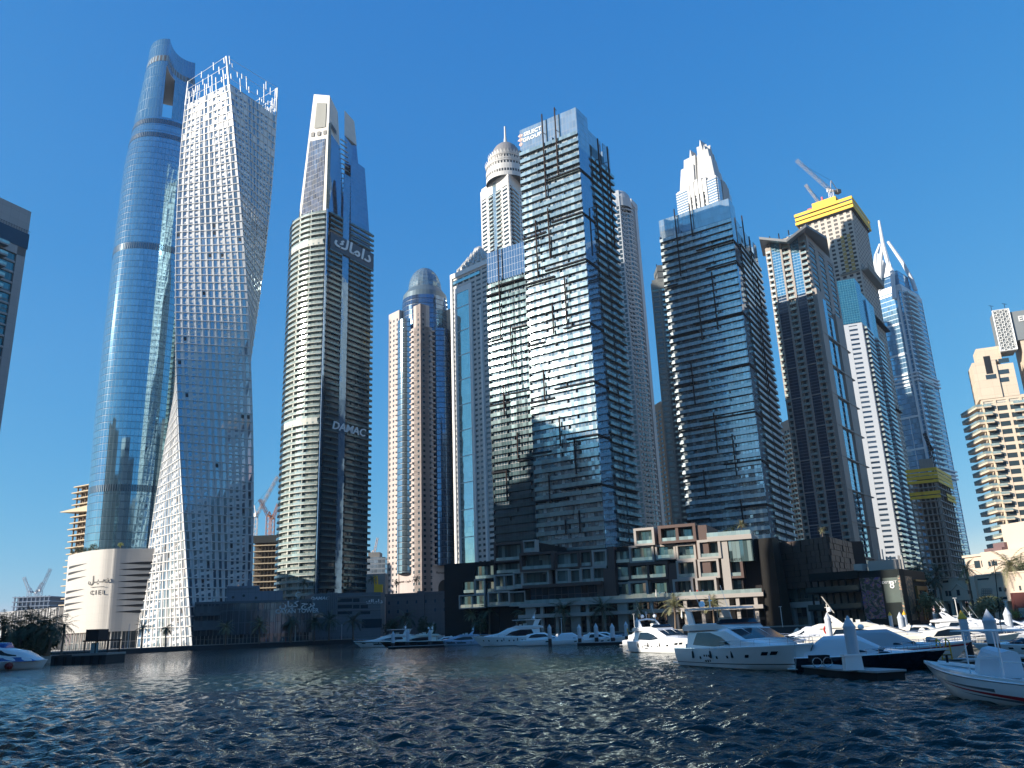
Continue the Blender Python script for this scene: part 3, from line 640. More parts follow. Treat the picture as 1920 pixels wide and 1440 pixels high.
def damac():
    Y = 440; root = thing('curved_tower', 'tall tower with curved cream balconies and DAMAC lettering on its dark side', 'skyscraper', (-104, Y, 0))
    K = Vector((WX(590, 1080, Y), Y)); Lp = Vector((WX(521, 1080, 465), 465)); K2 = Vector((WX(597, 1080, Y), Y - .5)); Rp = Vector((WX(688, 1080, 472), 472)); B = Vector((-105, 500))
    z0 = 14; zA = W(580, 395, Y).z; zR = W(695, 480, Y + 30).z; fh = 3.4
    # arc through Lp and K bulging to the front left
    ch = K - Lp; mid = (K + Lp) / 2; nrm = Vector((ch.y, -ch.x)).normalized(); sag = 6.5; R = (ch.length ** 2 / 4 + sag ** 2) / (2 * sag); cc = mid - nrm * (R - sag)
    a0 = atan2(Lp.y - cc.y, Lp.x - cc.x); a1 = atan2(K.y - cc.y, K.x - cc.x)
    if a0 < 0: a0 += 2 * pi
    if a1 < 0: a1 += 2 * pi
    F = ArcFac(cc, R, a0, a1); G = Fac(K2, Rp)
    body = MB(); n = 12; arc = [F.pt(F.w * i / n, 0, -.0)[:2] for i in range(n + 1)]
    m = MB(); F.quad(m, 0, F.w, z0, zA); m.build('curved_glazing', DARCG, root)
    m = MB(); G.quad(m, 0, G.w, z0, zR); m.face([(*K, z0), (*K2, z0), (*K2, zA + 60), (*K, zA + 60)])
    for a, b in ((Rp, B), (B, Lp)): Fac(a, b).quad(m, 0, (Vector(b) - Vector(a)).length, z0, zR)
    m.face([(*p, zA) for p in arc] + [(*Rp, zA), (*B, zA)]); m.build('curtain_wall', DDARK, root)
    BM = Many('balcony', [DW, BALG], root, 75, 'balconies'); BR = Many('side_balcony', [DSL, DDB], root, 75, 'side_balconies'); z = z0 + fh; zb1 = (W(585, 462, Y).z, W(580, 800, Y).z)
    while z < zA + .5:
        m = BM.new(); sp = any(abs(z - q) < 1.75 for q in zb1)
        F.box(m, -.5, F.w, z - .36, z, -.2, 1.6); m.cur = 1; F.box(m, .3, F.w - .2, z + .02, z + 1.15, 1.5, 1.56); m.cur = 0
        for s in (.3, .56, .78):
            F.box(m, F.w * s, F.w * s + (.9 if s < .7 else .35), z + .02, z + fh - .37, -.1, 1.3)
        if sp: F.box(m, 0, F.w * .98, z, z + fh, 0, 1.57)
        m = BR.new(); us = G.w * .30, G.w * .47
        G.box(m, .6, us[0], z - .28, z, -.1, 1.2); G.box(m, us[1], G.w * .68, z - .28, z, -.1, 1.2); G.box(m, G.w * .70, G.w + 1.2, z - .28, z, -.1, 1.3)
        m.cur = 1; G.box(m, .6, us[0], z + .04, z + 1.0, 1.2, 1.25); G.box(m, us[1], G.w + 1.2, z + .04, z + 1.0, 1.2, 1.25); m.cur = 0
        z += fh
    BM.done(); BR.done()
    m = MB(); G.box(m, G.w * .31, G.w * .455, z0 + 2, zA + 30, 0, .5); G.box(m, -1.6, -.2, z0, zA, -.4, .1); m.build('glass_strip', DBLUE, root)
    # upper body: white framed wing, stepped blue wings
    KT = W(613, 378, Y); TL = W(587, 173, Y + 4); TR = W(618, 183, Y - 0.0); BLp = W(560, 398, Y + 14)
    top = TR.z + 1.5
    a1_, b1_ = (BLp.x, BLp.y), (KT.x, KT.y); r1 = W(646, 400, Y + 17); bk = W(600, 400, Y + 34)
    t1, t2, t3, t4 = (TL.x, TL.y + 2), (TR.x, TR.y), (W(633, 196, Y + 12).x, Y + 13), (TL.x + 6, Y + 20)
    zt1 = TL.z; zt2 = top; wingA = MB()
    bq = [(*a1_, zA), (*b1_, zA), (r1.x, r1.y, zA), (bk.x, bk.y, zA)]; tq = [(*t1, zt1), (*t2, zt2), (*t3, zt2 - 3), (*t4, zt1 - 3)]
    wingA.hexa(bq + tq); wingA.build('white_wing', DWH, root)
    def lerp3(a, b, s): return Vector(a).lerp(Vector(b), s)
    def patch(i, j, s0, s1, v0, v1, d, mat, name, nn=1):
        m = MB(); A0, A1 = lerp3(bq[i], bq[j], 0), None
        def pt(s, v): return lerp3(lerp3(bq[i], bq[j], s), lerp3(tq[i], tq[j], s), v)
        nr = (pt(1, 0) - pt(0, 0)).cross(pt(0, 1) - pt(0, 0)).normalized()
        for k in range(nn):
            va, vb = v0 + (v1 - v0) * k / nn, v0 + (v1 - v0) * (k + 1) / nn
            m.face([pt(s0, va) + nr * d, pt(s1, va) + nr * d, pt(s1, vb) + nr * d, pt(s0, vb) + nr * d])
        m.build(name, mat, root)
    patch(0, 1, .10, .86, .0, .62, .25, glass('pale_grey_glass', (.42, .47, .56), metal=.7, pw=1.4, fh=3.4, mw=.09, mh=.12, dark=.5, tilt=.03, wob=.03), 'front_glazing')
    patch(0, 1, .26, .84, .72, .93, .25, panel('grey_louver', (.30, .30, .27), 1, 1.2, .25, rough=.7), 'louver_screen')
    for s in (.12, .43, .74): patch(0, 1, s, s + .17, .655, .69, .25, INTER, 'opening')
    patch(1, 2, .05, 1., .0, .68, .25, DBLUE, 'side_glazing'); patch(1, 2, .25, .7, .74, .78, .25, INTER, 'opening')
    # rear right wing and shoulder
    z1 = W(690, 485, Y + 25).z; hB = W(655, 216, Y + 25).z
    m = MB(); q = [W(648, 395, Y + 18), W(688, 470, Y + 30)]
    P = [(q[0].x, q[0].y), (Rp.x - 1.0, Rp.y), (Rp.x - 14, Rp.y + 22), (q[0].x - 6, q[0].y + 26)]
    tA, tB = W(646, 216, Y + 20), W(664, 226, Y + 32)
    Tq = [(tA.x, tA.y, hB), (tB.x, tB.y, hB), (tB.x - 8, tB.y + 14, hB), (tA.x - 2, tA.y + 16, hB)]
    zsm = W(655, 262, Y + 25).z; zmid = W(672, 310, Y + 28).z
    m.hexa([(*p, zA - 30) for p in P] + Tq); m.build('rear_wing', DBLUE, root)
    m = MB(); f = (zsm - zA + 30) / (hB - zA + 30)
    lo = [Vector((*p, zA - 30)).lerp(Vector(t), f) for p, t in zip(P, Tq)]; ce = sum(lo, Vector()) / 4
    ex = lambda v, k=1.03: (v.x + (v.x - ce.x) * (k - 1), v.y + (v.y - ce.y) * (k - 1), v.z)
    m.hexa([ex(v) for v in lo] + [ex(Vector(t)) for t in Tq]); m.build('wing_cap', DWH, root)
    m = MB(); m.hexa([(*G.pt(G.w * .5, 0, .2)[:2], zA - 20), (*G.pt(G.w, 0, .2)[:2], zA - 20), (Rp.x - 12, Rp.y + 20, zA - 20), (-100, 480, zA - 20)] + [(*G.pt(G.w * .55, 0, -3)[:2], zmid), (W(684, 322, 472).x, 472, zmid), (Rp.x - 12, Rp.y + 20, zmid), (-100, 480, zmid)]); m.build('shoulder', DBLUE, root)
    mm = Many('balcony', [DW, BALG], root, 40, 'upper_balconies'); z = zA + fh
    while z < zsm - 4:
        f2 = (z - zA) / (zsm - zA); m = mm.new(); a = Vector((r1.x, r1.y)).lerp(Vector(t3), f2 * .8); u = Vector((.53, .85)); nn = Vector((.85, -.53)); wdt = 9 * (1 - .4 * f2)
        p = [a + nn * .2, a + nn * .9 + u * 0, a + nn * .9 + u * wdt, a + u * wdt]
        m.hexa([(*p[1], z - .4), (*p[2], z - .4), (*p[3], z - .4), (*p[0], z - .4), (*p[1], z), (*p[2], z), (*p[3], z), (*p[0], z)]); z += fh
    mm.done()
    m = MB(); u, z = hit(G, 659, 470); u2, zz2 = hit(G, 651, 806)
    for (tx, uu, zz, h, sx) in (('\uFED9\uFE8E\uFEE3\uFE8D\uFEA9', u, z, 10., 1.35), ('DAMAC', u2, zz2, 6.4, 1.2)):
        text_on(G, tx, h, uu, zz, 1.5, m, slant=.25, bold=.022, sx=sx, depth=.4)
    m.build('sign_lettering', LETTERW, root)
    m = MB(); G.box(m, G.w * .02, G.w + .8, z - 6, z + 4.5, 0, 1.42); m.build('sign_band', plain('navy_band', (.02, .045, .075), .4), root)
    # podium
    pd = thing('tower_podium', 'grey banded podium block with small DAMAC signs, beside the marina quay', 'podium', (-90, 420, 0))
    a = W(587, 1150, 402); b = W(716, 1150, 418); F = Fac((a.x, 402), (b.x, 414)); zt = W(640, 1112, 408).z; GP = panel('grey_stone_panels', (.15, .16, .17), 2.4, 1.2, .05, rough=.6)
    m = MB(); F.box(m, 0, F.w, 1.5, zt, -30, 0); m.build('wall', GP, pd)
    for k, (xa, xb, ya, yb) in enumerate(((633, 660, 1122, 1129), (662, 674, 1122, 1129), (633, 660, 1134, 1141), (662, 674, 1134, 1141), (676, 690, 1134, 1141), (633, 660, 1146, 1152), (676, 694, 1146, 1152), (588, 606, 1150, 1158), (678, 716, 1160, 1178))):
        u, z = hit(F, xa, yb); u1, z1_ = hit(F, xb, ya); m = MB(); F.quad(m, u, u1, z, z1_, .06); m.build('window', DGLASS, pd)
    m = MB()
    for k in range(6): u, z = hit(F, 613 + k * 3.4, 1150); F.box(m, u, u + .45, 6, zt + .3, 0, .8)
    for zz in (zt - 1.8, zt - 5.0, zt - 8.2): F.box(m, F.w * .36, F.w, zz, zz + .4, 0, .35)
    m.build('ribs', plain('grey_rib', (.2, .21, .22), .5), pd)
    m = MB(); u, z = hit(F, 600, 1122); text_on(F, 'DAMAC', 2.0, u, z, .1, m, slant=.25, bold=.03, sx=1.2); u, z = hit(F, 702, 1128); text_on(F, '\uFED9\uFE8E\uFEE3\uFE8D\uFEA9', 2.6, u, z, .1, m, bold=.03, sx=1.3); m.build('sign_lettering', LETTERW, pd)
damac()
# ---------------------------------------------------------------- domed pink stone tower
PINK = panel('pink_stone', (.46, .39, .36), 1.8, 3.7, .04, rough=.7, var=.06)
MARG = glass('navy_bow_glass', (.16, .26, .40), metal=.8, rough=.04, pw=2.0, fh=3.7, mw=.05, mh=.3, frame=(.03, .06, .10), span=.22, spancol=(.05, .10, .18), dark=.3, tilt=.008, wob=.02)
def domed():
    Y = 535; cx = -.114 * Y; c = Vector((cx, Y + 20)); root = thing('domed_tower', 'pink stone tower with a round navy glass top and dome', 'skyscraper', (cx, Y, 0)); fh = 3.7
    top = W(790, 545, Y + 5).z; R = 16.8; z0 = 14
    m = MB(); m.lathe((c.x, c.y, 0), [(R, z0), (R, top - 10), (R * .97, top - 3)], 40); m.build('round_glazing', MARG, root)
    m = MB(); m.lathe((c.x, c.y, 0), [(R * .97, top - 3), (R * .93, top + 1), (R * .72, top + 6)], 40); m.build('drum', plain('blue_grey_metal', (.12, .17, .20), .4, .3), root)
    m = MB(); dz = W(795, 494, Y + 15).z - (top + 7); n = 8
    m.lathe((c.x, c.y, 0), [(R * .72 * cos(i / n * pi / 2), top + 6 + dz * .95 * sin(i / n * pi / 2)) for i in range(n + 1)], 20); m.build('dome', glass('dome_glass', (.22, .36, .44), metal=.6, rough=.15, pw=2.9, fh=1.3, mw=.25, mh=.3, frame=(.14, .18, .20), dark=.4), root)
    # square with corner piers
    k = 36.5 / sqrt(2); view = atan2(-c.y, -c.x); off = radians(-7)
    cor = [c + Vector((cos(view + off + a), sin(view + off + a))) * k * 1.02 for a in (-pi / 2, 0, pi / 2)]   # left, front, right as seen
    Lc, Fc, Rc = cor; Bc = Lc + Rc - Fc
    wall = MB(); WIN = Many('window', DGLASS, root, 100)
    hF = W(795, 560, Y).z; hS = W(740, 580, Y + 10).z; hM = W(795, 615, Y).z
    def pier(F, u0, u1, z1, d0=-6, nw=2):
        F.box(wall, u0, u1, z0, z1, d0, 0)
        windows(F, WIN, u0 + .3, u1 - .3, z0 + 2, z1 - 3, fh, nw, 1.5, 1.7, 1.0, .04)
        z = z0
        while z < z1: F.box(wall, u0, u1, z - .12, z + .12, 0, .12); z += fh * 6
    A = Fac(Lc, Fc); Bf = Fac(Fc, Rc); S = Fac(Bc, Lc); T = Fac(Rc, Bc); w_ = A.w
    pier(A, 0, w_ * .34, hS, -8, 3); pier(A, w_ * .70, w_, hM, -8); pier(A, w_ * .87, w_, hF - 6, -7.9, 1)
    pier(Bf, 0, w_ * .28, hM, -8.003); pier(Bf, 0, w_ * .13, hF - 6, -7.8, 1); pier(Bf, w_ * .72, w_, hS, -8)
    pier(S, w_ * .0, w_ * 1., hS - 4, -2, 9)
    A.box(wall, w_ * .25, w_ * .75, z0, z0 + 26, -3, -.4); Bf.box(wall, w_ * .25, w_ * .75, z0, z0 + 30, -3, -.4); wall.build('wall', PINK, root); WIN.done()
    BM = Many('balcony', [PINK, BALG], root, 90, 'balconies'); z = z0 + 30
    while z < hM:
        for FF, ua, ub in ((A, w_ * .62, w_ * .77), (Bf, w_ * .23, w_ * .36), (Bf, w_ * .66, w_ * .77), (A, w_ * .23, w_ * .31)):
            m = BM.new(); FF.box(m, ua, ub, z - .25, z + .75, -3, .9)
        z += fh
    BM.done()
    strip = MB(); Bf.box(strip, w_ * .47, w_ * .54, z0 + 80, hM - 6, 0, .5); strip.build('glass_strip', DBLUE, root)
    # bow between the left piers: reflective
    mid = A.pt(w_ * .5, 0, 0); bow = MB(); q = A.n; aa = atan2(q.y, q.x); rr = w_ * .19; bc = Vector(A.pt(w_ * .52, 0, 0)[:2]) - q * rr * .5
    bow.lathe((bc.x, bc.y, 0), [(rr * 1.12, z0 + 26), (rr * 1.12, top - 22)], 14, aa - 1.1, aa + 1.1); mid2 = Bf.pt(w_ * .5, 0, 0); q2 = Bf.n; a2 = atan2(q2.y, q2.x); b2 = Vector(mid2[:2]) - q2 * rr * .45
    bow.build('glass_bow', glass('bright_bow_glass', (.42, .55, .62), metal=.85, rough=.06, pw=1.6, fh=3.7, mw=.05, mh=.3, frame=(.06, .1, .13), span=.2, spancol=(.08, .13, .18), dark=.2), root)
    bow = MB(); bow.lathe((b2.x, b2.y, 0), [(rr * 1.12, z0 + 30), (rr * 1.12, top - 30)], 14, a2 - 1.1, a2 + 1.1); bow.build('glass_bow', MARG, root)
    # arch and lettering at the foot of the right side
    m = MB(); u, zc = w_ * .5, z0 + 16; n = 12; r_ = 5.2
    m.face([Bf.pt(u + r_, z0 + 2, .1 - .4)] + [Bf.pt(u + r_ * cos(i / n * pi), zc + r_ * sin(i / n * pi), -.3) for i in range(n + 1)] + [Bf.pt(u - r_, z0 + 2, -.3)]); m.build('arch_opening', INTER, root)
    m = MB(); text_on(Bf, 'Marriott  \uFE95\uFEEE\uFEF3\uFEAD\uFE8E\uFEE3', 2.0, u, z0 + 25.5, -.3, m); text_on(A, 'Marriott  \uFE95\uFEEE\uFEF3\uFEAD\uFE8E\uFEE3', 2.0, w_ * .5, z0 + 21, -.3, m); m.build('sign_lettering', plain('bronze_letters', (.08, .06, .05), .4), root)
    pd = thing('tower_podium', 'low dark stone podium with arched windows under the pink domed tower', 'podium', (-60, 440, 0)); a = W(717, 1150, 430); b = W(872, 1150, 430); F = Fac((a.x, 440), (b.x + 4, 425)); zt = W(790, 1112, 434).z
    PD = panel('dark_pink_stone', (.17, .13, .125), 2.4, 2.4, .06, rough=.7)
    m = MB(); F.box(m, 0, F.w, 1.5, zt, -60, 0); F.box(m, -.3, F.w + .3, zt - 1, zt + .4, -60.2, .4); F.box(m, F.w * .38, F.w * .46, 1.5, zt + 1, 0, .6); m.build('wall', PD, pd)
    for i in range(9):
        for r in range(2):
            if 3 <= i <= 4 and r: continue
            m = MB(); u = 2 + i * (F.w - 4) / 8.5; z = zt - 4 - r * 4.4; m.face([F.pt(u - .5, z - 1, .06), F.pt(u + .5, z - 1, .06), F.pt(u + .5, z + .3, .06), F.pt(u, z + .8, .06), F.pt(u - .5, z + .3, .06)]); m.build('window', DGLASS, pd)
domed()

# ---------------------------------------------------------------- tower with crown of spikes and dome, behind
PRW = plain('pale_stone', (.56, .54, .51), .6, var=.05)
PRG = glass('pale_blue_glass', (.42, .56, .62), metal=.7, pw=1.3, fh=3.7, mw=.08, mh=.1, frame=(.3, .34, .35), dark=.3)
def princess():
    Y = 612; root, F, G = tower('pale stone tower with a ringed crown, dome and mast', (WX(901, 350, Y + 12), Y + 12), (WX(953, 330, Y - 16), Y - 16), (WX(990, 350, Y + 18), Y + 18), 60, W(953, 322, Y - 16).z - 2, 3.7, PRW, 'crowned_tower', ((4, 3.0, 1.7), (4, 2.4, 1.7)), bal=((0, .30, .44, 1.2), (0, .58, .74, 1.2), (1, .08, .42, 1.6)), strips=((0, .45, .57, PRG),), topband=9)
    zb = W(953, 322, Y - 16).z - 2; c = (WX(949, 300, Y), Y + 2)
    z1 = W(945, 280, Y).z; zt = W(948, 272, Y).z
    H = z1 - zb; R1 = 17.5; m = MB(); m.lathe((c[0], c[1], zb), [(R1, 0), (R1, H * .30), (R1 * .96, H * .31), (R1 * .96, H * .42), (R1 * .99, H * .43), (R1 * .99, H * .50), (R1 * .80, H * .52), (R1 * .80, H * .66), (R1 * .84, H * .67), (R1 * .84, H * .72), (R1 * .72, H * .74)], 48); m.build('crown_drum', PRW, root)
    m = MB(); R2 = R1 * .72; m.lathe((c[0], c[1], zb + H * .74), [(R2 * cos(i / 6 * pi / 2), H * .46 * sin(i / 6 * pi / 2)) for i in range(7)], 32); m.build('dome', plain('grey_dome', (.22, .21, .21), .5), root)
    for (zr, rr, hh, n, nm) in ((H * .46, R1 * 1.0, H * .10, 40, 'spike_ring'), (H * .69, R1 * .85, H * .10, 34, 'spike_ring')):
        m = MB()
        for i in range(n):
            a = 2 * pi * i / n; t = Vector((-sin(a), cos(a))); q = Vector(c) + Vector((cos(a), sin(a))) * rr; o = Vector((cos(a), sin(a)))
            p0, p1 = q - t * 1.4, q + t * 1.4; tip = q + o * 1.0
            m.face([(*p0, zb + zr), (*p1, zb + zr), (*tip, zb + zr + hh)]); m.face([(*p1, zb + zr), (*p0, zb + zr), (*(q - o * .5), zb + zr + hh * .8)])
        m.build(nm, PRW, root)
    m = MB()
    for (z, rr, n) in ((H * .12, R1 + .05, 48), (H * .36, R1 * .96 + .05, 40), (H * .58, R1 * .8 + .05, 40)):
        for i in range(n):
            a = 2 * pi * (i + .5) / n; t = Vector((-sin(a), cos(a))); q = Vector(c) + Vector((cos(a), sin(a))) * rr
            m.face([(*(q - t * .7), zb + z), (*(q + t * .7), zb + z), (*(q + t * .7), zb + z + H * .07), (*(q - t * .7), zb + z + H * .07)])
    m.build('drum_windows', INTER, root)
    tip = W(950, 241, Y + 5).z; m = MB(); z = zb + H * 1.15; m.tube([(c[0], c[1], z), (c[0], c[1], z + (tip - z) * .2), (c[0], c[1], z + (tip - z) * .45), (c[0], c[1], tip)], [2.6, 1.5, .9, .7], 8); m.build('mast', PRW, root)
princess()
# ---------------------------------------------------------------- white framed tower with an ornate top, left of the darkest glass tower
TEALG = glass('pale_teal_glass', (.45, .68, .70), metal=.8, rough=.05, pw=2.0, fh=3.5, mw=.05, mh=.06, frame=(.2, .32, .34), dark=.12, tilt=.01, wob=.02)
def elite():
    Y = 520; zt = W(880, 500, Y).z; L = (WX(848, 560, Y + 16), Y + 16); C = (WX(916, 560, Y - 8), Y - 8); R = (C[0] + 16, C[1] + 30)
    root, F, G = tower('white framed tower with a tall pale glass panel and an ornate white top', L, C, R, 20, zt, 3.5, PRW, 'framed_tower', ((6, 1.5, 1.9), (5, 1.5, 1.6)), winpart=True, roof=1)
    w_ = F.w
    m = MB(); zp = W(866, 545, Y + 6).z; F.box(m, w_ * .16, w_ * .50, 20, zp, .3, 1.0); m.build('glass_panel', TEALG, root)
    m = MB(); F.box(m, w_ * .09, w_ * .16, 20, zp + 4, 0, 1.3); F.box(m, w_ * .50, w_ * .57, 20, zp + 4, 0, 1.3); F.box(m, w_ * .16, w_ * .5, zp, zp + 4, 0, 1.3); F.box(m, -.5, w_ * .035, 20, zt, 0, 1.3); F.box(m, w_ * .78, w_ * .83, 20, zt - 30, 0, 1.3); F.box(m, -.5, w_ + .5, zt - 2.5, zt + 1, 0, 1.4)
    z = 60
    while z < zt - 14: F.box(m, w_ * .16, w_ * .5, z, z + .5, 1.0, 1.2); z += 17.5
    m.build('frame', WHITE, root)
    m = MB(); F.box(m, w_ * .06, w_ * .8, zp + 8, zt - 5, .3, .9); m.build('glass_panel', TEALG, root)
    s = MB(); S = Fac(Vector(L) + Vector((3, 26)), L); S.box(s, 0, S.w, 20, zt - 18, 0, .6); s.build('side_glazing', TEALG, root)
    for k in range(5):
        m = MB(); f = k / 5; cc = (Vector(L) + Vector(R)) / 2 + Vector((-2, 4)); pol = [cc + (Vector(p) - cc) * (.82 - .16 * k) for p in quadpoly(L, C, R)]
        z = zt + 2 + k * 4.0; m.prism([tuple(p) for p in pol], z, z + 4.0)
        for i in range(4):
            a, b = pol[i], pol[(i + 1) % 4]; n = 6
            for j in range(n):
                q = a.lerp(b, (j + .5) / n); m.tube([(*q, z), (*(cc + (q - cc) * 1.05), z + 2.5), (*(cc + (q - cc) * .9), z + 6.5)], [.7, 1.1, .1], 5)
        m.build('roof_tier', PRW, root)
elite()
# ---------------------------------------------------------------- tall pale curved tower behind the SELECT GROUP tower
def curved_behind():
    Y = 560; L = (WX(1120, 360, Y), Y); C = (WX(1160, 360, Y - 6), Y - 6); R = (WX(1190, 380, Y + 22), Y + 22); zt = W(1188, 378, Y + 15).z
    WB = plain('white_grey_metal', (.40, .42, .44), .5, var=.06)
    root, F, G = tower('tall pale tower with curved balcony ribs, behind the SELECT GROUP tower', L, C, R, 20, zt - 6, 3.6, WB, 'ribbed_tower', ((5, 1.2, .9), (5, 1.3, .8)), glassm=G1BLUE, roof=5)
    m = MB(); zc = W(1160, 350, Y).z; c = ((L[0] + C[0]) / 2 + 8, Y + 4); m.lathe((c[0], c[1], zt - 14), [(10, 0), (10, 7), (9, 11), (7, zc - zt + 9), (0, zc - zt + 10)], 28); m.build('crown_drum', WB, root)
    BM = Many('balcony', [WB], root, 90, 'balconies'); z = 30; aa = atan2(G.n.y, G.n.x)
    while z < zt - 8: 
        m = BM.new(); mid = G.pt(G.w * .38, 0, -5.5); m.lathe((mid[0], mid[1], z), [(10.4, -.5), (10.9, -.5), (10.9, .5), (10.4, .5)], 9, aa - 1.25, aa + .85); z += 3.6
    BM.done()
    m = MB(); G.box(m, G.w * .86, G.w + 1, 20, zt + 1, -.2, 1.2); G.box(m, G.w * .66, G.w + 1.5, zt - 4, zt + 1, -8, 1.5); m.build('corner_fin', WB, root)
curved_behind()
# ---------------------------------------------------------------- orange-brown tower and grey-green tower behind
GOLD = plain('tan_stone', (.34, .22, .13), .7, var=.08)
tower('narrow tan tower with round balconies in the gap between two glass towers', (WX(1222, 800, 640), 640), (WX(1243, 800, 620), 620), (WX(1262, 800, 650), 650), 20, W(1232, 764, 630).z, 3.5, GOLD, 'tan_tower', ((3, 2.2, 1.5), (3, 2.4, 1.4)), bal=((1, .1, .9, 1.4),), cap=40)
GRNG = glass('green_glazing', (.20, .30, .27), metal=.6, rough=.07, pw=1.6, fh=3.3, mw=.1, mh=.25, frame=(.12, .14, .13), dark=.3)
def green():
    Y = 470; L = (WX(1222, 545, Y), Y); C = (WX(1236, 540, Y - 6), Y - 6); R = (WX(1262, 545, Y + 22), Y + 22)
    GM = plain('grey_olive_concrete', (.15, .155, .145), .7, var=.08)
    root, F, G = tower('grey green balconied tower with a thin mast, left of the second glass tower', L, (C[0] + 14, C[1]), (R[0] + 14, R[1]), 20, W(1232, 532, Y).z, 3.3, GM, 'green_tower', ((4, 1., 1.), (4, 1., 1.)), glassm=GRNG, bal=((0, .35, 1., 1.4),), cap=60)
    m = MB(); zt = W(1232, 532, Y).z; c = Vector((C[0] + 6, C[1] + 12)); 
    for k in range(3): m.box(c.x - 5, c.x + 7, c.y - 6, c.y + 6, zt + k * 4.2, zt + k * 4.2 + 3.4); m.box(c.x - 4.6, c.x + 6.6, c.y - 5.6, c.y + 5.6, zt + k * 4.2 + 3.4, zt + k * 4.2 + 4.2)
    m.build('roof_block', GM, root); m = MB(); m.tube([(c.x - 4, c.y, zt + 10), (c.x - 4, c.y, W(1227, 488, Y).z)], .25, 5); m.build('mast', DARKM, root)
green()
# ---------------------------------------------------------------- white stepped peak behind the second glass tower
def hhhr():
    Y = 500; L = Vector((WX(1268, 360, Y + 10), Y + 10)); C = Vector((WX(1343, 335, Y - 12), Y - 12)); R = Vector((WX(1369, 365, Y + 16), Y + 16)); zb = W(1343, 330, Y - 12).z
    PK = panel('white_ribbed_cladding', (.47, .465, .45), 60, 1.3, .12, (.36, .37, .40), rough=.5, var=.04)
    root, F, G = tower('white tower with a stepped pointed crown, rising behind a dark glass tower', tuple(L), tuple(C), tuple(R), 30, zb, 3.6, PK, 'peaked_tower', ((5, 1.2, 1.0), (5, 1.2, 1.0)), roof=1)
    w_ = F.w; LB = glass('pale_band_glass', (.50, .60, .68), metal=.7, pw=60, fh=1.9, mw=0, mh=.5, frame=(.5, .5, .48), dark=.15)
    for FF in (F, G):
        m = MB()
        for a, b in ((0, .28), (.78, 1)): FF.box(m, a * FF.w, b * FF.w, 60, zb - .5, .3, .75)
        m.build('banded_glazing', LB, root)
        m = MB()
        for i in range(5): u = FF.w * (.30 + .105 * i); FF.box(m, u, u + FF.w * .055, 60, zb + 3.5 - abs(i - 2.2) * .8, 0, 1.3)
        FF.box(m, FF.w * .3, FF.w * .78, zb - 8, zb + 1.5, 0, .9); m.build('pilaster', PK, root)
    ctr = (L + R) / 2; zt = W(1311, 266, Y + 5).z; H = zt - zb
    def tier(sc0, sc1, za, zc, name='crown_tier'):
        base = [ctr + (Vector(p) - ctr) * sc0 for p in quadpoly(tuple(L), tuple(C), tuple(R))]; tp = [ctr + (Vector(p) - ctr) * sc1 for p in quadpoly(tuple(L), tuple(C), tuple(R))]
        m = MB(); m.hexa([(*p, za) for p in base] + [(*p, zc) for p in tp]); m.build(name, PK, root)
    # fins on each side: tapering blades of different height standing on the body
    fx, fy = (C - L).normalized(), (R - C).normalized()
    def blade(FF, u0, u1, t0, t1, h, d0, d1, tipshift=0):
        P = FF.pt; m = MB(); zz = zb - 1
        m.hexa([P(u0, zz, d1), P(u1, zz, d1), P(u1, zz, d0), P(u0, zz, d0), P(t0, zz + h, d1 - 3.8 * h / H), P(t1, zz + h, d1 - 3.8 * h / H), P(t1, zz + h, d0 - 2 * h / H), P(t0, zz + h, d0 - 2 * h / H)]); m.build('crown_blade', PK, root)
    for FF in (F, G):
        w = FF.w
        blade(FF, .06 * w, .45 * w, .12 * w, .44 * w, H * .52, -10, -1.0); blade(FF, .14 * w, .48 * w, .18 * w, .47 * w, H * .72, -11, -2.2)
        blade(FF, .22 * w, .50 * w, .33 * w, .34 * w, H * .90, -12, -3.2); blade(FF, .52 * w, .94 * w, .53 * w, .86 * w, H * .46, -10, -1.6)
        blade(FF, .52 * w, .86 * w, .53 * w, .76 * w, H * .70, -11, -2.0); blade(FF, .51 * w, .82 * w, .60 * w, .61 * w, H * 1.0, -12, -2.6); blade(FF, .60 * w, .84 * w, .70 * w, .71 * w, H * .84, -12, -2.3)
    tier(.6, .3, zb, zb + H * .62)
hhhr()
# ---------------------------------------------------------------- sliver of cream flats
tower('sliver of a cream balconied block between two dark towers', (WX(1468, 830, 560), 560), (WX(1484, 830, 550), 550), (WX(1500, 830, 570), 570), 15, W(1478, 796, 555).z, 3.4, plain('cream_render', (.55, .46, .36), .7), 'cream_block', ((3, 1.4, 1.4), (3, 1.4, 1.4)), bal=((0, .2, 1., 1.3),), cap=30)
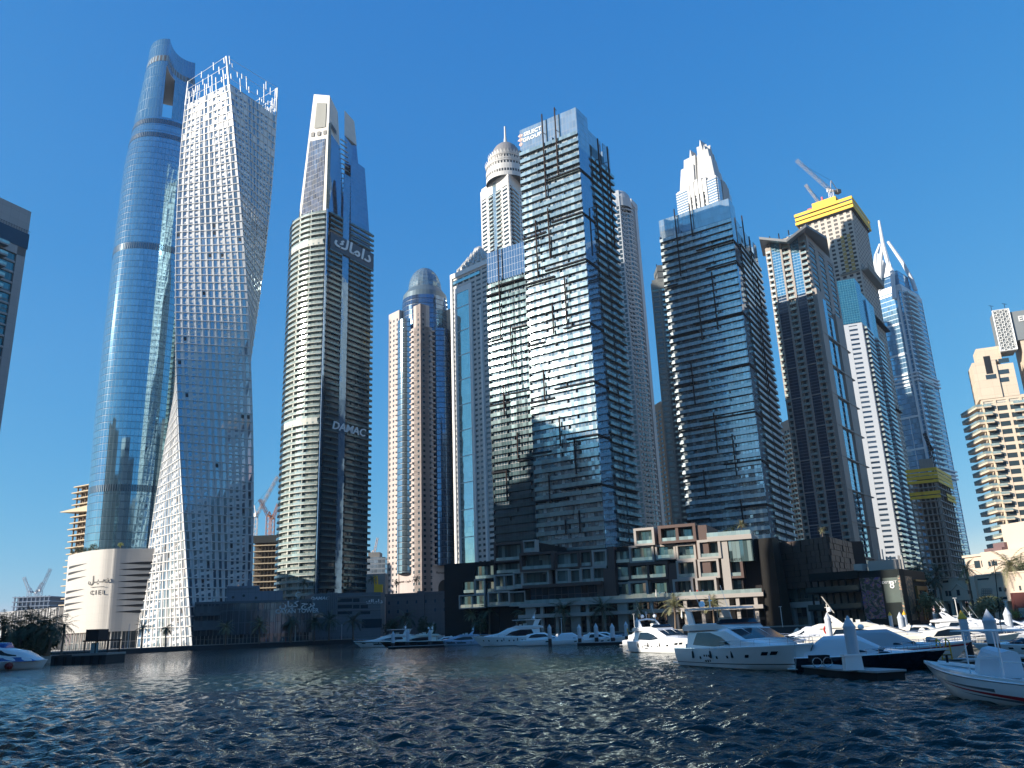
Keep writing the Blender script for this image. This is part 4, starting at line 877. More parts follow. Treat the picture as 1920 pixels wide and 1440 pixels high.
# ---------------------------------------------------------------- brown tower with the winged roof
BRST = panel('taupe_stone', (.30, .26, .23), 3, 6.4, .06, rough=.65, var=.06); BRBL = glass('azure_glass', (.20, .50, .68), metal=.82, rough=.05, pw=1.6, fh=1.6, mw=.06, mh=.16, frame=(.10, .24, .34), dark=.2, tilt=.012, wob=.02)
NAVY = glass('navy_louver_glass', (.04, .08, .14), metal=.55, rough=.07, pw=3, fh=1.6, mw=.05, mh=.3, frame=(.05, .09, .14), dark=.3)
def brown():
    Y = 400; L = (WX(1437, 480, Y + 8), Y + 8); C = (WX(1519, 505, Y - 6), Y - 6); R = (WX(1566, 520, Y + 32), Y + 32); zt = W(1500, 452, Y).z; fh = 3.2
    root, F, G = tower('brown stone tower with blue glass panels and a winged roof canopy', L, C, R, 10, zt, fh, BRST, 'winged_tower', ((7, 1.5, 1.1), (3, 6.0, .9)), glassm=NAVY, bal=((0, .02, .13, 1.0), (0, .86, .99, 1.3), (0, .42, .58, 1.0)), cap=90, topband=2)
    w_ = F.w; zb = W(1475, 550, Y).z; m = MB(); F.box(m, w_ * .155, w_ * .375, zb, zt + 1, .3, 1.3); F.box(m, w_ * .63, w_ * .84, zb - 2, zt + 2.5, .3, 1.3); m.build('azure_panel', BRBL, root)
    m = MB(); F.box(m, w_ * .155, w_ * .375, 12, zb - .1, .3, 1.2); F.box(m, w_ * .63, w_ * .84, 12, zb - 2.1, .3, 1.2); m.build('navy_panel', NAVY, root)
    m = MB()
    for a, b in ((.13, .155), (.375, .42), (.585, .63), (.84, .86)): F.box(m, w_ * a, w_ * b, 10, zt + 2, 0, 1.7)
    G.box(m, -.2, G.w * .18, 10, zt - 30, 0, 1.6); G.box(m, G.w * .62, G.w * .9, 10, zt - 36, 0, 1.5)
    for i in range(9): zz = 14 + i * 16.; G.box(m, 0, G.w, zz, zz + .5, 0, 1.8); F.box(m, 0, w_, zz, zz + .45, 0, 1.4)
    m.build('pilaster', BRST, root)
    m = MB(); G.box(m, G.w * .25, G.w * .36, 30, zt - 32, .3, .8); G.box(m, G.w * .45, G.w * .55, 30, zt - 40, .3, .8); m.build('glass_strip', BRBL, root)
    # canopy: two folded wings meeting in a raised point
    CAN = plain('canopy_underside', (.17, .18, .19), .5); z1 = zt + 2.5
    P = lambda px, py, y: W(px, py, y)
    a = P(1423, 444, Y - 3); b = P(1474, 449, Y - 10); c = P(1511, 420, Y - 13); d = P(1550, 444, Y + 6); e = P(1556, 480, Y + 34); f = P(1430, 476, Y + 26)
    ctr = Vector(((L[0] + R[0]) / 2, Y + 20, zt + 4)); m = MB()
    rim = [a, b, c, d, e, f]; dn = Vector((0, 0, -1.4))
    for i in range(6):
        p, q = rim[i], rim[(i + 1) % 6]; m.face([p + dn, q + dn, q, p]); m.face([p, q, ctr + Vector((0, 0, 5))]); m.face([q + dn, p + dn, ctr])
    m.build('roof_canopy', CAN, root)
    m = MB(); 
    for s, t in ((.12, 1), (.35, 1), (.6, 1), (.97, 1)): q = F.pt(w_ * s, zt, -1.5); m.tube([q, (q[0], q[1], zt + 7)], .3, 5)
    m.build('canopy_post', DARKM, root); m = MB(); pol = [(Vector(p) - ctr.xy) * .7 + ctr.xy for p in quadpoly(L, C, R)]; m.prism([tuple(p) for p in pol], zt, zt + 6); m.build('plant_room', DARKM, root)
brown()
# ---------------------------------------------------------------- tower under construction with the yellow rim
YEL = plain('yellow_formwork', (.80, .47, .02), .6, var=.12, scale=.6); CAGE = panel('bare_white_concrete', (.50, .45, .39), 3.3, 3.3, .03, rough=.85, var=.1)
def mat_red(): return plain('red_machine_paint', (.5, .05, .08), .5)
RED = mat_red(); CRW = plain('crane_white', (.60, .56, .54), .5)
def lattice(m, a, b, w, n, r=.16):
    a, b = Vector(a), Vector(b); d = (b - a).normalized(); s = d.cross(Vector((0, 0, 1))); s = (s if s.length > .1 else Vector((1, 0, 0))).normalized(); t = d.cross(s).normalized()
    cs = [(s + t) * w / 2, (s - t) * w / 2, (-s - t) * w / 2, (t - s) * w / 2]
    for c in cs: m.tube([a + c, b + c], r, 4)
    for i in range(n):
        for k in range(4):
            p = a.lerp(b, i / n) + cs[k]; q = a.lerp(b, (i + 1) / n) + cs[(k + 1) % 4]; m.tube([p, q], r * .6, 3, cap=False)
def luffer(label, base, head, tip, jib_w=1.8, col=None, group='tower cranes'):
    """luffing crane: mast from base to head, jib to tip, A-frame and counterweight behind"""
    col = col or CRW; base, head, tip = Vector(base), Vector(head), Vector(tip); root = thing('tower_crane', label, 'crane', tuple(base), group)
    L = (tip - head).length; m = MB(); lattice(m, base, head, jib_w * 1.1, max(3, int((head - base).length / 3)), .2); m.build('mast', col, root)
    m = MB(); lattice(m, head, tip, jib_w * .8, max(5, int(L / 4)), .2); m.build('jib', col, root)
    h = (tip - head); h.z = 0; h = h.normalized(); back = head - h * L * .2 + Vector((0, 0, L * .02)); ap = head - h * L * .06 + Vector((0, 0, L * .25))
    m = MB(); m.tube([head, ap], .35, 5); m.tube([back, ap], .35, 5); m.tube([head, back], .9, 6); m.build('a_frame', col, root)
    m = MB(); s = h.cross(Vector((0, 0, 1))); q = back; w = L * .05
    m.hexa([tuple(q + s * x * w + h * y * w + Vector((0, 0, z * w))) for z in (-1.2, .4) for x, y in ((-1, -1), (1, -1), (1, 1), (-1, 1))]); m.build('counterweight', GREYC, root)
    m = MB(); m.hexa([tuple(head + s * x * w * .7 + h * y * w * .9 + Vector((0, 0, z * w))) for z in (-.3, 1.3) for x, y in ((.4, -1), (1.8, -1), (1.8, 1), (.4, 1))]); m.build('cab', WHITE, root)
    m = MB(); m.tube([ap, tip.lerp(head, .12)], .09, 3); hk = tip - Vector((0, 0, L * .3)); m.tube([tip, hk], .06, 3); m.build('hoist_rope', DARKM, root)
    return root
def constr():
    Y = 560; L = (WX(1497, 402, Y + 12), Y + 12); C = (WX(1594, 385, Y - 12), Y - 12); R = (WX(1622, 410, Y + 26), Y + 26); zt = W(1594, 385, Y - 12).z
    root, F, G = tower('bare concrete tower under construction with a yellow rim and two cranes on top', L, C, R, 10, zt, 3.3, CAGE, 'unfinished_tower', ((8, 2.1, 1.4), (9, 1.7, 1.2)), glassm=INTER, cap=100, roof=.6, winpart=False)
    for k in range(3):
        m = MB(); z = zt - 3 + k * 3.4; e = 2.6 - .2 * (k % 2)
        for FF in (F, G): FF.box(m, -e, FF.w + e, z, z + 2.3, e - .5, e)
        pl = quadpoly(L, C, R); Bk = Fac(pl[1], pl[2]); Bl = Fac(pl[2], pl[3])
        for FF in (Bk, Bl): FF.box(m, -e, FF.w + e, z, z + 2.3, e - .5, e)
        m.build('yellow_formwork', YEL, root)
        m = MB(); c = (Vector(L) + Vector(R)) / 2; pol = [c + (Vector(p) - c) * 1.07 for p in pl]; m.prism([tuple(p) for p in pol], z - .9, z - .05); m.build('deck', DARKM, root)
    m = MB(); F.box(m, F.w * .28, F.w * .75, zt + 7, zt + 12, -8, -1); m.build('yellow_formwork', YEL, root)
    m = MB(); F.box(m, F.w * .18, F.w * .28, zt + 7, zt + 9, -6, -1); F.box(m, F.w * .46, F.w * .49, zt + 12, zt + 16, -5, -3); m.build('site_hut', RED, root)
    zz = W(1600, 505, Y - 12).z; m = MB(); F.box(m, F.w * .62, F.w * .98, zz - 1.5, zz, .3, 1.3); G.box(m, -1, G.w * 1.0, zz - 1.5, zz - .6, .3, 5.2); G.box(m, 0, G.w, zz - .6, zz + 3.5, 4.9, 5.2); m.build('catch_platform', plain('rusty_netting', (.20, .19, .16), .8), root)
    OB = plain('ochre_boarding', (.42, .28, .08), .7)
    for j in range(2):
        m = MB()
        for i in range(9): u = F.w * (.76 + .12 * j); z = zz + i * 3.3; F.quad(m, u - 1.3, u + 1.3, z + .3, z + 3, .42)
        m.build('yellow_boarding', OB, root)
    z2 = W(1640, 600, Y).z; m = MB(); G.box(m, -1, G.w + .5, z2 - 1.2, z2 - .2, .3, 3.5); G.box(m, -.8, G.w, W(1680, 760, Y).z, W(1680, 760, Y).z + .8, .3, 2.); m.build('catch_platform', DARKM, root)
    hd = W(1557, 357, Y + 12); luffer('larger white crane with its jib raised to the left, on the unfinished tower', (hd.x, hd.y, zt + 5), hd, W(1493, 300, Y + 2), 2.4)
    hd = W(1538, 378, Y + 20); luffer('smaller white crane, lower jib raised to the left, on the unfinished tower', (hd.x, hd.y, zt + 3), (hd.x + 1.5, hd.y, hd.z - 6), W(1510, 346, Y + 14), 1.8)
constr()
# ---------------------------------------------------------------- blue and white tower
def bluewhite():
    Y = 470; L = (WX(1571, 545, Y), Y); C = (WX(1608, 560, Y - 4), Y - 4); R = (WX(1640, 590, Y + 34), Y + 34); zt = W(1600, 610, Y).z; zz = W(1600, 532, Y).z
    BW = plain('pale_blue_white', (.42, .45, .49), .55, var=.04); BG = glass('deep_teal_glass', (.07, .26, .34), metal=.75, rough=.05, pw=1.4, fh=1.5, mw=.07, mh=.07, frame=(.1, .3, .36), dark=.15)
    root, F, G = tower('slim white and blue tower in front of the unfinished tower', L, C, R, 10, zt, 3.0, BW, 'blue_white_tower', ((1, 5.5, 1.75), (2, 2., 1.2)), glassm=NAVY, bal=((1, .02, .40, 1.9), (1, .62, 1., 2.2)), cap=100, winpart=False, roof=.5, topband=1)
    pl = quadpoly(L, C, R); m = MB(); m.prism(pl, zt + .6, zz - 3); m.prism([(F.pt(0, 0)[:2]), F.pt(F.w, 0)[:2], G.pt(G.w * .3, 0)[:2], (L[0] + 6, L[1] + 12)], zz - 3.1, zz + 2); m.build('glass_crown', BG, root)
    m = MB(); G.box(m, G.w * .42, G.w * .60, 20, zz - 6, .2, .9); m.build('glass_strip', G1BLUE, root)
bluewhite()
# ---------------------------------------------------------------- white tower with arched spires
def spires():
    Y = 640; zt = W(1700, 545, Y).z; L = (WX(1640, 560, Y + 8), Y + 8); C = (WX(1693, 560, Y - 10), Y - 10); R = (WX(1727, 560, Y + 20), Y + 20)
    WS = plain('white_spire_metal', (.62, .64, .66), .4, var=.03); SG = glass('sky_blue_glass', (.26, .50, .70), metal=.8, rough=.05, pw=2.2, fh=4.2, mw=.05, mh=.6, frame=(.08, .18, .26), span=.12, dark=.25)
    root, F, G = tower('white framed blue glass tower topped by three leaning white spires', L, C, R, 10, zt, 4.2, WS, 'spired_tower', ((1, 1.2, .4), (4, .7, .9)), glassm=SG, bal=((1, .15, .6, 2.2),), cap=80, winpart=False, topband=3)
    w_ = F.w; m = MB(); F.box(m, w_ * .18, w_ * .82, 20, zt - 4, .3, 1.1); m.build('glass_panel', SG, root)
    m = MB()
    for i in range(7): z = zt - 6 - i * 26; F.box(m, w_ * .12, w_ * .88, z, z + 1.6, 0, 1.5); 
    F.box(m, w_ * .12, w_ * .18, 20, zt, 0, 1.6); F.box(m, w_ * .82, w_ * .88, 20, zt, 0, 1.6); F.box(m, w_ * .49, w_ * .51, 20, zt - 110, 0, 1.4)
    zm = W(1740, 705, Y).z
    for k in range(3): F.box(m, -1.5, w_ + .9, zm - 3 * k, zm - 3 * k + 1.3, 0, 1.8); G.box(m, -.5, G.w + 1.5, zm - 3 * k, zm - 3 * k + 1.3, 0, 1.8)
    zm = W(1775, 880, Y).z
    for k in range(3): G.box(m, -.5, G.w + 1.5, zm - 3 * k, zm - 3 * k + 1.3, 0, 1.8)
    m.build('frame', WS, root)
    # crown body and spires
    ctr = (Vector(L) + Vector(R)) / 2; z2 = W(1690, 512, Y).z; m = MB(); pl = [ctr + (Vector(p) - ctr) * .96 for p in quadpoly(L, C, R)]; p2 = [ctr + (Vector(p) - ctr) * .85 for p in quadpoly(L, C, R)]
    m.hexa([(*p, zt) for p in pl] + [(*p, z2) for p in p2]); m.build('crown_glazing', SG, root)
    m = MB(); za, zc = z2, W(1657, 470, Y).z; q0, q1 = F.pt(w_ * .18, 0, -2), F.pt(w_ * .8, 0, -2); t = F.pt(w_ * .30, 0, -3)
    m.hexa([(q0[0], q0[1], za - 3), (q1[0], q1[1], za - 3), (q1[0], q1[1] + 2, za - 3), (q0[0], q0[1] + 2, za - 3), (t[0] - 1, t[1], zc), (t[0] + 1, t[1], zc), (t[0] + 1, t[1] + 2, zc), (t[0] - 1, t[1] + 2, zc)]); m.build('crown_sail', WS, root)
    def sp(pts, r): m = MB(); m.tube([W(*p) for p in pts], r, 8); m.build('spire', WS, root)
    sp([(1677, 560, Y - 8), (1673, 510, Y - 7), (1664, 490, Y - 6), (1655, 455, Y - 4), (1648, 414, Y)], [1.8, 1.8, 1.8, 1.5, .9])
    sp([(1650, 545, Y + 4), (1650, 520, Y + 2), (1652, 480, Y - 2), (1655, 455, Y - 4)], [1.6, 1.6, 1.5, 1.3])
    sp([(1717, 545, Y + 8), (1710, 525, Y + 8), (1692, 492, Y + 8), (1665, 453, Y + 10)], [1.7, 1.7, 1.6, 1.2])
    sp([(1637, 570, Y + 10), (1639, 520, Y + 12), (1642, 480, Y + 12), (1650, 458, Y + 12)], [1.6, 1.6, 1.5, 1.1])
spires()
# ---------------------------------------------------------------- short dark building site with yellow screens
def site2():
    Y = 430; L = (WX(1711, 950, Y), Y); C = (WX(1765, 950, Y - 6), Y - 6); R = (WX(1790, 950, Y + 24), Y + 24); zt = W(1740, 876, Y).z; root = thing('unfinished_block', 'dark unfinished concrete block with yellow screens round its top floors', 'building', (C[0], C[1], 0))
    F = Fac(L, C); G = Fac(C, R); pl = quadpoly(L, C, R); c = (Vector(L) + Vector(R)) / 2; z = 6
    while z < zt - 8:
        m = MB(); m.prism([tuple(c + (Vector(p) - c) * 1.05) for p in pl], z, z + .45); m.build('floor_slab', CONC, root); z += 3.5
    m = MB(); m.prism([tuple(c + (Vector(p) - c) * .6) for p in pl], 2, zt - 4); m.build('core', INTER, root)
    m = MB()
    for FF in (F, G):
        for i in range(7): u = FF.w * i / 6; FF.box(m, u - .4, u + .4, 2, zt - 8, -1.2, -.4)
    m.build('columns', CONC, root)
    for k, (a, b) in enumerate(((0, 1), (0, 1), (.0, .38), (.42, 1.))):
        m = MB(); z = zt - 3.0 - [0, 4.0, 12, 12][k]; 
        for FF in ((F, G) if k != 2 else (F,)): FF.box(m, a * FF.w - .5, b * FF.w + .8, z, z + 1.7, .8, 1.1); FF.box(m, a * FF.w - .5, b * FF.w + .8, z - 2.0, z - .5, .8, 1.1)
        m.build('yellow_screen', YEL, root)
    m = MB(); F.box(m, F.w * .5, F.w, zt - 1, zt + 4, -8, -2); m.build('roof_formwork', CONC, root)
    hd = W(1745, 842, Y + 10); luffer('small dark crane on the short building site in front of the spired tower', (hd.x, hd.y, zt - 2), hd, W(1733, 812, Y + 8), 1.4, DARKM)
site2()
# ---------------------------------------------------------------- cream tower at the right edge
def rightt():
    Y = 330; CT = panel('peach_render', (.62, .51, .39), 5, 3.4, .05, rough=.7, var=.05); AQ = glass('aqua_glass', (.58, .80, .76), metal=.75, rough=.06, pw=1.3, fh=3.4, mw=.08, mh=.9, frame=(.55, .50, .42), dark=.3)
    zs = W(1880, 735, Y).z; L = (WX(1842, 760, Y + 12), Y + 12); C = (L[0] + 40, Y - 4); R = (C[0] + 16, C[1] + 34)
    root, F, G = tower('cream balconied tower cut by the right edge, with a white lattice box on top', L, C, R, 12, zs, 3.4, CT, 'cream_tower', ((9, 1.0, 1.3), (6, 1., 1.)), glassm=AQ, bal=((0, .0, .07, 1.7), (0, .26, .46, 1.5), (0, .7, .9, 1.5)), cap=100, roof=.5, topband=1)
    S = Fac(Vector(L) + Vector((3, 24)), L); BM = Many('side_balcony', [CT, BALG], root, 40); balconies(S, BM, S.w * .3, S.w, 16, zs - 2, 3.4, 2.6, .8, 1.0, cover=False); BM.done()
    m = MB(); z1 = W(1843, 665, Y).z; z2 = W(1862, 640, Y).z; w_ = F.w
    F.box(m, -.8, w_ * .19, zs, z1, -14, .6); F.box(m, w_ * .19, w_ * .34, zs, z1 - 2, -12, 0); F.box(m, w_ * .05, w_ * .26, z1, z2 + 1, -12, -2); F.box(m, w_ * .44, w_ * 1., zs, z2 + 4, -14, 0)
    F.box(m, w_ * .5, w_, z2 + 4, z2 + 12, -12, -1); m.build('upper_storeys', CT, root)
    u, zz = hit(F, 1852, 685); m = MB(); F.quad(m, u - 1.2, u + 1.4, zz - 4, zz + 4, .64); m.build('loggia', INTER, root)
    m = MB()
    for (x, y) in ((1858, 707), (1882, 697), (1882, 712), (1882, 676)): u, zz = hit(F, x, y); F.quad(m, u - 2, u + 2, zz - 1, zz + 1, .64 if x < 1860 else .05)
    m.build('window', DGLASS, root)
    # lattice box: star screen in front of a dark box
    u0, za = hit(F, 1876, 660); u1, zb = hit(F, 1893, 582); u1 = u0 + 6.2; zb += .5; D = 1.2
    m = MB(); F.box(m, u0 + .2, u1 - .2, za, zb - .2, -8.5, D - .3); F.box(m, u1, u1 + 14, za + 4, zb - 1.5, -8.5, D - .6); m.build('lattice_core', plain('box_core', (.20, .22, .23), .6), root)
    m = MB(); nx, nz = 3, int((zb - za) / 2.07); cw = (u1 - u0) / nx; ch = (zb - za) / nz
    def bar(ua, z_a, ub, z_b, r=.13):
        m.tube([F.pt(ua, z_a, D), F.pt(ub, z_b, D)], r, 4)
    for i in range(nx):
        for j in range(nz):
            cu, cz = u0 + (i + .5) * cw, za + (j + .5) * ch
            for k in range(8):
                a = k * pi / 4 + pi / 8; b = a + pi / 4; bar(cu + .5 * cw * cos(a), cz + .5 * ch * sin(a), cu + .26 * cw * cos((a + b) / 2), cz + .26 * ch * sin((a + b) / 2), .11); bar(cu + .26 * cw * cos((a + b) / 2), cz + .26 * ch * sin((a + b) / 2), cu + .5 * cw * cos(b), cz + .5 * ch * sin(b), .11)
    for a, b in ((u0, u0), (u1, u1)): bar(a, za, b, zb, .28)
    bar(u0, zb, u1, zb, .28); bar(u0, za, u1, za, .28)
    m.build('star_lattice', WHITE, root)
    m = MB(); text_on(F, 'EMAAR', 3.4, u1 + 8.2, (za + zb) / 2 + 4, .75, m, bold=.02); m.build('sign_lettering', LETTERW, root)
    m = MB()
    for s in (.1, 5.2): 
        p = F.pt(u0 + s, zb, 0); m.tube([p, (p[0], p[1], zb + 3)], .12, 4); m.tube([(p[0] - .9, p[1], zb + 3), (p[0] + 1.1, p[1], zb + 2.6)], .1, 4)
    m.build('roof_lamp', DARKM, root)
rightt()
# ---------------------------------------------------------------- tower at the left edge
def leftt():
    Y = 250; GR = panel('warm_grey_panels', (.42, .385, .37), 3, 3., .04, rough=.7, var=.05)
    R = Vector((WX(57, 400, Y), Y)); C = R + Vector((-18, -42)); Lb = C + Vector((-36, 16)); zt = W(57, 398, Y).z; zr = W(52, 430, Y).z
    root = thing('edge_tower', 'grey balconied tower cut by the left edge, with a navy band below its roof', 'skyscraper', (R.x, R.y, 0)); F = Fac(C, R); fh = 3.7
    pl = [tuple(C), tuple(R), tuple(R + Vector((-36, 16))), tuple(Lb)]
    m = MB(); m.prism(pl, 1.5, zt - 14); m.build('core_glazing', glass('teal_window', (.10, .25, .30), metal=.6, pw=1.5, fh=3.3, mw=.08, mh=.5, frame=(.1, .12, .13), dark=.4), root)
    m = MB(); F.box(m, F.w - 3.0, F.w, 1.5, zt - 12, -6, .6); F.box(m, 0, F.w, zt - 17, zt - 14, -28, .6); F.box(m, 0, F.w, zt - 8.6, zt, -28, .4); E_ = Fac(R, R + Vector((-36, 16))); E_.box(m, .1, E_.w, 1.5, zt - 12, -.4, .3)
    z = 4
    while z < zt - 15: F.box(m, 0, F.w - 3, z - .5, z + .2, -.5, .45); z += fh
    m.build('wall', GR, root)
    m = MB(); F.box(m, 0, F.w + .3, zt - 14, zt - 8.5, -28, .75); m.build('navy_band', plain('navy_panel_paint', (.012, .05, .10), .35), root)
    m = MB(); 
    for i in range(14): p = F.pt(F.w - i * .9, zt - 8.5, .8); m.tube([p, (p[0], p[1], zt - 7.3)], .05, 4)
    m.tube([F.pt(F.w - 13, zt - 7.5, .8), F.pt(F.w + .6, zt - 7.5, .8)], .05, 4); m.build('railing', DARKM, root)
    BM = Many('balcony', [GR, BALG], root, 40); balconies(F, BM, F.w - 24, F.w - 7.5, 4, zt - 14, fh, 3.0, .5, 1.0, cover=False); BM.done()
leftt()
# ================================================================ ground, quays, water
ASPH = plain('paving', (.34, .32, .29), .9, var=.12, scale=.4); QW = plain('dark_quay_wall', (.05, .052, .055), .8, var=.3, grime=.5)
SHORE = [(-900, 60), (-330, 175), (-185, 268), (-151, 312), (-137, 352), (-79, 398), (-46, 398), (-33, 300), (-27, 274), (30, 249), (75, 230), (120, 214), (175, 196), (330, 150), (900, -40)]
m = MB(); far = [(2600, 200), (2600, 5200), (-2600, 5200), (-2600, 100)]; m.face([(x, y, 1.6) for x, y in SHORE + far]); structure(m.build('ground', ASPH))
m = MB()
for a, b in zip(SHORE[:-1], SHORE[1:]): Fac(a, b).box(m, 0, (Vector(b) - Vector(a)).length, -3, 1.596, -1.0, .12); 
structure(m.build('quay_wall', QW))
m = MB()
for a, b in zip(SHORE[:-1], SHORE[1:]): Fac(a, b).box(m, 0, (Vector(b) - Vector(a)).length, 1.6, 1.95, -.5, .3)
structure(m.build('quay_coping', CONC))
def wn_mat():
    m, nt, p = newmat('sea_water'); n = N(nt); tc = n.node('ShaderNodeTexCoord')
    mp = n.node('ShaderNodeMapping'); mp.inputs['Scale'].default_value = (.8, 1.35, 1); mp.inputs['Rotation'].default_value = (0, 0, .35); n.L(tc.outputs['Object'], mp.inputs['Vector'])
    a = n.noise(mp.outputs[0], 2.6, 2, .55); b = n.noise(mp.outputs[0], .95, 2, .5); c = n.noise(mp.outputs[0], 7.5, 2, .5)
    h = n.math('ADD', n.math('MULTIPLY', a.outputs['Fac'], .07), n.math('ADD', n.math('MULTIPLY', b.outputs['Fac'], .10), n.math('MULTIPLY', c.outputs['Fac'], .022)))
    bp = n.node('ShaderNodeBump'); bp.inputs['Strength'].default_value = 1.; bp.inputs['Distance'].default_value = 1.0; n.L(h, bp.inputs['Height']); n.L(bp.outputs[0], p.inputs['Normal'])
    p.inputs['Base Color'].default_value = (.002, .020, .018, 1); p.inputs['Roughness'].default_value = .03; p.inputs['IOR'].default_value = 1.33
    p.inputs['Specular IOR Level'].default_value = .40
    return m
WAVE = .0074
def water():
    # fine polar sheet near the viewer with real waves, one flat sheet beyond
    r = random.Random(11); wv = []
    for i in range(110):
        L = 10 ** r.uniform(-.62, .30); a = r.gauss(-.45, .75); k = 2 * pi / L; wv.append((k * cos(a + pi / 2), k * sin(a + pi / 2), WAVE * L, r.uniform(0, 6.28), L))
    NR, NA = 900, 1000; rr = 20 * (300 / 20) ** (np.arange(NR) / (NR - 1.0)); an = np.radians(np.linspace(50, 130, NA)); R_, A_ = np.meshgrid(rr, an, indexing='ij'); X = R_ * np.cos(A_); Y = R_ * np.sin(A_); Z = np.zeros_like(X)
    spac = (rr * np.radians(80) / NA + rr * .0036)[:, None]
    for kx, ky, am, ph, L in wv:
        fade = np.clip((L / spac - 2.2) / 2.5, 0, 1); s = np.sin(X * kx + Y * ky + ph); Z += am * fade * (s + .4 * s * np.abs(s))
    Z *= np.clip((300 - R_) / 80, 0, 1) * np.clip((R_ - 20) / 2, 0, 1) * np.clip((A_ - np.radians(50)) / .05, 0, 1) * np.clip((np.radians(130) - A_) / .05, 0, 1)
    me = bpy.data.meshes.new('water'); v = np.stack([X, Y, Z], -1).reshape(-1, 3); i, j = np.meshgrid(np.arange(NR - 1), np.arange(NA - 1), indexing='ij'); a = (i * NA + j).ravel()
    q = np.stack([a, a + NA, a + NA + 1, a + 1], -1).astype(np.int32); nf = len(q)
    me.vertices.add(len(v)); me.vertices.foreach_set('co', v.astype(np.float32).ravel()); me.loops.add(nf * 4); me.loops.foreach_set('vertex_index', q.ravel()); me.polygons.add(nf); me.polygons.foreach_set('loop_start', np.arange(0, nf * 4, 4, dtype=np.int32)); me.polygons.foreach_set('use_smooth', np.ones(nf, dtype=bool)); me.update(calc_edges=True); me.validate()
    me.materials.append(WATER)
    if me.polygons[0].normal.z < 0: me.flip_normals()
    o = bpy.data.objects.new('water', me); COL.objects.link(o); structure(o)
    m = MB(); n = 48; A0, A1 = radians(50), radians(130)
    for k in range(n):
        a, b = A0 + (A1 - A0) * k / n, A0 + (A1 - A0) * (k + 1) / n
        m.face([(300 * cos(a), 300 * sin(a), 0), (1500 * cos(a), 1500 * sin(a), 0), (1500 * cos(b), 1500 * sin(b), 0), (300 * cos(b), 300 * sin(b), 0)])
        m.face([(0, 0, 0), (20 * cos(a), 20 * sin(a), 0), (20 * cos(b), 20 * sin(b), 0)])
    B0, B1 = A1, A0 + 2 * pi
    for k in range(n):
        a, b = B0 + (B1 - B0) * k / n, B0 + (B1 - B0) * (k + 1) / n
        m.face([(0, 0, 0), (1500 * cos(a), 1500 * sin(a), 0), (1500 * cos(b), 1500 * sin(b), 0)])
    structure(m.build('outer_water', WATER))
WATER = wn_mat(); water()
# railing, hedge, people and lamps on the promenade
def polyline_len(P): return [0] + list(np.cumsum([hypot(b[0] - a[0], b[1] - a[1]) for a, b in zip(P[:-1], P[1:])]))
def railing(label, P, z, h=1.1, step=2., inset=.0, name='railing'):
    root = thing(name, label, 'railing', (P[0][0], P[0][1], z)); m = MB(); rails = MB()
    for a, b in zip(P[:-1], P[1:]):
        F = Fac(a, b); n = max(1, int(F.w / step))
        for i in range(n): u = F.w * i / n; F.box(m, u - .03, u + .03, z, z + h, -.03 - inset, .03 - inset)
        for zz in (z + h, z + h * .66, z + h * .33): F.box(rails, 0, F.w, zz - .02, zz + .02, -.02 - inset, .02 - inset)
    m.build('rail_posts', DARKM, root); rails.build('rails', DARKM, root)
railing('dark railing along the left quay below the twisted white tower', SHORE[3:6], 1.95)
railing('dark railing along the quay in front of the stacked box houses', SHORE[8:14], 1.95)

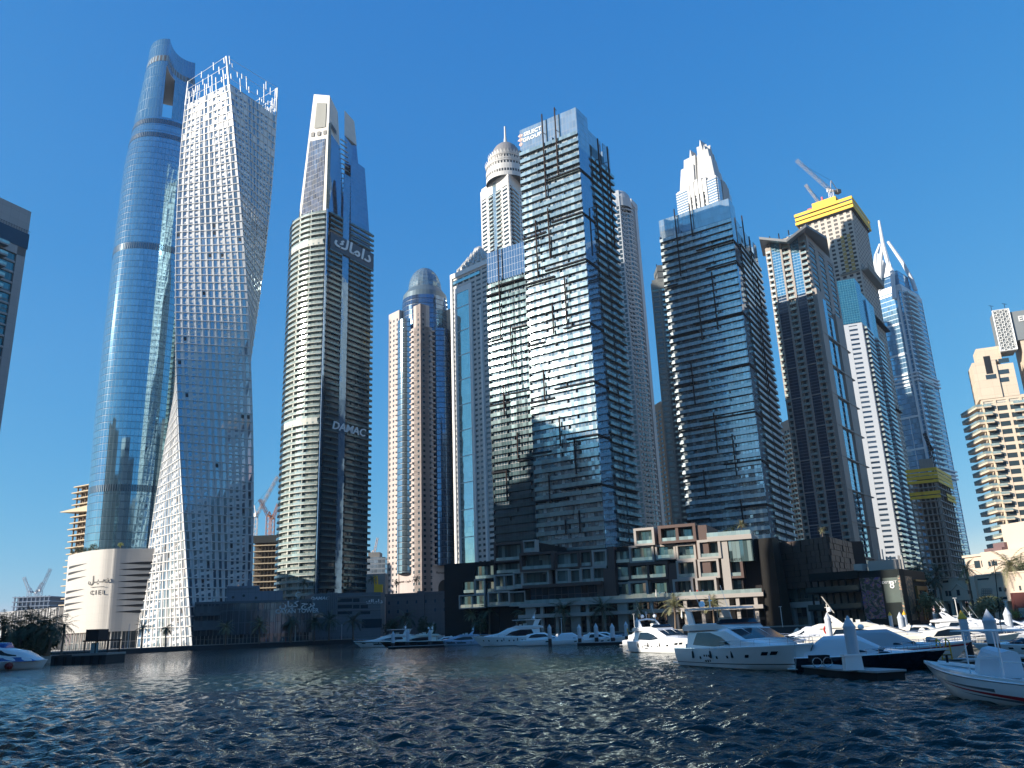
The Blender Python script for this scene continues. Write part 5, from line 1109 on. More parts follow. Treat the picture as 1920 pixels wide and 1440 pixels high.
# ---------------------------------------------------------------- stacked box houses under the glass towers
WBX = plain('pinkish_render', (.36, .32, .285), .7, var=.05); COP = plain('copper_cladding', (.10, .060, .048), .6, .1, var=.1); DBR = plain('dark_brown_cladding', (.022, .018, .017), .7, .0, spec=.2)
UG = glass('house_glazing', (.20, .32, .32), metal=.6, rough=.05, pw=1.1, fh=50, mw=.08, mh=0, frame=(.03, .035, .035), dark=.75, blinds=.4, blindcol=(.3, .38, .36), tilt=.05, wob=.05)
def boxhouses():
    A, B = (-27, 288), (74, 244); F = Fac(A, B); root = thing('box_houses', 'stacked boxy houses with copper and cream frames along the quay', 'townhouses', (20, 265, 0)); zc = lambda y, x=1200: hit(F, x, y)[1]
    # stepped dark body
    m = MB(); steps = [(868, 1080), (928, 1022), (1000, 1024), (1190, 1000), (1335, 1014), (1420, 1010)]
    tops = [(868, 890, 1092), (890, 929, 1062), (929, 1010, 1020), (1010, 1190, 1032), (1190, 1236, 1000), (1236, 1306, 990), (1306, 1352, 1016), (1352, 1420, 1010)]
    for x0, x1, y in tops:
        u0, z1 = hit(F, x0, y); u1, _ = hit(F, x1, y); F.box(m, u0, u1, 1.6, z1 - .6, -38, -1.6)
    m.build('body', DBR, root)
    UN = {}
    def unit(x0, y0, x1, y1, mat, fr=.55, out=.4, back=None, rail=True, div=0, nm='house_unit'):
        u0, z1 = hit(F, x0, (y0 * 1.0)); u1, zb1 = hit(F, x1, y0); _, z0 = hit(F, (x0 + x1) / 2, y1); z1 = (z1 + zb1) / 2 
        d = -1.5 if back is None else back; m = MB()
        F.box(m, u0, u1, z1 - fr, z1, d, out); F.box(m, u0, u1, z0, z0 + fr * .8, d, out - .01); F.box(m, u0, u0 + fr, z0 + fr * .8, z1 - fr, d, out - .02); F.box(m, u1 - fr, u1, z0 + fr * .8, z1 - fr, d, out - .02)
        if div: F.box(m, (u0 + u1) / 2 - fr / 2, (u0 + u1) / 2 + fr / 2, z0 + fr * .8, z1 - fr, d, out - .2)
        o = m.build(nm, mat, root)
        g = MB(); F.box(g, u0 + fr, u1 - fr, z0 + fr * .8, z1 - fr, d, d + 1.0 if d > -2 else -.7); g.build('glazing', UG, o)
        if rail:
            g = MB(); F.box(g, u0 + fr, u1 - fr, z0 + fr * .8, z0 + fr * .8 + 1.0, out - .3, out - .26)
            g.build('balustrade', BALG, o)
    C_, Wm, D_ = COP, WBX, DBR
    L = [(979, 1036, 1042, 1071, C_, .8, 2.6, -5), (983, 1071, 1033, 1101, Wm, .5, 2.2), (929, 1018, 984, 1054, C_, .7, 1.6), (983, 1013, 1007, 1036, Wm, .5, 1.4), (1042, 1035, 1086, 1066, C_, .6, .6), (1087, 1032, 1111, 1064, C_, .6, .9),
         (1111, 1031, 1139, 1062, Wm, .6, 1.2), (1111, 1062, 1139, 1093, Wm, .6, 1.2), (1042, 1067, 1068, 1098, Wm, .5, .6), (1068, 1067, 1088, 1098, Wm, .4, .4), (1089, 1064, 1111, 1094, Wm, .5, .9), (1150, 1030, 1182, 1058, D_, .6, .3),
         (1150, 1060, 1182, 1090, D_, .5, .3), (1150, 1092, 1181, 1123, Wm, .5, .4), (889, 1058, 930, 1087, D_, .5, .8), (866, 1088, 891, 1114, D_, .5, .3), (891, 1086, 911, 1114, Wm, .45, .9), (929, 1077, 967, 1107, Wm, .5, 1.4, None, 1), (966, 1073, 983, 1104, Wm, .5, 2.0), (911, 1088, 929, 1112, D_, .5, .2),
         (919, 1109, 960, 1137, Wm, .5, 2.2, None, 1), (960, 1109, 991, 1137, Wm, .4, 2.8), (863, 1115, 912, 1141, Wm, .4, 1.2, None, 1), (929, 1055, 980, 1076, D_, .4, .6),
         (1191, 991, 1229, 1024, Wm, .75, 2.4, -3), (1237, 985, 1307, 1019, C_, .9, 3.0, -5, 1), (1181, 1023, 1227, 1055, Wm, .65, 1.6), (1229, 1021, 1267, 1050, Wm, .6, 1.2), (1268, 1020, 1305, 1051, Wm, .6, 1.4), (1310, 1013, 1353, 1049, Wm, .75, 3.2, -4),
         (1181, 1055, 1255, 1088, C_, .8, 2.6, -4, 1), (1270, 1051, 1307, 1086, Wm, .65, 2.4), (1311, 1049, 1350, 1085, Wm, .65, 3.0), (1181, 1089, 1218, 1123, Wm, .7, 2.4), (1219, 1088, 1256, 1121, C_, .7, 2.0), (1264, 1086, 1302, 1120, Wm, .65, 2.6), (1307, 1084, 1346, 1120, Wm, .65, 3.2),
         (1360, 1048, 1394, 1085, C_, .8, 2.6, -5), (1362, 1085, 1394, 1116, D_, .5, 1.2)]
    for q in L: unit(*q[:7], *(q[7:8] or (None,)), div=q[8] if len(q) > 8 else 0)
    m = MB(); u0, z1 = hit(F, 1305, 987); u1, z0 = hit(F, 1330, 1085); F.box(m, u0, u0 + 3.6, z0, z1, -16, 2.4)
    u0, z1 = hit(F, 1140, 1026); F.box(m, u0, u0 + 2.2, 1.6, z1, -6, 1.3); u0, z1 = hit(F, 1254, 1057); F.box(m, u0, u0 + 2.6, 8, z1, -8, 2.0); m.build('copper_fin', C_, root)
    m = MB(); u0, z1 = hit(F, 1368, 1014); u1, z0 = hit(F, 1416, 1052); F.box(m, u0 - 6, u1 + .2, z1 - .1, z1 + 1.3, -9, 3.4); F.box(m, u0 - 2.6, u0 - .3, z0 - 16, z1 - .1, -4, 2.8); m.build('roof_terrace', Wm, root)
    m = MB(); F.box(m, u0, u1, z0, z1 - .2, -2, 2.6); m.build('corner_glazing', UG, root)
    m = MB(); F.box(m, u0 - 6, u1, z1 + 1.3, z1 + 2.5, 3.1, 3.2); F.box(m, u1, u1 + .1, z1 + 1.3, z1 + 2.5, -6, 3.1); m.build('roof_balustrade', BALG, root)
    # dark glazed restaurant and galleries along the promenade
    m = MB(); u0, z1 = hit(F, 992, 1100); u1, z0 = hit(F, 1139, 1132); F.box(m, u0 + 2, u1 - 2, z0 + .8, z1 - .8, -2, 3.5); m.build('restaurant_glazing', glass('restaurant_glass', (.05, .07, .09), metal=.4, pw=2.2, fh=4.5, mw=.15, mh=.15, frame=(.05, .035, .03), dark=.6), root)
    m = MB(); F.box(m, u0, u1, z1 - .8, z1 + .2, -2, 5.5); F.box(m, u1 - 1.8, u1 + .2, z0, z1 - .8, -2, 4.0); F.box(m, u1 + .2, u1 + 4, z0, z1 + 4, -2, 3); m.build('copper_frame', C_, root)
    for (ya, xa) in ((1136, 1000), (1156, 1000)):
        m = MB(); ua, zz = hit(F, xa, ya); ub, _ = hit(F, 1440, ya); F.box(m, ua - 2, ub, zz - .55, zz + .55, -2, 7.0 if ya < 1150 else 7.6); m.build('gallery_beam', WBX, root)
    for i in range(15):
        m = MB(); u = ua + i * (ub - ua) / 14.5; F.box(m, u, u + (1.0 if i % 3 else 3.2), 1.6, hit(F, 1000, 1136)[1] - .55, 5.2, 6.3); m.build('column', WBX if i % 3 else CONC, root)
    m = MB(); F.box(m, ua - 1, ub, 1.6, hit(F, 1000, 1136)[1], -2, .3); m.build('shopfront', glass('shop_windows', (.07, .08, .08), metal=.3, pw=2.6, fh=3.6, mw=.35, mh=.8, frame=(.04, .03, .03), dark=.8, blinds=.2, blindcol=(.35, .3, .25)), root)
    m = MB(); F.box(m, ua, ub, hit(F, 1000, 1136)[1] + .55, hit(F, 1000, 1136)[1] + 1.6, 6.8, 6.86); m.build('gallery_balustrade', BALG, root)
    m = MB(); zz = hit(F, 1000, 1156)[1]
    for s, t in (('RESTAURANT', .42), ('CAFE', .62), ('MARINA', .74)): pass
    # leaning dark slab at the right end, with a seam of light metal
    sl = thing('dark_slab_tower', 'tall black leaning slab at the end of the stacked houses', 'building', (76, 243, 0)); m = MB(); G = Fac(B, (84, 238)); u0, z1 = hit(F, 1418, 1007)
    P = [W(1422, 1010, 240), W(1446, 1008, 236)]; Q = [W(1437, 1160, 240), W(1461, 1160, 234)]
    a0, a1 = P; b0, b1 = Q; bk = Vector((4, 16, 0)); m.hexa([(b0.x, b0.y, 1.6), (b1.x + 1, b1.y, 1.6), (b1.x + 5, b1.y + 16, 1.6), (b0.x + 4, b0.y + 16, 1.6), (a0.x, a0.y, a0.z), (a1.x, a1.y, a1.z), (a1.x + 4, a1.y + 16, a1.z), (a0.x + 4, a0.y + 16, a0.z)]); m.build('wall', plain('black_cladding', (.010, .009, .008), .6, spec=.15), sl)
    m = MB(); m.hexa([(b1.x + 1.02, b1.y - .1, 1.6), (b1.x + 5, b1.y + 4, 1.6), (b1.x + 8, b1.y + 16, 1.6), (b1.x + 5.05, b1.y + 16, 1.6), (a1.x + .05, a1.y - .1, a1.z), (a1.x + 3, a1.y + 4, a1.z), (a1.x + 7, a1.y + 16, a1.z), (a1.x + 4.05, a1.y + 16, a1.z)]); m.build('bronze_face', plain('bronze_cladding', (.045, .032, .022), .7, .0, spec=.2), sl)
    # brown panelled block
    bl = thing('panelled_block', 'brown block clad in bumpy square panels, beside the black slab', 'building', (95, 235, 0)); a = W(1446, 1010, 245); b = W(1551, 1006, 228); c = W(1594, 1012, 250)
    F1, F2 = Fac(a.xy, b.xy), Fac(b.xy, c.xy); zt = b.z; zb = W(1551, 1099, 228).z; PB = plain('brown_panel', (.075, .048, .036), .6, .0, var=.2, scale=.8); r = random.Random(5)
    m = MB(); pl = [tuple(a.xy), tuple(b.xy), tuple(c.xy), (a.x + 30, a.y + 30)]; m.prism(pl, zb, zt); m.build('core', DBR, bl)
    for FF, cols in ((F1, 13), (F2, 11)):
        m = MB(); rows = 8; cw, ch = FF.w / cols, (zt - zb) / rows
        for i in range(cols):
            for j in range(rows):
                s = (j % 2) * .5 * cw if FF is F2 else r.uniform(0, .3) * cw; ua = i * cw + s - .2; ub = min(FF.w, ua + cw - .12); ua = max(0, ua)
                if ub - ua > .4: FF.box(m, ua, ub, zb + j * ch + .06, zb + (j + 1) * ch - .06, 0, .15 + r.random() * .35)
        m.build('panel_wall', PB, bl)
    m = MB(); F1.box(m, 0, F1.w, zb - 3.6, zb - .1, -12, -.5); m.build('window_band', glass('reflective_band', (.42, .44, .36), metal=.7, pw=1.2, fh=9, mw=.06, mh=0, dark=.7, tilt=.08, wob=.06), bl)
    m = MB(); F1.box(m, -1, F1.w + 2, zb - 5.2, zb - 3.7, -12, 1.0)
    for u in (0, 4.5, 10, 15.5): F1.box(m, u, u + 1.1, 1.6, zb - 5.2, -.6, .6)
    m.build('canopy_frame', plain('pale_trim', (.34, .31, .28), .7), bl); m = MB(); F1.box(m, 0, F1.w, 1.6, zb - 5.2, -12, -1.2); m.build('shopfront', glass('shop_row', (.08, .08, .08), metal=.3, pw=1.8, fh=3.6, mw=.2, mh=.5, frame=(.05, .05, .05), dark=.8, blinds=.3, blindcol=(.3, .28, .22)), bl)
    m = MB(); F.box(m, 0, 0.01, 0, .01, 0, .01)
boxhouses()
# roof slab that the two big towers stand on
m = MB(); m.prism([(-26, 291), (74, 250), (108, 262), (140, 380), (60, 400), (20, 350), (-14, 352)], 1.6, 26.0); o = m.build('podium_block', DBR); tag(o, 'dark podium mass that carries the balconied glass towers', 'podium')
m = MB(); m.prism([(30.9, 289.2), (7.2, 304.4), (24, 328), (46.4, 314)], 26.01, 27.5); m.prism([(10, 298), (30, 286), (34, 287.5), (44, 303), (20, 318)], 24, 26.0 + .02)
o = m.build('plinth', WBX); tag(o, 'cream plinth right under the tall SELECT GROUP tower', 'plinth')

# ---------------------------------------------------------------- dark restaurant building with murals
def mural(name, cols, seed):
    m, nt, p = newmat(name); n = N(nt); tc = n.node('ShaderNodeTexCoord'); ns = n.noise(tc.outputs['Object'], .55, 1, .5); ns.inputs['Distortion'].default_value = 2.6
    mp = n.node('ShaderNodeMapping'); mp.inputs['Location'].default_value = (seed, seed * 2, 0); n.L(tc.outputs['Object'], mp.inputs['Vector']); n.L(mp.outputs[0], ns.inputs['Vector'])
    cr_ = n.node('ShaderNodeValToRGB'); e = cr_.color_ramp.elements; e[0].position = .46; e[0].color = (.01, .02, .018, 1); e[1].position = .75; e[1].color = (*cols[-1], 1)
    for i, c in enumerate(cols[:-1]): k = e.new(.50 + .045 * i); k.color = (*c, 1)
    n.L(ns.outputs['Fac'], cr_.inputs[0]); n.L(cr_.outputs[0], p.inputs['Base Color']); p.inputs['Roughness'].default_value = .5; return m
def restaurant():
    a, b, c = W(1520, 1100, 205), W(1690, 1100, 190), W(1748, 1100, 215); F, G = Fac(a.xy, b.xy), Fac(b.xy, c.xy); root = thing('restaurant_building', 'black restaurant building with floral murals and the sign DISTRICT 8', 'restaurant', (a.x, a.y, 0))
    BLK = plain('black_render', (.010, .015, .015), .7, spec=.15); zt = hit(F, 1690, 1066)[1]; zl = hit(F, 1560, 1073)[1]; us = hit(F, 1612, 1100)[0]
    m = MB(); F.box(m, us, F.w, 1.6, zt, -3, 0); m.prism([F.pt(us + .1, 0, -.01)[:2], F.pt(F.w, 0, -.01)[:2], G.pt(G.w * .8, 0)[:2], F.pt(us + 6, 0, -22)[:2]], 1.6, zt - .02); F.box(m, 0, us, zl - 1.8, zl, -12, .4)
    for i in range(7): F.box(m, us * i / 7, us * i / 7 + .3, 1.6, zl - 1.8, -.4, 0)
    m.build('wall', BLK, root)
    m = MB(); F.box(m, 0, us, 1.6, zl - 1.8, -12, -3.5); m.build('inner_wall', plain('dim_inner_wall', (.22, .21, .19), .8), root)
    for k in range(2):
        z = 5.6 + 4.0 * k; m = MB(); F.box(m, -1, us, z - .4, z, -12, .8); m.build('terrace_slab', BLK, root)
        m = MB(); F.box(m, -1, us, z, z + 1.1, .7, .76); m.build('balustrade', plain('teal_glass_rail', (.03, .06, .06), .15, .3), root)
    M1 = mural('mural_paint', [(.20, .20, .11), (.12, .03, .14), (.03, .07, .24), (.26, .05, .03), (.34, .33, .23)], 3); M2 = mural('mural_paint_two', [(.03, .10, .06), (.26, .03, .03), (.28, .27, .18), (.30, .13, .02), (.24, .23, .16)], 9)
    for xa, xb, mt in ((1614, 1653, M1), (1686, 1690, M2)):
        m = MB(); u0, u1 = hit(F, xa, 1100)[0], hit(F, xb, 1100)[0]; F.quad(m, u0, min(u1, F.w), 3, zt - 1.5, .06); m.build('mural', mt, root)
    m = MB(); G.quad(m, .0, G.w * .34, 2.4, zt - 1.5, .06); m.build('mural', M2, root)
    m = MB(); u0, u1 = hit(F, 1657, 1100)[0], hit(F, 1686, 1100)[0]; z1 = hit(F, 1670, 1083)[1]; z0 = hit(F, 1670, 1130)[1]; F.quad(m, u0, u1, z0, z1, .05); m.build('sign_panel', plain('green_black_panel', (.035, .06, .05), .3, var=.5, scale=.3), root)
    m = MB(); u, z = hit(F, 1668, 1092); text_on(F, 'DISTRICT', .78, u, z, .08, m); u, z = hit(F, 1673, 1097); text_on(F, '8', 2.3, u, z, .08, m); m.build('sign_lettering', LETTERW, root)
    m = MB()
    for (x0, x1, y0, y1) in ((.40, .75, .55, .62), (.40, .46, .3, .58), (.69, .75, .12, .58), (.40, .75, .70, .73), (.5, .53, .05, .3), (.58, .61, .05, .28)):
        G.box(m, G.w * x0, G.w * x1, 1.6 + zt * y0, 1.6 + zt * y1, 0, .5)
    m.build('amber_frame', plain('amber_timber', (.34, .15, .03), .5), root); m = MB(); G.box(m, G.w * .36, G.w * .8, 1.6, zt * .4, -.01, .25); m.build('timber_wall', plain('brown_timber', (.09, .035, .02), .6), root)
    m = MB(); F.box(m, us + 1, us + 7.5, zt, zt + 2.4, -9, -4); F.box(m, us - 2.0, us, zl, zl + 1.6, -6, -3)
    for s in (3, 4): F.box(m, us + s, us + s + .2, zt + 2.4, zt + 5, -6, -5.8)
    for s in (.80, .84, .93, .96): F.box(m, F.w * s, F.w * s + .35, zt, zt + 3.2, -5, -4.7)
    m.build('roof_plant', plain('roof_plant_paint', (.38, .35, .31), .7), root)
restaurant()
# ---------------------------------------------------------------- low cream building on the right, with upper villa storeys
LC = plain('cream_stucco', (.58, .47, .37), .8, var=.05)
def lowcream():
    root = thing('cream_arcade', 'low cream arcade building with arched gables and shops at street level', 'building', (110, 200, 0)); a = W(1744, 1100, 232); b = W(1960, 1100, 196); F = Fac(a.xy, b.xy); zt = hit(F, 1800, 1086)[1]; zb = hit(F, 1800, 1124)[1]; w_ = F.w
    zt2 = hit(F, 1890, 1076)[1]
    m = MB(); F.box(m, 0, w_ * .48, zb, zt, -14, 0); F.box(m, w_ * .48, w_, zb - 1, zt2, -14, 1.2); F.box(m, w_ * .45, w_ * .49, 1.6, zt + .4, -3, 1.9); F.box(m, -.2, w_ * .48, zt, zt + .35, -14.2, .2); F.box(m, w_ * .48, w_, zt2, zt2 + .35, -14.2, 1.4); F.box(m, 0, w_ * .48, zb - .25, zb, -14, .25)
    for i in range(6): F.box(m, i * w_ * .085, i * w_ * .085 + .9, 1.6, zb, -1.2, -.1)
    for i in range(6): F.box(m, w_ * .5 + i * w_ * .09, w_ * .5 + i * w_ * .09 + 1.2, 1.6, zb - 1, -1.2, 1.1)
    m.build('wall', LC, root); m = MB(); F.box(m, 0, w_, 1.6, zb - .9, -14, -1.6); m.build('shopfront', plain('dark_shops', (.03, .028, .026), .4), root)
    for (x0, x1, y0, y1) in ((1772, 1777, 1108, 1118), (1778, 1783, 1108, 1118), (1793, 1799, 1106, 1117), (1814, 1820, 1105, 1114), (1821, 1828, 1105, 1115), (1748, 1752, 1106, 1119), (1767, 1778, 1088, 1093), (1810, 1826, 1086, 1089), (1840, 1862, 1085, 1088), (1850, 1854, 1120, 1125), (1856, 1860, 1120, 1125), (1862, 1866, 1119, 1124), (1880, 1885, 1101, 1109), (1889, 1894, 1101, 1109), (1882, 1896, 1119, 1124), (1918, 1922, 1098, 1107)):
        u0, z1 = hit(F, x0, y0); u1, _ = hit(F, x1, y0); _, z0 = hit(F, x0, y1); d = .03 if x0 < 1840 else 1.23; m = MB(); F.quad(m, u0, u1, z0, z1, d); m.build('window', DGLASS, root)
    m = MB()
    for j in range(3):
        for i in range(5):
            u, z = hit(F, 1850 + i * 4, 1106 + j * 4); n = 8
            for k in range(n): a0, a1 = 2 * pi * k / n, 2 * pi * (k + 1) / n; m.face([F.pt(u + .42 * cos(a0), z + .42 * sin(a0), 1.25), F.pt(u + .42 * cos(a1), z + .42 * sin(a1), 1.25), F.pt(u + .26 * cos(a1), z + .26 * sin(a1), 1.25), F.pt(u + .26 * cos(a0), z + .26 * sin(a0), 1.25)])
    m.build('ring_screen', plain('grey_rings', (.2, .19, .18), .6), root)
    m = MB(); u, z = hit(F, 1796, 1100); m.tube([F.pt(u - 2.6, z - .9, .1), F.pt(u - 1.5, z - .3, .1), F.pt(u, z + .7, .1), F.pt(u + 1.5, z - .3, .1), F.pt(u + 2.6, z - .9, .1), F.pt(w_ * .45, z - 1.2, .1)], .14, 5); m.build('gable_moulding', LC, root)
    k = thing('brown_kiosk', 'dark brown shop kiosk in front of the cream arcade', 'kiosk', (128, 192, 0)); a2, b2 = W(1902, 1130, 190), W(1950, 1130, 188); K = Fac(a2.xy, b2.xy); m = MB(); zt3 = hit(K, 1910, 1111)[1]; K.box(m, 0, K.w, 1.6, zt3, -5, 0); m.build('wall', plain('maroon_cladding', (.10, .03, .025), .5), k)
    m = MB(); K.box(m, .5, K.w, 2.2, 4.2, 0, .08); m.build('shop_window', TEALG, k)
    v = thing('cream_villa_block', 'cream villa storeys with dark windows above the arcade', 'building', (125, 225, 0)); a3, b3 = W(1815, 1080, 245), W(1965, 1080, 218); V = Fac(a3.xy, b3.xy); z1 = hit(V, 1835, 1043)[1]; z2 = hit(V, 1880, 1032)[1]; w3 = V.w; us = hit(V, 1851, 1060)[0]
    m = MB(); V.box(m, 0, us, 1.6, z1, -14, 0); V.box(m, us, w3, 1.6, z2, -14, 1.5); V.box(m, -.4, us, z1, z1 + .6, -14, .5); V.box(m, us + 6, w3, z2, z2 + 7, -14, -1.5); m.build('wall', LC, v)
    m = MB(); V.box(m, us + .5, us + 7, z2, z2 + .9, -6, .5); V.box(m, us + 3, us + 7, z2 + .9, z2 + 2.2, -5, -.5); m.build('tiled_roof', plain('mauve_tiles', (.16, .10, .10), .8), v)
    for (x0, x1, y0, y1, d) in ((1826, 1837, 1052, 1066, .03), (1839, 1852, 1051, 1063, .03), (1844, 1848, 1077, 1082, .03), (1850, 1853, 1077, 1082, 0), (1861, 1866, 1053, 1062, 1.53), (1867, 1872, 1052, 1061, 1.53), (1873, 1878, 1052, 1061, 1.53), (1867, 1873, 1073, 1080, 1.53), (1874, 1885, 1072, 1080, 1.53)):
        u0, zz = hit(V, x0, y0); u1, _ = hit(V, x1, y0); _, z0 = hit(V, x0, y1); m = MB(); V.quad(m, u0, u1, z0, zz, d + .02); m.build('window', DGLASS, v)
lowcream()
# ---------------------------------------------------------------- far blocks, sites and cranes
def farstuff():
    Y = 800; a, b = W(22, 1160, Y), W(86, 1160, Y); z1 = W(50, 1118, Y).z; root = thing('unfinished_block', 'hazy distant concrete frame under construction at the far left', 'building', (a.x, Y, 0)); F = Fac(a.xy, b.xy); HZ = plain('haze_tinted_concrete', (.22, .27, .34), .9)  # bluish concrete: distance haze painted into the colour
    z = 2
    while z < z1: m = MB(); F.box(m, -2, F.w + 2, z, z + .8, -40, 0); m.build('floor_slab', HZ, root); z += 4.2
    m = MB(); F.box(m, 2, F.w - 2, 1, z1 - 1, -38, -2)
    for i in range(9): F.box(m, i * F.w / 8 - .5, i * F.w / 8 + .5, 2, z1, -1.6, -.4)
    m.build('core', plain('haze_tinted_grey', (.14, .18, .24), .9), root)  # core greyed the same way, haze in the colour
    for (hx, hy, tx, ty, s) in ((55, 1110, 45, 1082, 'leftmost faint crane on the distant concrete frame'), (68, 1112, 80, 1092, 'middle faint crane on the distant concrete frame'), (76, 1108, 95, 1066, 'rightmost faint crane on the distant concrete frame')):
        h = W(hx, hy, Y + 15); luffer(s, (h.x, h.y, z1), h, W(tx, ty, Y + 10), 2.6, plain('haze_tinted_crane', (.40, .44, .5), .6), 'distant cranes')  # crane colour paled and blued to stand in for haze
    Y = 520; a, b = W(-60, 1170, Y), W(108, 1170, Y - 60); z1 = W(100, 1139, Y - 60).z; root = thing('ribbed_hall', 'long low hall with pale ribbed walls at the far left', 'building', (a.x, Y, 0)); F = Fac(a.xy, b.xy); m = MB(); F.box(m, 0, F.w, 1.6, z1, -30, 0); m.build('wall', plain('pale_grey_wall', (.34, .34, .35), .7), root)
    m = MB()
    for i in range(30): u = F.w * (.45 + .55 * i / 30); F.box(m, u, u + .7, 1.6, z1 + rnd.uniform(-1, .2), 0, rnd.uniform(.4, 1.6))
    m.build('ribs', plain('pale_ribs', (.42, .41, .40), .6), root)
    # tower site behind the oval tower
    TAN = plain('tan_concrete', (.50, .40, .27), .85, var=.1); Y = 500; a, b = W(131, 1030, Y), W(168, 1030, Y - 10); F = Fac(a.xy, b.xy); zt = W(150, 912, Y).z; root = thing('unfinished_tower', 'tan concrete floors of a tower site behind the oval glass tower', 'skyscraper', (a.x, Y, 0)); z = 4; k = 0  # warm tan tone for the slabs of both sites
    while z < zt:
        m = MB(); e = 1.8 if k % 3 else 2.6; F.box(m, -e, F.w + e, z, z + .6, -16, e * .6); m.build('floor_slab', TAN, root); z += 3.7; k += 1
    m = MB(); F.box(m, 3, F.w, 2, zt, -14, -2)
    for i in range(5): F.box(m, i * F.w / 4.5, i * F.w / 4.5 + .6, 2, zt, -1.2, -.4)
    m.build('core', plain('site_core', (.16, .12, .09), .9), root)
    m = MB(); zz = W(130, 966, Y).z; m.hexa([F.pt(-8, zz + 2, 4), F.pt(F.w, zz, 4), F.pt(F.w, zz, -10), F.pt(-8, zz + 2, -10), F.pt(-8, zz + 2.4, 4), F.pt(F.w, zz + 4, 3), F.pt(F.w, zz + 4, -10), F.pt(-8, zz + 2.4, -10)]); m.build('catch_platform', TAN, root)
    m = MB(); F.box(m, F.w * .62, F.w * .78, zt, zt + 9, -8, -3); F.box(m, F.w * .95, F.w * 1.12, zt + 1, zt + 11.5, -8, -3); F.box(m, F.w * .62, F.w * 1.1, zt, zt + 2.5, -8, -3); m.build('lift_core', GREYC, root)
    # brown site between the twisted and the curved tower, with cranes
    Y = 560; a, b = W(474, 1090, Y), W(520, 1090, Y); F = Fac(a.xy, b.xy); zt = W(497, 1004, Y).z; root = thing('unfinished_block', 'ochre scaffolded site between the twisted white tower and the curved tower', 'building', (a.x, Y, 0)); z = 3
    while z < zt - 3:
        m = MB(); F.box(m, -1, F.w + 1, z, z + .7, -20, .6); m.build('floor_slab', TAN, root); z += 4.
    m = MB(); F.box(m, 0, F.w, 2, zt - 3, -18, -2)
    for i in range(8): F.box(m, i * F.w / 7, i * F.w / 7 + .35, 2, zt - 2, -.6, 0)
    m.build('core', plain('site_core_brown', (.10, .08, .06), .9), root); m = MB(); F.box(m, -1, F.w + 1, zt - 5, zt, -18, 1); m.build('dark_netting', plain('netting', (.03, .035, .035), .9), root)
    OR = plain('orange_crane_paint', (.50, .26, .18), .5)
    for (bx, hx, hy, tx, ty, s, c) in ((480, 480, 968, 521, 893, 'long pale crane reaching right beside the twisted white tower', CRW), (503, 503, 968, 487, 936, 'orange crane in the gap beside the curved tower', OR), (512, 512, 972, 522, 945, 'small orange crane close to the curved tower', OR)):
        h = W(hx, hy, Y + 10); luffer(s, (h.x, h.y, zt - 2), h, W(tx, ty, Y + 4), 2.0, c)
    # small office and machine between the curved and the domed tower
    Y = 640; a, b = W(684, 1080, Y), W(722, 1080, Y); F = Fac(a.xy, b.xy); zt = W(700, 1045, Y).z; root = thing('office_block', 'distant grey glass office seen between the curved and the domed tower', 'building', (a.x, Y, 0)); m = MB(); F.box(m, 0, F.w, 2, zt, -20, 0); m.build('curtain_wall', glass('far_office_glass', (.30, .38, .46), metal=.6, pw=3, fh=3.6, mw=.3, mh=1.1, frame=(.2, .23, .26)), root)
    m = MB(); F.box(m, 2, F.w * .7, zt, zt + 4, -15, -2); m.build('plant_room', GREYC, root)
    Y = 470; a, b = W(686, 1100, Y), W(722, 1100, Y); F = Fac(a.xy, b.xy); zt = W(700, 1076, Y).z; root = thing('service_block', 'low beige block with a yellow machine between the two towers', 'building', (a.x, Y, 0)); m = MB(); F.box(m, 0, F.w, 2, zt, -8, 0); m.build('wall', plain('beige_wall', (.34, .31, .28), .8), root)
    pr = thing('piling_rig', 'yellow piling rig beside the foot of the domed tower', 'machine', tuple(W(708, 1105, 465))); q = W(707, 1104, 462); t = W(704, 1079, 462); m = MB(); lattice(m, (q.x, q.y, q.z - 4), t, 1.6, 6, .25); m.build('mast', YEL, pr); m = MB(); m.box(q.x - 1.5, q.x + 3, q.y - 1, q.y + 1.5, q.z - 2, q.z + 2.2); m.build('cab', YEL, pr)
    h = W(706, 1020, 700); luffer('tiny faint crane in the gap right of the curved tower', (h.x - 1, h.y, 30), (h.x - 2, h.y, W(700, 1040, 700).z), W(708, 1008, 700), 1.6, plain('pale_orange', (.5, .42, .4), .6), 'distant cranes')  # paler, greyer orange than the nearer cranes
farstuff()
m = MB(); m.prism([(-330, 178), (-118, 206), (-112, 222), (-180, 268), (-330, 200)], -3, 1.58); o = structure(m.build('promenade', ASPH))
m = MB(); Fac((-330, 177.9), (-118, 205.9)).box(m, 0, 213, -3, 1.9, .0, .3); structure(m.build('promenade_edge', QW))
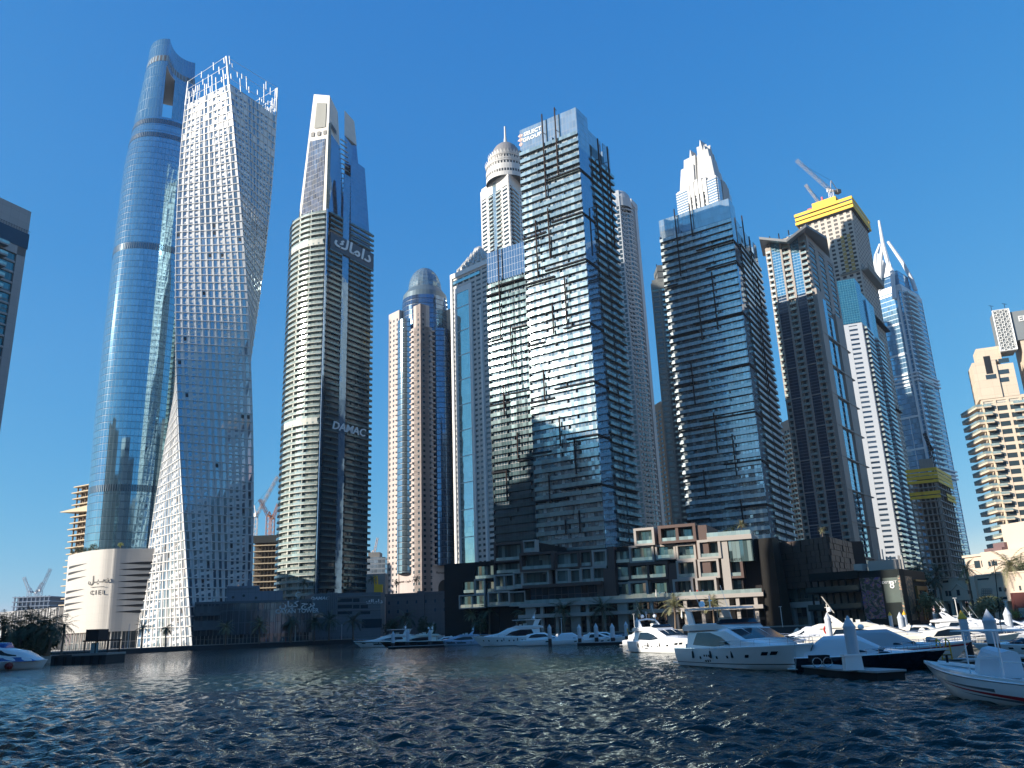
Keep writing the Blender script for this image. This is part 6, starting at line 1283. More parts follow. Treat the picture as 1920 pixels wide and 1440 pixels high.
# ================================================================ boats (built along +x = bow, water line z = 0)
GEL = plain('white_gelcoat', (.84, .84, .84), .22, var=.03, coat=.5); GELC = plain('cream_gelcoat', (.80, .75, .66), .25, var=.03, coat=.5); GELB = plain('black_gelcoat', (.01, .012, .016), .12, coat=.8)
BWIN = plain('boat_window', (.006, .012, .022), .07, .0, var=.1, spec=.45); STEEL = plain('stainless_rail', (.5, .5, .5), .25, .9); TEAK = plain('teak_deck', (.26, .19, .13), .7); CANV = plain('pale_canvas', (.66, .67, .70), .85, var=.06, scale=.8); CANG = plain('grey_canvas', (.42, .43, .46), .85, var=.06)
ANTI = plain('dark_antifouling', (.015, .02, .03), .6); SEAT = plain('boat_upholstery', (.55, .54, .50), .7)
FEND = plain('black_fender', (.02, .02, .025), .6); ROPE = plain('rope', (.25, .24, .22), .9)
class Hull:
    def __init__(s, L, B, Hb, Hs, rake=1.6, fine=2.4, dip=.0):
        s.L, s.B, s.Hb, s.Hs, s.rake, s.fine, s.dip = L, B, Hb, Hs, rake, fine, dip
    def half(s, t): return s.B / 2 * ((1 - .10 * ((.45 - t) / .45) ** 2) if t < .45 else max(0.012, 1 - ((t - .45) / .55) ** s.fine))
    def sheer(s, t): return s.Hs + (s.Hb - s.Hs) * t ** 1.7 - s.dip * sin(pi * t)
    def pt(s, t, v, side=1, out=0.):     # v from 0 at the keel line to 1 at the sheer
        w = s.half(t); zs = s.sheer(t); fl = .55 * max(0, (t - .35) / .65) ** 1.6
        prof = ((0, -.45, 0.0), (.18, -.12, .70 - fl * .7), (.30, .12, .86 - fl * .8), (.65, .5 * zs, .95 - fl * .5), (1.0, zs, 1.0))
        for a, b in zip(prof[:-1], prof[1:]):
            if v <= b[0] + 1e-9: k = (v - a[0]) / (b[0] - a[0]); z = a[1] + (b[1] - a[1]) * k; ww = a[2] + (b[2] - a[2]) * k; break
        x = -s.L / 2 + t * s.L - s.rake * (1 - max(0, z) / zs) ** 1.1 * t ** 5 - (s.rake * .5 * t ** 5 if z < 0 else 0)
        return (x, side * (w * ww + out), z)
    def build(s, root, mat, deckmat=None, stripe=None, n=20, bottom=ANTI):
        m = MB(True); vs = (0, .18, .30, .48, .65, .82, 1.0)
        for i in range(n):
            t0, t1 = (i / n) ** .9, ((i + 1) / n) ** .9
            for a, b in zip(vs[:-1], vs[1:]):
                m.cur = 1 if b <= .20 else 0
                m.face([s.pt(t0, a, -1), s.pt(t1, a, -1), s.pt(t1, b, -1), s.pt(t0, b, -1)]); m.face([s.pt(t1, a, 1), s.pt(t0, a, 1), s.pt(t0, b, 1), s.pt(t1, b, 1)])
        m.cur = 0
        m.face([s.pt(0, v, -1) for v in vs][::-1] + [s.pt(0, v, 1) for v in vs]); o = m.build('hull', [mat, bottom], root, smooth=True, weld=True)
        try: 
            me = o.data; me.set_sharp_from_angle(angle=radians(32))
        except Exception: pass
        m = MB(True)
        for i in range(n):
            t0, t1 = (i / n) ** .9, ((i + 1) / n) ** .9; A, B_, C_, D = s.pt(t0, 1, -1), s.pt(t1, 1, -1), s.pt(t1, 1, 1), s.pt(t0, 1, 1); k = .96
            m.face([(p[0], p[1] * k, p[2] - .06) for p in (A, B_, C_, D)])
            for sd in (-1, 1):
                p, q = s.pt(t0, 1, sd), s.pt(t1, 1, sd); up = .07
                m.face([(p[0], p[1], p[2]), (q[0], q[1], q[2]), (q[0], q[1] * k, q[2] + up), (p[0], p[1] * k, p[2] + up)][::sd]); m.face([(p[0], p[1] * k, p[2] + up), (q[0], q[1] * k, q[2] + up), (q[0], q[1] * k, q[2] - .06), (p[0], p[1] * k, p[2] - .06)][::sd])
        m.build('deck', deckmat or mat, root)
        if stripe:
            m = MB(True)
            for sd in (-1, 1):
                for i in range(n):
                    t0, t1 = i / n, (i + 1) / n; q = [s.pt(t0, stripe[1], sd, .012), s.pt(t1, stripe[1], sd, .012), s.pt(t1, stripe[2], sd, .012), s.pt(t0, stripe[2], sd, .012)]; m.face(q if sd < 0 else q[::-1])
            m.build('hull_stripe', stripe[0], root)
    def windows(s, root, wins, mat=None, name='porthole'):
        for (t0, t1, v0, v1, *sl) in wins:
            for sd in (-1, 1):
                m = MB(True); k = sl[0] if sl else 0; n = 4
                for i in range(n):
                    a, b = t0 + (t1 - t0) * i / n, t0 + (t1 - t0) * (i + 1) / n; q = [s.pt(a, v0, sd, .015), s.pt(b, v0, sd, .015), s.pt(b + k, v1, sd, .015), s.pt(a + k, v1, sd, .015)]; m.face(q if sd < 0 else q[::-1])
                m.build(name, mat or BWIN, root)
    def rail(s, root, t0, t1, h=.55, n=12):
        m = MB(True)
        for sd in (-1, 1):
            P = [s.pt(t0 + (t1 - t0) * i / n, 1, sd) for i in range(n + 1)]; Q = [(p[0], p[1] * .93, p[2] + h) for p in P]; m.tube(Q, .022, 4); m.tube([(p[0], p[1] * .94, p[2] + h * .5) for p in P], .012, 3)
            for p, q in list(zip(P, Q))[::2]: m.tube([(p[0], p[1] * .95, p[2]), q], .016, 4)
        m.build('guard_rail', STEEL, root)
class Cab:       # lofted superstructure: sections (x, half width at foot, half width at top, z foot, z top), stern to bow
    def __init__(s, secs, roof_in=.8, crown=.08): s.s = secs; s.ri = roof_in; s.cr = crown
    def ring(s, q): x, wb, wt, zb, zt = q; return [(x, -wb, zb), (x, -(wb * .45 + wt * .55), zb + (zt - zb) * .55), (x, -wt, zt - (zt - zb) * .12), (x, -wt * s.ri, zt), (x, 0, zt + s.cr), (x, wt * s.ri, zt), (x, wt, zt - (zt - zb) * .12), (x, wb * .45 + wt * .55, zb + (zt - zb) * .55), (x, wb, zb)]
    def at(s, x):
        S = s.s
        for a, b in zip(S[:-1], S[1:]):
            if x <= b[0]: k = (x - a[0]) / (b[0] - a[0]); return tuple(u + (v - u) * k for u, v in zip(a, b))
        return S[-1]
    def build(s, root, mat, name='superstructure'):
        m = MB(True); R = [s.ring(q) for q in s.s]
        for a, b in zip(R[:-1], R[1:]):
            for i in range(8): m.face([a[i], b[i], b[i + 1], a[i + 1]][::-1])
        m.face(R[0][::-1]); m.face(R[-1]); o = m.build(name, mat, root, smooth=True, weld=True)
        try: o.data.set_sharp_from_angle(angle=radians(30))
        except Exception: pass
        return o
    def side(s, root, pts, name='side_window', mat=None, off=.02):   # pts (x, v) polygon, v 0 foot..1 top of side
        for sd in (-1, 1):
            def pt(x, v):
                q = s.at(x); z = q[3] + (q[4] - q[3]) * v
                w = q[1] + ((q[1] * .45 + q[2] * .55) - q[1]) * (v / .55) if v < .55 else (q[1] * .45 + q[2] * .55) + (q[2] - (q[1] * .45 + q[2] * .55)) * (v - .55) / .33
                return (x, sd * (w + off), z)
            xs = sorted(set([p[0] for p in pts] + [q[0] for q in s.s if min(p[0] for p in pts) < q[0] < max(p[0] for p in pts)])); X_ = []
            for a, b in zip(xs[:-1], xs[1:]): X_ += [a + (b - a) * k / 3 for k in range(3)]
            X_.append(xs[-1]); lim = []
            for x in X_:      # where the outline crosses this x
                vv = []
                for (xa, va), (xb, vb) in zip(pts, pts[1:] + pts[:1]):
                    if min(xa, xb) - 1e-6 <= x <= max(xa, xb) + 1e-6: vv += [va, vb] if abs(xb - xa) < 1e-6 else [va + (vb - va) * (x - xa) / (xb - xa)]
                lim.append((min(vv), max(vv)))
            m = MB(True)
            for (xa, (l0, h0)), (xb, (l1, h1)) in zip(zip(X_, lim), list(zip(X_, lim))[1:]):
                for k in range(3):
                    f0, f1 = k / 3, (k + 1) / 3; q = [pt(xa, l0 + (h0 - l0) * f0), pt(xb, l1 + (h1 - l1) * f0), pt(xb, l1 + (h1 - l1) * f1), pt(xa, l0 + (h0 - l0) * f1)]; m.face(q if sd < 0 else q[::-1])
            m.build(name, mat or BWIN, root)
    def front(s, root, i, u0=-.86, u1=.86, v0=.12, v1=.9, name='windscreen', mat=None, split=0):   # sloping face between section i and i+1 (roof line)
        a, b = s.s[i], s.s[i + 1]; A, B = Vector((a[0], 0, a[4])), Vector((b[0], 0, b[4])); d = (B - A); nr = Vector((-d.z, 0, d.x)).normalized(); m = MB(True); N_ = 6
        f = lambda v, u: A + d * v + Vector((0, (a[2] + (b[2] - a[2]) * v) * s.ri * u, s.cr * (1 - abs(u)))) + nr * .025
        for k in range(N_):
            ua, ub = u0 + (u1 - u0) * k / N_, u0 + (u1 - u0) * (k + 1) / N_; m.face([f(v1, ua), f(v1, ub), f(v0, ub), f(v0, ua)])
        m.build(name, mat or BWIN, root)
def dome(root, x, y, z, r, name='radome', mat=None):
    m = MB(True); m.lathe((x, y, z), [(r * .5, 0), (r * .9, r * .3), (r, r * .8), (r * .8, r * 1.4), (r * .4, r * 1.75), (0, r * 1.8)], 12); m.build(name, mat or GEL, root, smooth=True)
def boat(name, label, cat, X, Y, hd, group=None, z=0): return thing(name, label, cat, (X, Y, z), group, rz=hd)
def fly(label, X, Y, hd, L=21, mat=None, hullmat=None, hardtop=True, domes=2, B=None, tall=1., stripe=None, hw='ports', name='motor_yacht', enclosed=False, group='yachts moored in the marina', sun=None):
    mat = mat or GEL; k = L / 21.0; B = B or 5.4 * k; root = boat(name, label, 'yacht', X, Y, hd, group); H = Hull(L, B, 2.35 * k * tall ** .5, 1.85 * k * tall ** .5, 2.6 * k); H.build(root, hullmat or mat, mat, stripe)
    z0 = H.Hs - .1; h = 2.05 * k * tall; b = B / 2
    c = Cab([(-8.2 * k, b * .78, b * .70, z0, z0 + h * .95), (-3 * k, b * .86, b * .76, z0, z0 + h), (.2 * k, b * .88, b * .80, z0, z0 + h * 1.03), (3.3 * k, b * .82, b * .78, z0 + .1 * k, z0 + h * .50), (5.6 * k, b * .58, b * .5, z0 + .2 * k, z0 + h * .36), (7.2 * k, b * .28, b * .22, z0 + .3 * k, z0 + h * .27)], roof_in=.9); c.build(root, mat)
    c.front(root, 2, u0=-.97, u1=.97, v0=.14, v1=.95); c.side(root, [(-6.8 * k, .25), (-2 * k, .18), (1.2 * k, .30), (-.6 * k, .62), (-3 * k, .84), (-6.0 * k, .86)])
    m = MB(True); m.cur = 0
    for u in (-.32, .32): A = Vector((.4 * k, u * b * .9, z0 + h * 1.0 + .07)); Bq = Vector((3.2 * k, u * b * .9, z0 + h * .50 + .06)); m.tube([A, Bq], .035 * k, 4)
    m.build('screen_mullion', mat, root)
    z1 = z0 + h; f = Cab([(-9.2 * k, b * .70, b * .74, z1 - .15 * k, z1 + .25 * k), (-8.2 * k, b * .80, b * .82, z1 - .12 * k, z1 + .55 * k), (-1.8 * k, b * .78, b * .80, z1 - .05 * k, z1 + .6 * k), (-.2 * k, b * .62, b * .6, z1 - .02 * k, z1 + .18 * k)], roof_in=.96, crown=0); f.build(root, mat, 'flybridge')
    s = Cab([(-1.9 * k, b * .76, b * .70, z1 + .58 * k, z1 + .60 * k), (-1.6 * k, b * .76, b * .62, z1 + .55 * k, z1 + .95 * k), (-1.1 * k, b * .74, b * .6, z1 + .45 * k, z1 + .55 * k)], roof_in=.95, crown=0); s.build(root, BWIN, 'fly_windscreen')
    m = MB(True)
    for sd in (-1, 1):
        P = [(-7.6, .74, .4), (-6.3, .74, .4), (-7.0, .72, 1.9), (-8.4, .70, 2.0)] if hardtop else [(-6.2, .78, .4), (-4.9, .78, .4), (-6.4, .66, 1.7), (-7.0, .66, 1.8)]
        a = [(x * k, sd * b * y, z1 + z * k) for x, y, z in P]; o = [(x, y - sd * .16 * k, z) for x, y, z in a]; m.face(a if sd < 0 else a[::-1]); m.face(o[::-1] if sd < 0 else o)
        for i in range(4): j = (i + 1) % 4; m.face([a[i], a[j], o[j], o[i]])
    if not hardtop: m.tube([(-6.8 * k, -b * .66, z1 + 1.75 * k), (-6.9 * k, 0, z1 + 1.95 * k), (-6.8 * k, b * .66, z1 + 1.75 * k)], .16 * k, 6)
    m.build('radar_arch', mat, root)
    zt = z1 + 2.0 * k
    if hardtop:
        m = MB(True); R = [(x * k, y * b, 0) for x, y in ((-8.8, -.66), (-7, -.80), (-2.2, -.74), (-.9, -.45), (-.6, 0), (-.9, .45), (-2.2, .74), (-7, .80), (-8.8, .66))]; m.prism([(p[0], p[1]) for p in R], zt, zt + .16 * k); m.build('hardtop', mat, root)
        m = MB(True)
        for x, y in ((-2.0, -.66), (-2.0, .66)): m.tube([(x * k, y * b, z1 + .5 * k), ((x + .3) * k, y * b, zt)], .045 * k, 5)
        m.build('hardtop_post', STEEL, root)
        if enclosed: Cab([(-6.5 * k, b * .7, b * .7, z1 + .55 * k, zt), (-1.6 * k, b * .68, b * .62, z1 + .55 * k, zt)], crown=0).build(root, BWIN, 'bridge_glazing')
    zt += .16 * k if hardtop else 0
    for i in range(domes): dome(root, (-6.6 + i * .9) * k, (-.35 + i * .75) * b, zt + .15 * k, .34 * k)
    m = MB(True); m.tube([(-6.9 * k, .0, zt), (-6.9 * k, 0, zt + 1.3 * k)], .06 * k, 5); m.tube([(-7.2 * k, .0, zt + .8 * k), (-6.4 * k, 0, zt + .8 * k)], .05 * k, 4); m.build('light_mast', mat, root)
    m = MB(True)
    for sd in (-1, 1): m.tube([(-6.0 * k, sd * b * .5, zt), (-7.4 * k, sd * b * .55, zt + 2.4 * k)], .022 * k, 3)
    m.build('antenna', mat, root)
    m = MB(True); m.box(-4.6 * k, -3.6 * k, -.5 * k, .5 * k, z1 + .3 * k, z1 + 1.15 * k); m.box(-3.2 * k, -2.6 * k, -.8 * k, .8 * k, z1 + .3 * k, z1 + .95 * k); m.build('helm_seat', SEAT, root)
    if hw == 'ports': H.windows(root, [(.28, .295, .62, .72), (.44, .455, .64, .73), (.53, .545, .66, .75), (.66, .685, .68, .77, .008), (.76, .795, .74, .84, .012), (.81, .845, .75, .85, .012)]); H.windows(root, [(.325, .34, .50, .78), (.348, .362, .50, .78), (.37, .382, .52, .78)], name='hull_vent')
    elif hw == 'long': H.windows(root, [(.30, .47, .55, .74, .02), (.50, .66, .58, .76, .02), (.80, .87, .72, .82, .01)], name='hull_window')
    elif hw == 'squares': H.windows(root, [(t, t + .018, .66, .78) for t in (.25, .33, .44, .50, .60, .66, .78, .86)])
    H.rail(root, .48, .985, .62 * k)
    for t in (.22, .40, .58):
        for sd in (-1, 1):
            p = H.pt(t, 1, sd, .13 * k); q = H.pt(t, .62, sd, .16 * k); m = MB(True); m.tube([(q[0], q[1], p[2] - .95 * k), (q[0], q[1], p[2] - .9 * k), (q[0], q[1], p[2] - .3 * k), (q[0], q[1], p[2] - .22 * k)], [.03, .12 * k, .12 * k, .03], 8); m.tube([(q[0], q[1], p[2] - .22 * k), (p[0], p[1] - sd * .1, p[2] + .05)], .012, 3); m.build('fender', FEND, root)
    m = MB(True); m.box(2.6 * k, 3.4 * k, -.4 * k, .4 * k, H.sheer(.66) + .62 * k, H.sheer(.66) + .70 * k) if False else m.box(7.4 * k, 8.0 * k, -.3 * k, .3 * k, H.sheer(.86) - .05, H.sheer(.86) + .10 * k); m.build('deck_hatch', BWIN, root)
    m = MB(True)
    for sd in (-1, 1): P = H.pt(.93, 1, sd); m.tube([(P[0], P[1], P[2] + .05), (P[0] + 1.2, P[1] + sd * .9, P[2] * .45), (P[0] + 2.6, P[1] + sd * 2.0, .3)], .025, 4)
    m.build('mooring_rope', ROPE, root)
    m = MB(True); m.box(-L / 2 - 1.1 * k, -L / 2 + .2, -b * .8, b * .8, .28 * k, .42 * k); m.build('swim_platform', mat, root)
    m = MB(True); m.box(-8.3 * k, -9.6 * k, -b * .6, b * .6, z0 + .1, z0 + .55 * k); m.build('cockpit_seat', SEAT, root)
    m = MB(True); q = H.pt(.975, .75, -1, .02); m.tube([(L / 2 - .1, 0, H.Hb + .1), (L / 2 - .45 * k, 0, H.Hb - .5 * k), (L / 2 - .9 * k, .25 * k, H.Hb - 1.0 * k)], .07 * k, 5); m.build('anchor', STEEL, root)
    return root, H
def cruiser(label, X, Y, hd, L=12, mat=None, hullmat=None, arch=True, canvas=None, domes=0, stripe=None, coupe=False, name='motor_cruiser', group='cruisers moored in the marina', windows=True):
    mat = mat or GEL; k = L / 12.0; B = 3.7 * k; b = B / 2; root = boat(name, label, 'motor boat', X, Y, hd, group); H = Hull(L, B, 1.65 * k, 1.15 * k, 1.6 * k); H.build(root, hullmat or mat, mat, stripe); z0 = H.Hs - .08
    c = Cab([(-1.6 * k, b * .80, b * .70, z0, z0 + .62 * k), (1.2 * k, b * .78, b * .62, z0, z0 + .62 * k), (4.0 * k, b * .52, b * .42, z0 + .22 * k, z0 + .42 * k), (5.0 * k, b * .26, b * .2, z0 + .33 * k, z0 + .40 * k)]); c.build(root, mat, 'foredeck'); c.side(root, [(-.6 * k, .35), (2.2 * k, .40), (1.6 * k, .85), (-.4 * k, .85)])
    if coupe:
        g = Cab([(-4.6 * k, b * .74, b * .60, z0, z0 + 1.2 * k), (-2.4 * k, b * .80, b * .66, z0, z0 + 1.62 * k), (-.6 * k, b * .80, b * .64, z0, z0 + 1.55 * k), (1.9 * k, b * .62, b * .50, z0 + .3 * k, z0 + .66 * k)]); g.build(root, mat, 'coupe_roof'); g.front(root, 2, v0=.08, v1=.98); g.side(root, [(-4.2 * k, .45), (-2.4 * k, .36), (.6 * k, .52), (-.5 * k, .82), (-2.4 * k, .86), (-3.6 * k, .84)])
    else:
        g = Cab([(-.7 * k, b * .80, b * .66, z0 + .5 * k, z0 + 1.12 * k), (-.3 * k, b * .80, b * .62, z0 + .5 * k, z0 + 1.1 * k), (1.3 * k, b * .62, b * .5, z0 + .55 * k, z0 + .64 * k)]); g.build(root, BWIN, 'windscreen')
    if arch:
        m = MB(True)
        for sd in (-1, 1):
            a = [(x * k, sd * b * y, z0 + z * k) for x, y, z in ((-4.6, .84, .1), (-3.5, .84, .1), (-2.8, .70, 1.65), (-3.4, .70, 1.75))]; o = [(x, y - sd * .12 * k, z) for x, y, z in a]; m.face(a if sd < 0 else a[::-1]); m.face(o[::-1] if sd < 0 else o)
            for i in range(4): j = (i + 1) % 4; m.face([a[i], a[j], o[j], o[i]])
        m.tube([(-3.1 * k, -b * .70, z0 + 1.7 * k), (-3.1 * k, 0, z0 + 1.85 * k), (-3.1 * k, b * .70, z0 + 1.7 * k)], .15 * k, 6); m.build('radar_arch', mat, root)
    if canvas:
        c2 = Cab([(-5.2 * k, b * .84, b * .5, z0, z0 + .6 * k), (-3.6 * k, b * .84, b * .66, z0, z0 + 1.75 * k), (-.9 * k, b * .84, b * .66, z0, z0 + 1.8 * k), (.9 * k, b * .74, b * .5, z0 + .4 * k, z0 + .85 * k)]); c2.build(root, canvas, 'canvas_cover')
    for i in range(domes): dome(root, -3.1 * k, (-.3 + .6 * i) * b, z0 + (1.85 if not canvas else 1.95) * k, .24 * k)
    m = MB(True); m.box(-4.9 * k, -4.2 * k, -b * .6, b * .6, z0 - .1, z0 + .35 * k); m.box(-1.6 * k, -1.1 * k, -b * .5, -b * .05, z0, z0 + .85 * k); m.build('seats', SEAT, root)
    if windows: H.windows(root, [(.46, .52, .66, .80, .01), (.60, .65, .70, .82, .01), (.74, .77, .74, .84, .01)])
    H.rail(root, .50, .985, .5 * k); m = MB(True); m.box(-L / 2 - .7 * k, -L / 2 + .15, -b * .8, b * .8, .22 * k, .32 * k); m.build('swim_platform', mat, root)
    return root, H
# --- row along the stacked houses
pi_ = pi
fly('white yacht with a flat hardtop, first on the left of the far row', WX(722, 1200, 255), 255, radians(176), 19, tall=.82, hw='long', domes=1, stripe=(BWIN, .86, .93))
fly('black hulled yacht with cream upper decks, second in the far row', WX(772, 1200, 232), 232, radians(178), 17.5, mat=GELC, hullmat=GELB, hardtop=False, domes=2, tall=.86, hw='none')
fly('pale blue sleek yacht with long slanting hull windows, third in the far row', WX(855, 1200, 236), 236, radians(181), 15, mat=plain('pale_blue_gelcoat', (.44, .54, .68), .2, coat=.5), hardtop=False, domes=1, tall=.85, hw='long')
fly('tall white three deck yacht with square portholes and a covered rear deck', WX(957, 1200, 208), 208, radians(177), 18.5, tall=1.25, hw='squares', domes=1, enclosed=False)
cruiser('white cruiser with a mesh covered cockpit, just right of the three deck yacht', WX(1027, 1200, 196), 196, radians(-3), 12.5, arch=False, coupe=True)
cruiser('covered white cruiser with a long black hull window in the far row', WX(1080, 1200, 192), 192, radians(-6), 10.5, canvas=CANV, arch=False)
cruiser('white cruiser with small portholes and an orange cover behind it', WX(1130, 1200, 186), 186, radians(-8), 10.5, coupe=True)
cruiser('pale cruiser at the right end of the far row, partly behind white piles', WX(1172, 1197, 190), 190, radians(-8), 9.5, arch=True)
cruiser('small cruiser with an open arch, second row behind the mesh covered cruiser', WX(1062, 1190, 222), 222, radians(-5), 9, arch=True)
cruiser('small cruiser with radar arch, second row above the porthole cruiser', WX(1142, 1190, 214), 214, radians(-10), 10, arch=True, coupe=True)
cruiser('small white cruiser tucked behind the black hulled yacht', WX(830, 1195, 256), 256, radians(175), 10, coupe=True)
fly('second white yacht with twin white domes, left of the biggest yacht', 20.4, 121, radians(-70), 17.0, hardtop=False, domes=2, tall=1.0, hw='ports')
fly('biggest white yacht, with a broad dark windscreen and a hardtop', 20.1, 76.6, radians(-73), 18.6, B=5.8, hardtop=True, domes=1, hw='ports', stripe=(plain('navy_stripe', (.02, .03, .05), .3), .44, .47), name='flagship_yacht')
# --- right hand basin
r_, H_ = cruiser('open cruiser with dark red hull, between the biggest yacht and the covered boat', WX(1545, 1235, 74), 74, radians(-100), 9.0, hullmat=plain('dark_red_gelcoat', (.20, .008, .01), .2, coat=.5), arch=False, windows=False)
r_, H_ = cruiser('navy hulled boat wrapped in a pale canvas cover with a rail round its bow', WX(1634, 1250, 67), 67, radians(-30), 10.8, hullmat=plain('navy_gelcoat', (.006, .010, .018), .15, coat=.7), arch=False, canvas=CANV, domes=0, windows=False)
m = MB(True); P0, P1 = Vector(H_.pt(.62, .93, -1, .03)), Vector(H_.pt(.72, .93, -1, .03)); t_ = (P1 - P0).normalized(); textmb('P 7677', .32, m, lambda x, y, d: tuple(P0 + t_ * x + Vector((0, 0, y))), depth=.01); m.build('registration_lettering', plain('navy_letters', (.01, .02, .04), .5), r_)
cruiser('grey canvas covered cruiser with a red flash, behind the pale canvas boat', WX(1690, 1232, 77), 77, radians(-16), 11.5, canvas=CANG, arch=False, domes=2, stripe=(plain('red_flash', (.35, .01, .02), .4), .86, .93), windows=False)
fly('cream lit yacht with a dome on a tripod, behind the canvas covered boats', WX(1655, 1200, 100), 100, radians(-22), 17, mat=GELC, hardtop=False, domes=1, tall=.9, hw='none')
cruiser('white wheelhouse boat with a red lifebuoy on its cabin side', WX(1560, 1195, 96), 96, radians(150), 9.5, coupe=True, arch=False)
cruiser('cream cruiser with side windows and grey hull waves beside the yellow capped pile', WX(1815, 1205, 96), 96, radians(-8), 11, mat=GELC, coupe=True, arch=False, stripe=(plain('grey_wave', (.10, .11, .13), .4), .34, .5))
cruiser('boat with a blue grey bow pointing at the pontoon ladder', WX(1750, 1210, 93), 93, radians(-35), 8.5, hullmat=plain('blue_grey_gelcoat', (.16, .20, .25), .3, coat=.4), arch=False)
fly('white flybridge yacht with a tall dome near the amber fronted restaurant', WX(1832, 1172, 138), 138, radians(-10), 15, hardtop=False, domes=1, tall=.95)
fly('white yacht with a dark coupe roofline by the right edge', WX(1895, 1188, 104), 104, radians(-6), 13, hardtop=False, domes=0, tall=.8, hw='none')
cruiser('small white boat cut by the right edge behind the pontoon', WX(1912, 1228, 82), 82, radians(170), 8, arch=False)
cruiser('aft cabin cruiser with bimini frame in front of the restaurant railing', WX(1745, 1178, 122), 122, radians(-25), 10.5, mat=GELC, coupe=True)
for q in ((1478, 1176, 118, 20, 9, 'cruiser right beside the bow rail of the biggest yacht'), (1520, 1172, 152, -25, 9, 'second row cruiser under the dark shop canopy'), (1575, 1172, 124, 160, 9, 'cruiser between the wheelhouse boat and the dome yacht'), (1625, 1172, 132, -20, 9, 'arched cruiser tucked behind the dome yacht'), (1715, 1178, 128, 165, 9, 'cruiser stern on, left of the aft cabin cruiser'), (1768, 1188, 112, -20, 9, 'low sports cruiser between the aft cabin boat and the cream one'), (1790, 1176, 148, 170, 10, 'pale cruiser behind the yellow capped pile'), (1845, 1178, 124, -8, 10, 'cruiser behind the fattest pile'), (1872, 1172, 160, 175, 9, 'small cruiser behind the fattest pile, farther back'), (1908, 1178, 132, -15, 11, 'arched cruiser near the right edge, middle row'), (1735, 1162, 175, 165, 9, 'tiny cruiser right below the leafy lit tree'), (1820, 1158, 178, -10, 9, 'tiny cruiser below the low olive trees')):
    cruiser(q[5], WX(q[0], q[1], q[2]), q[2], radians(q[3]), q[4], coupe=(q[0] % 3 == 0), arch=(q[0] % 2 == 0), domes=q[0] % 2, mat=(GELC if q[0] % 5 < 2 else GEL))
i = 0
for px, py, Y, hd, L, txt in ((1500, 1178, 128, 160, 11, 'low white cruiser with raised cover just right of the biggest yacht'), (1545, 1168, 140, -30, 10, 'white cruiser with arch, back row left of the dome yacht'), (1600, 1165, 146, 165, 11, 'white boat in the back row under the mural wall'), (1700, 1168, 150, -15, 9, 'boat with amber cover, back row between the grey cones'), (1780, 1160, 165, 170, 10, 'small white boat in the back row before the cream arcade'), (1880, 1158, 172, -12, 10, 'white cruiser in the back row under the tall palm'), (1925, 1165, 150, 175, 11, 'cruiser on the right edge in the back row'), (1655, 1160, 168, -20, 9, 'farthest small cruiser below the restaurant sign'), (1215, 1172, 165, -15, 10, 'small cruiser glimpsed left of the flybridge with twin domes'), (1320, 1175, 150, 165, 10, 'small cruiser glimpsed between the two big white yachts')):
    cruiser(txt, WX(px, py, Y), Y, radians(hd), L, coupe=(i % 2 == 0), arch=(i % 3 != 0), canvas=(CANV if i == 0 else None), mat=(GELC if i in (3, 4) else GEL)); i += 1
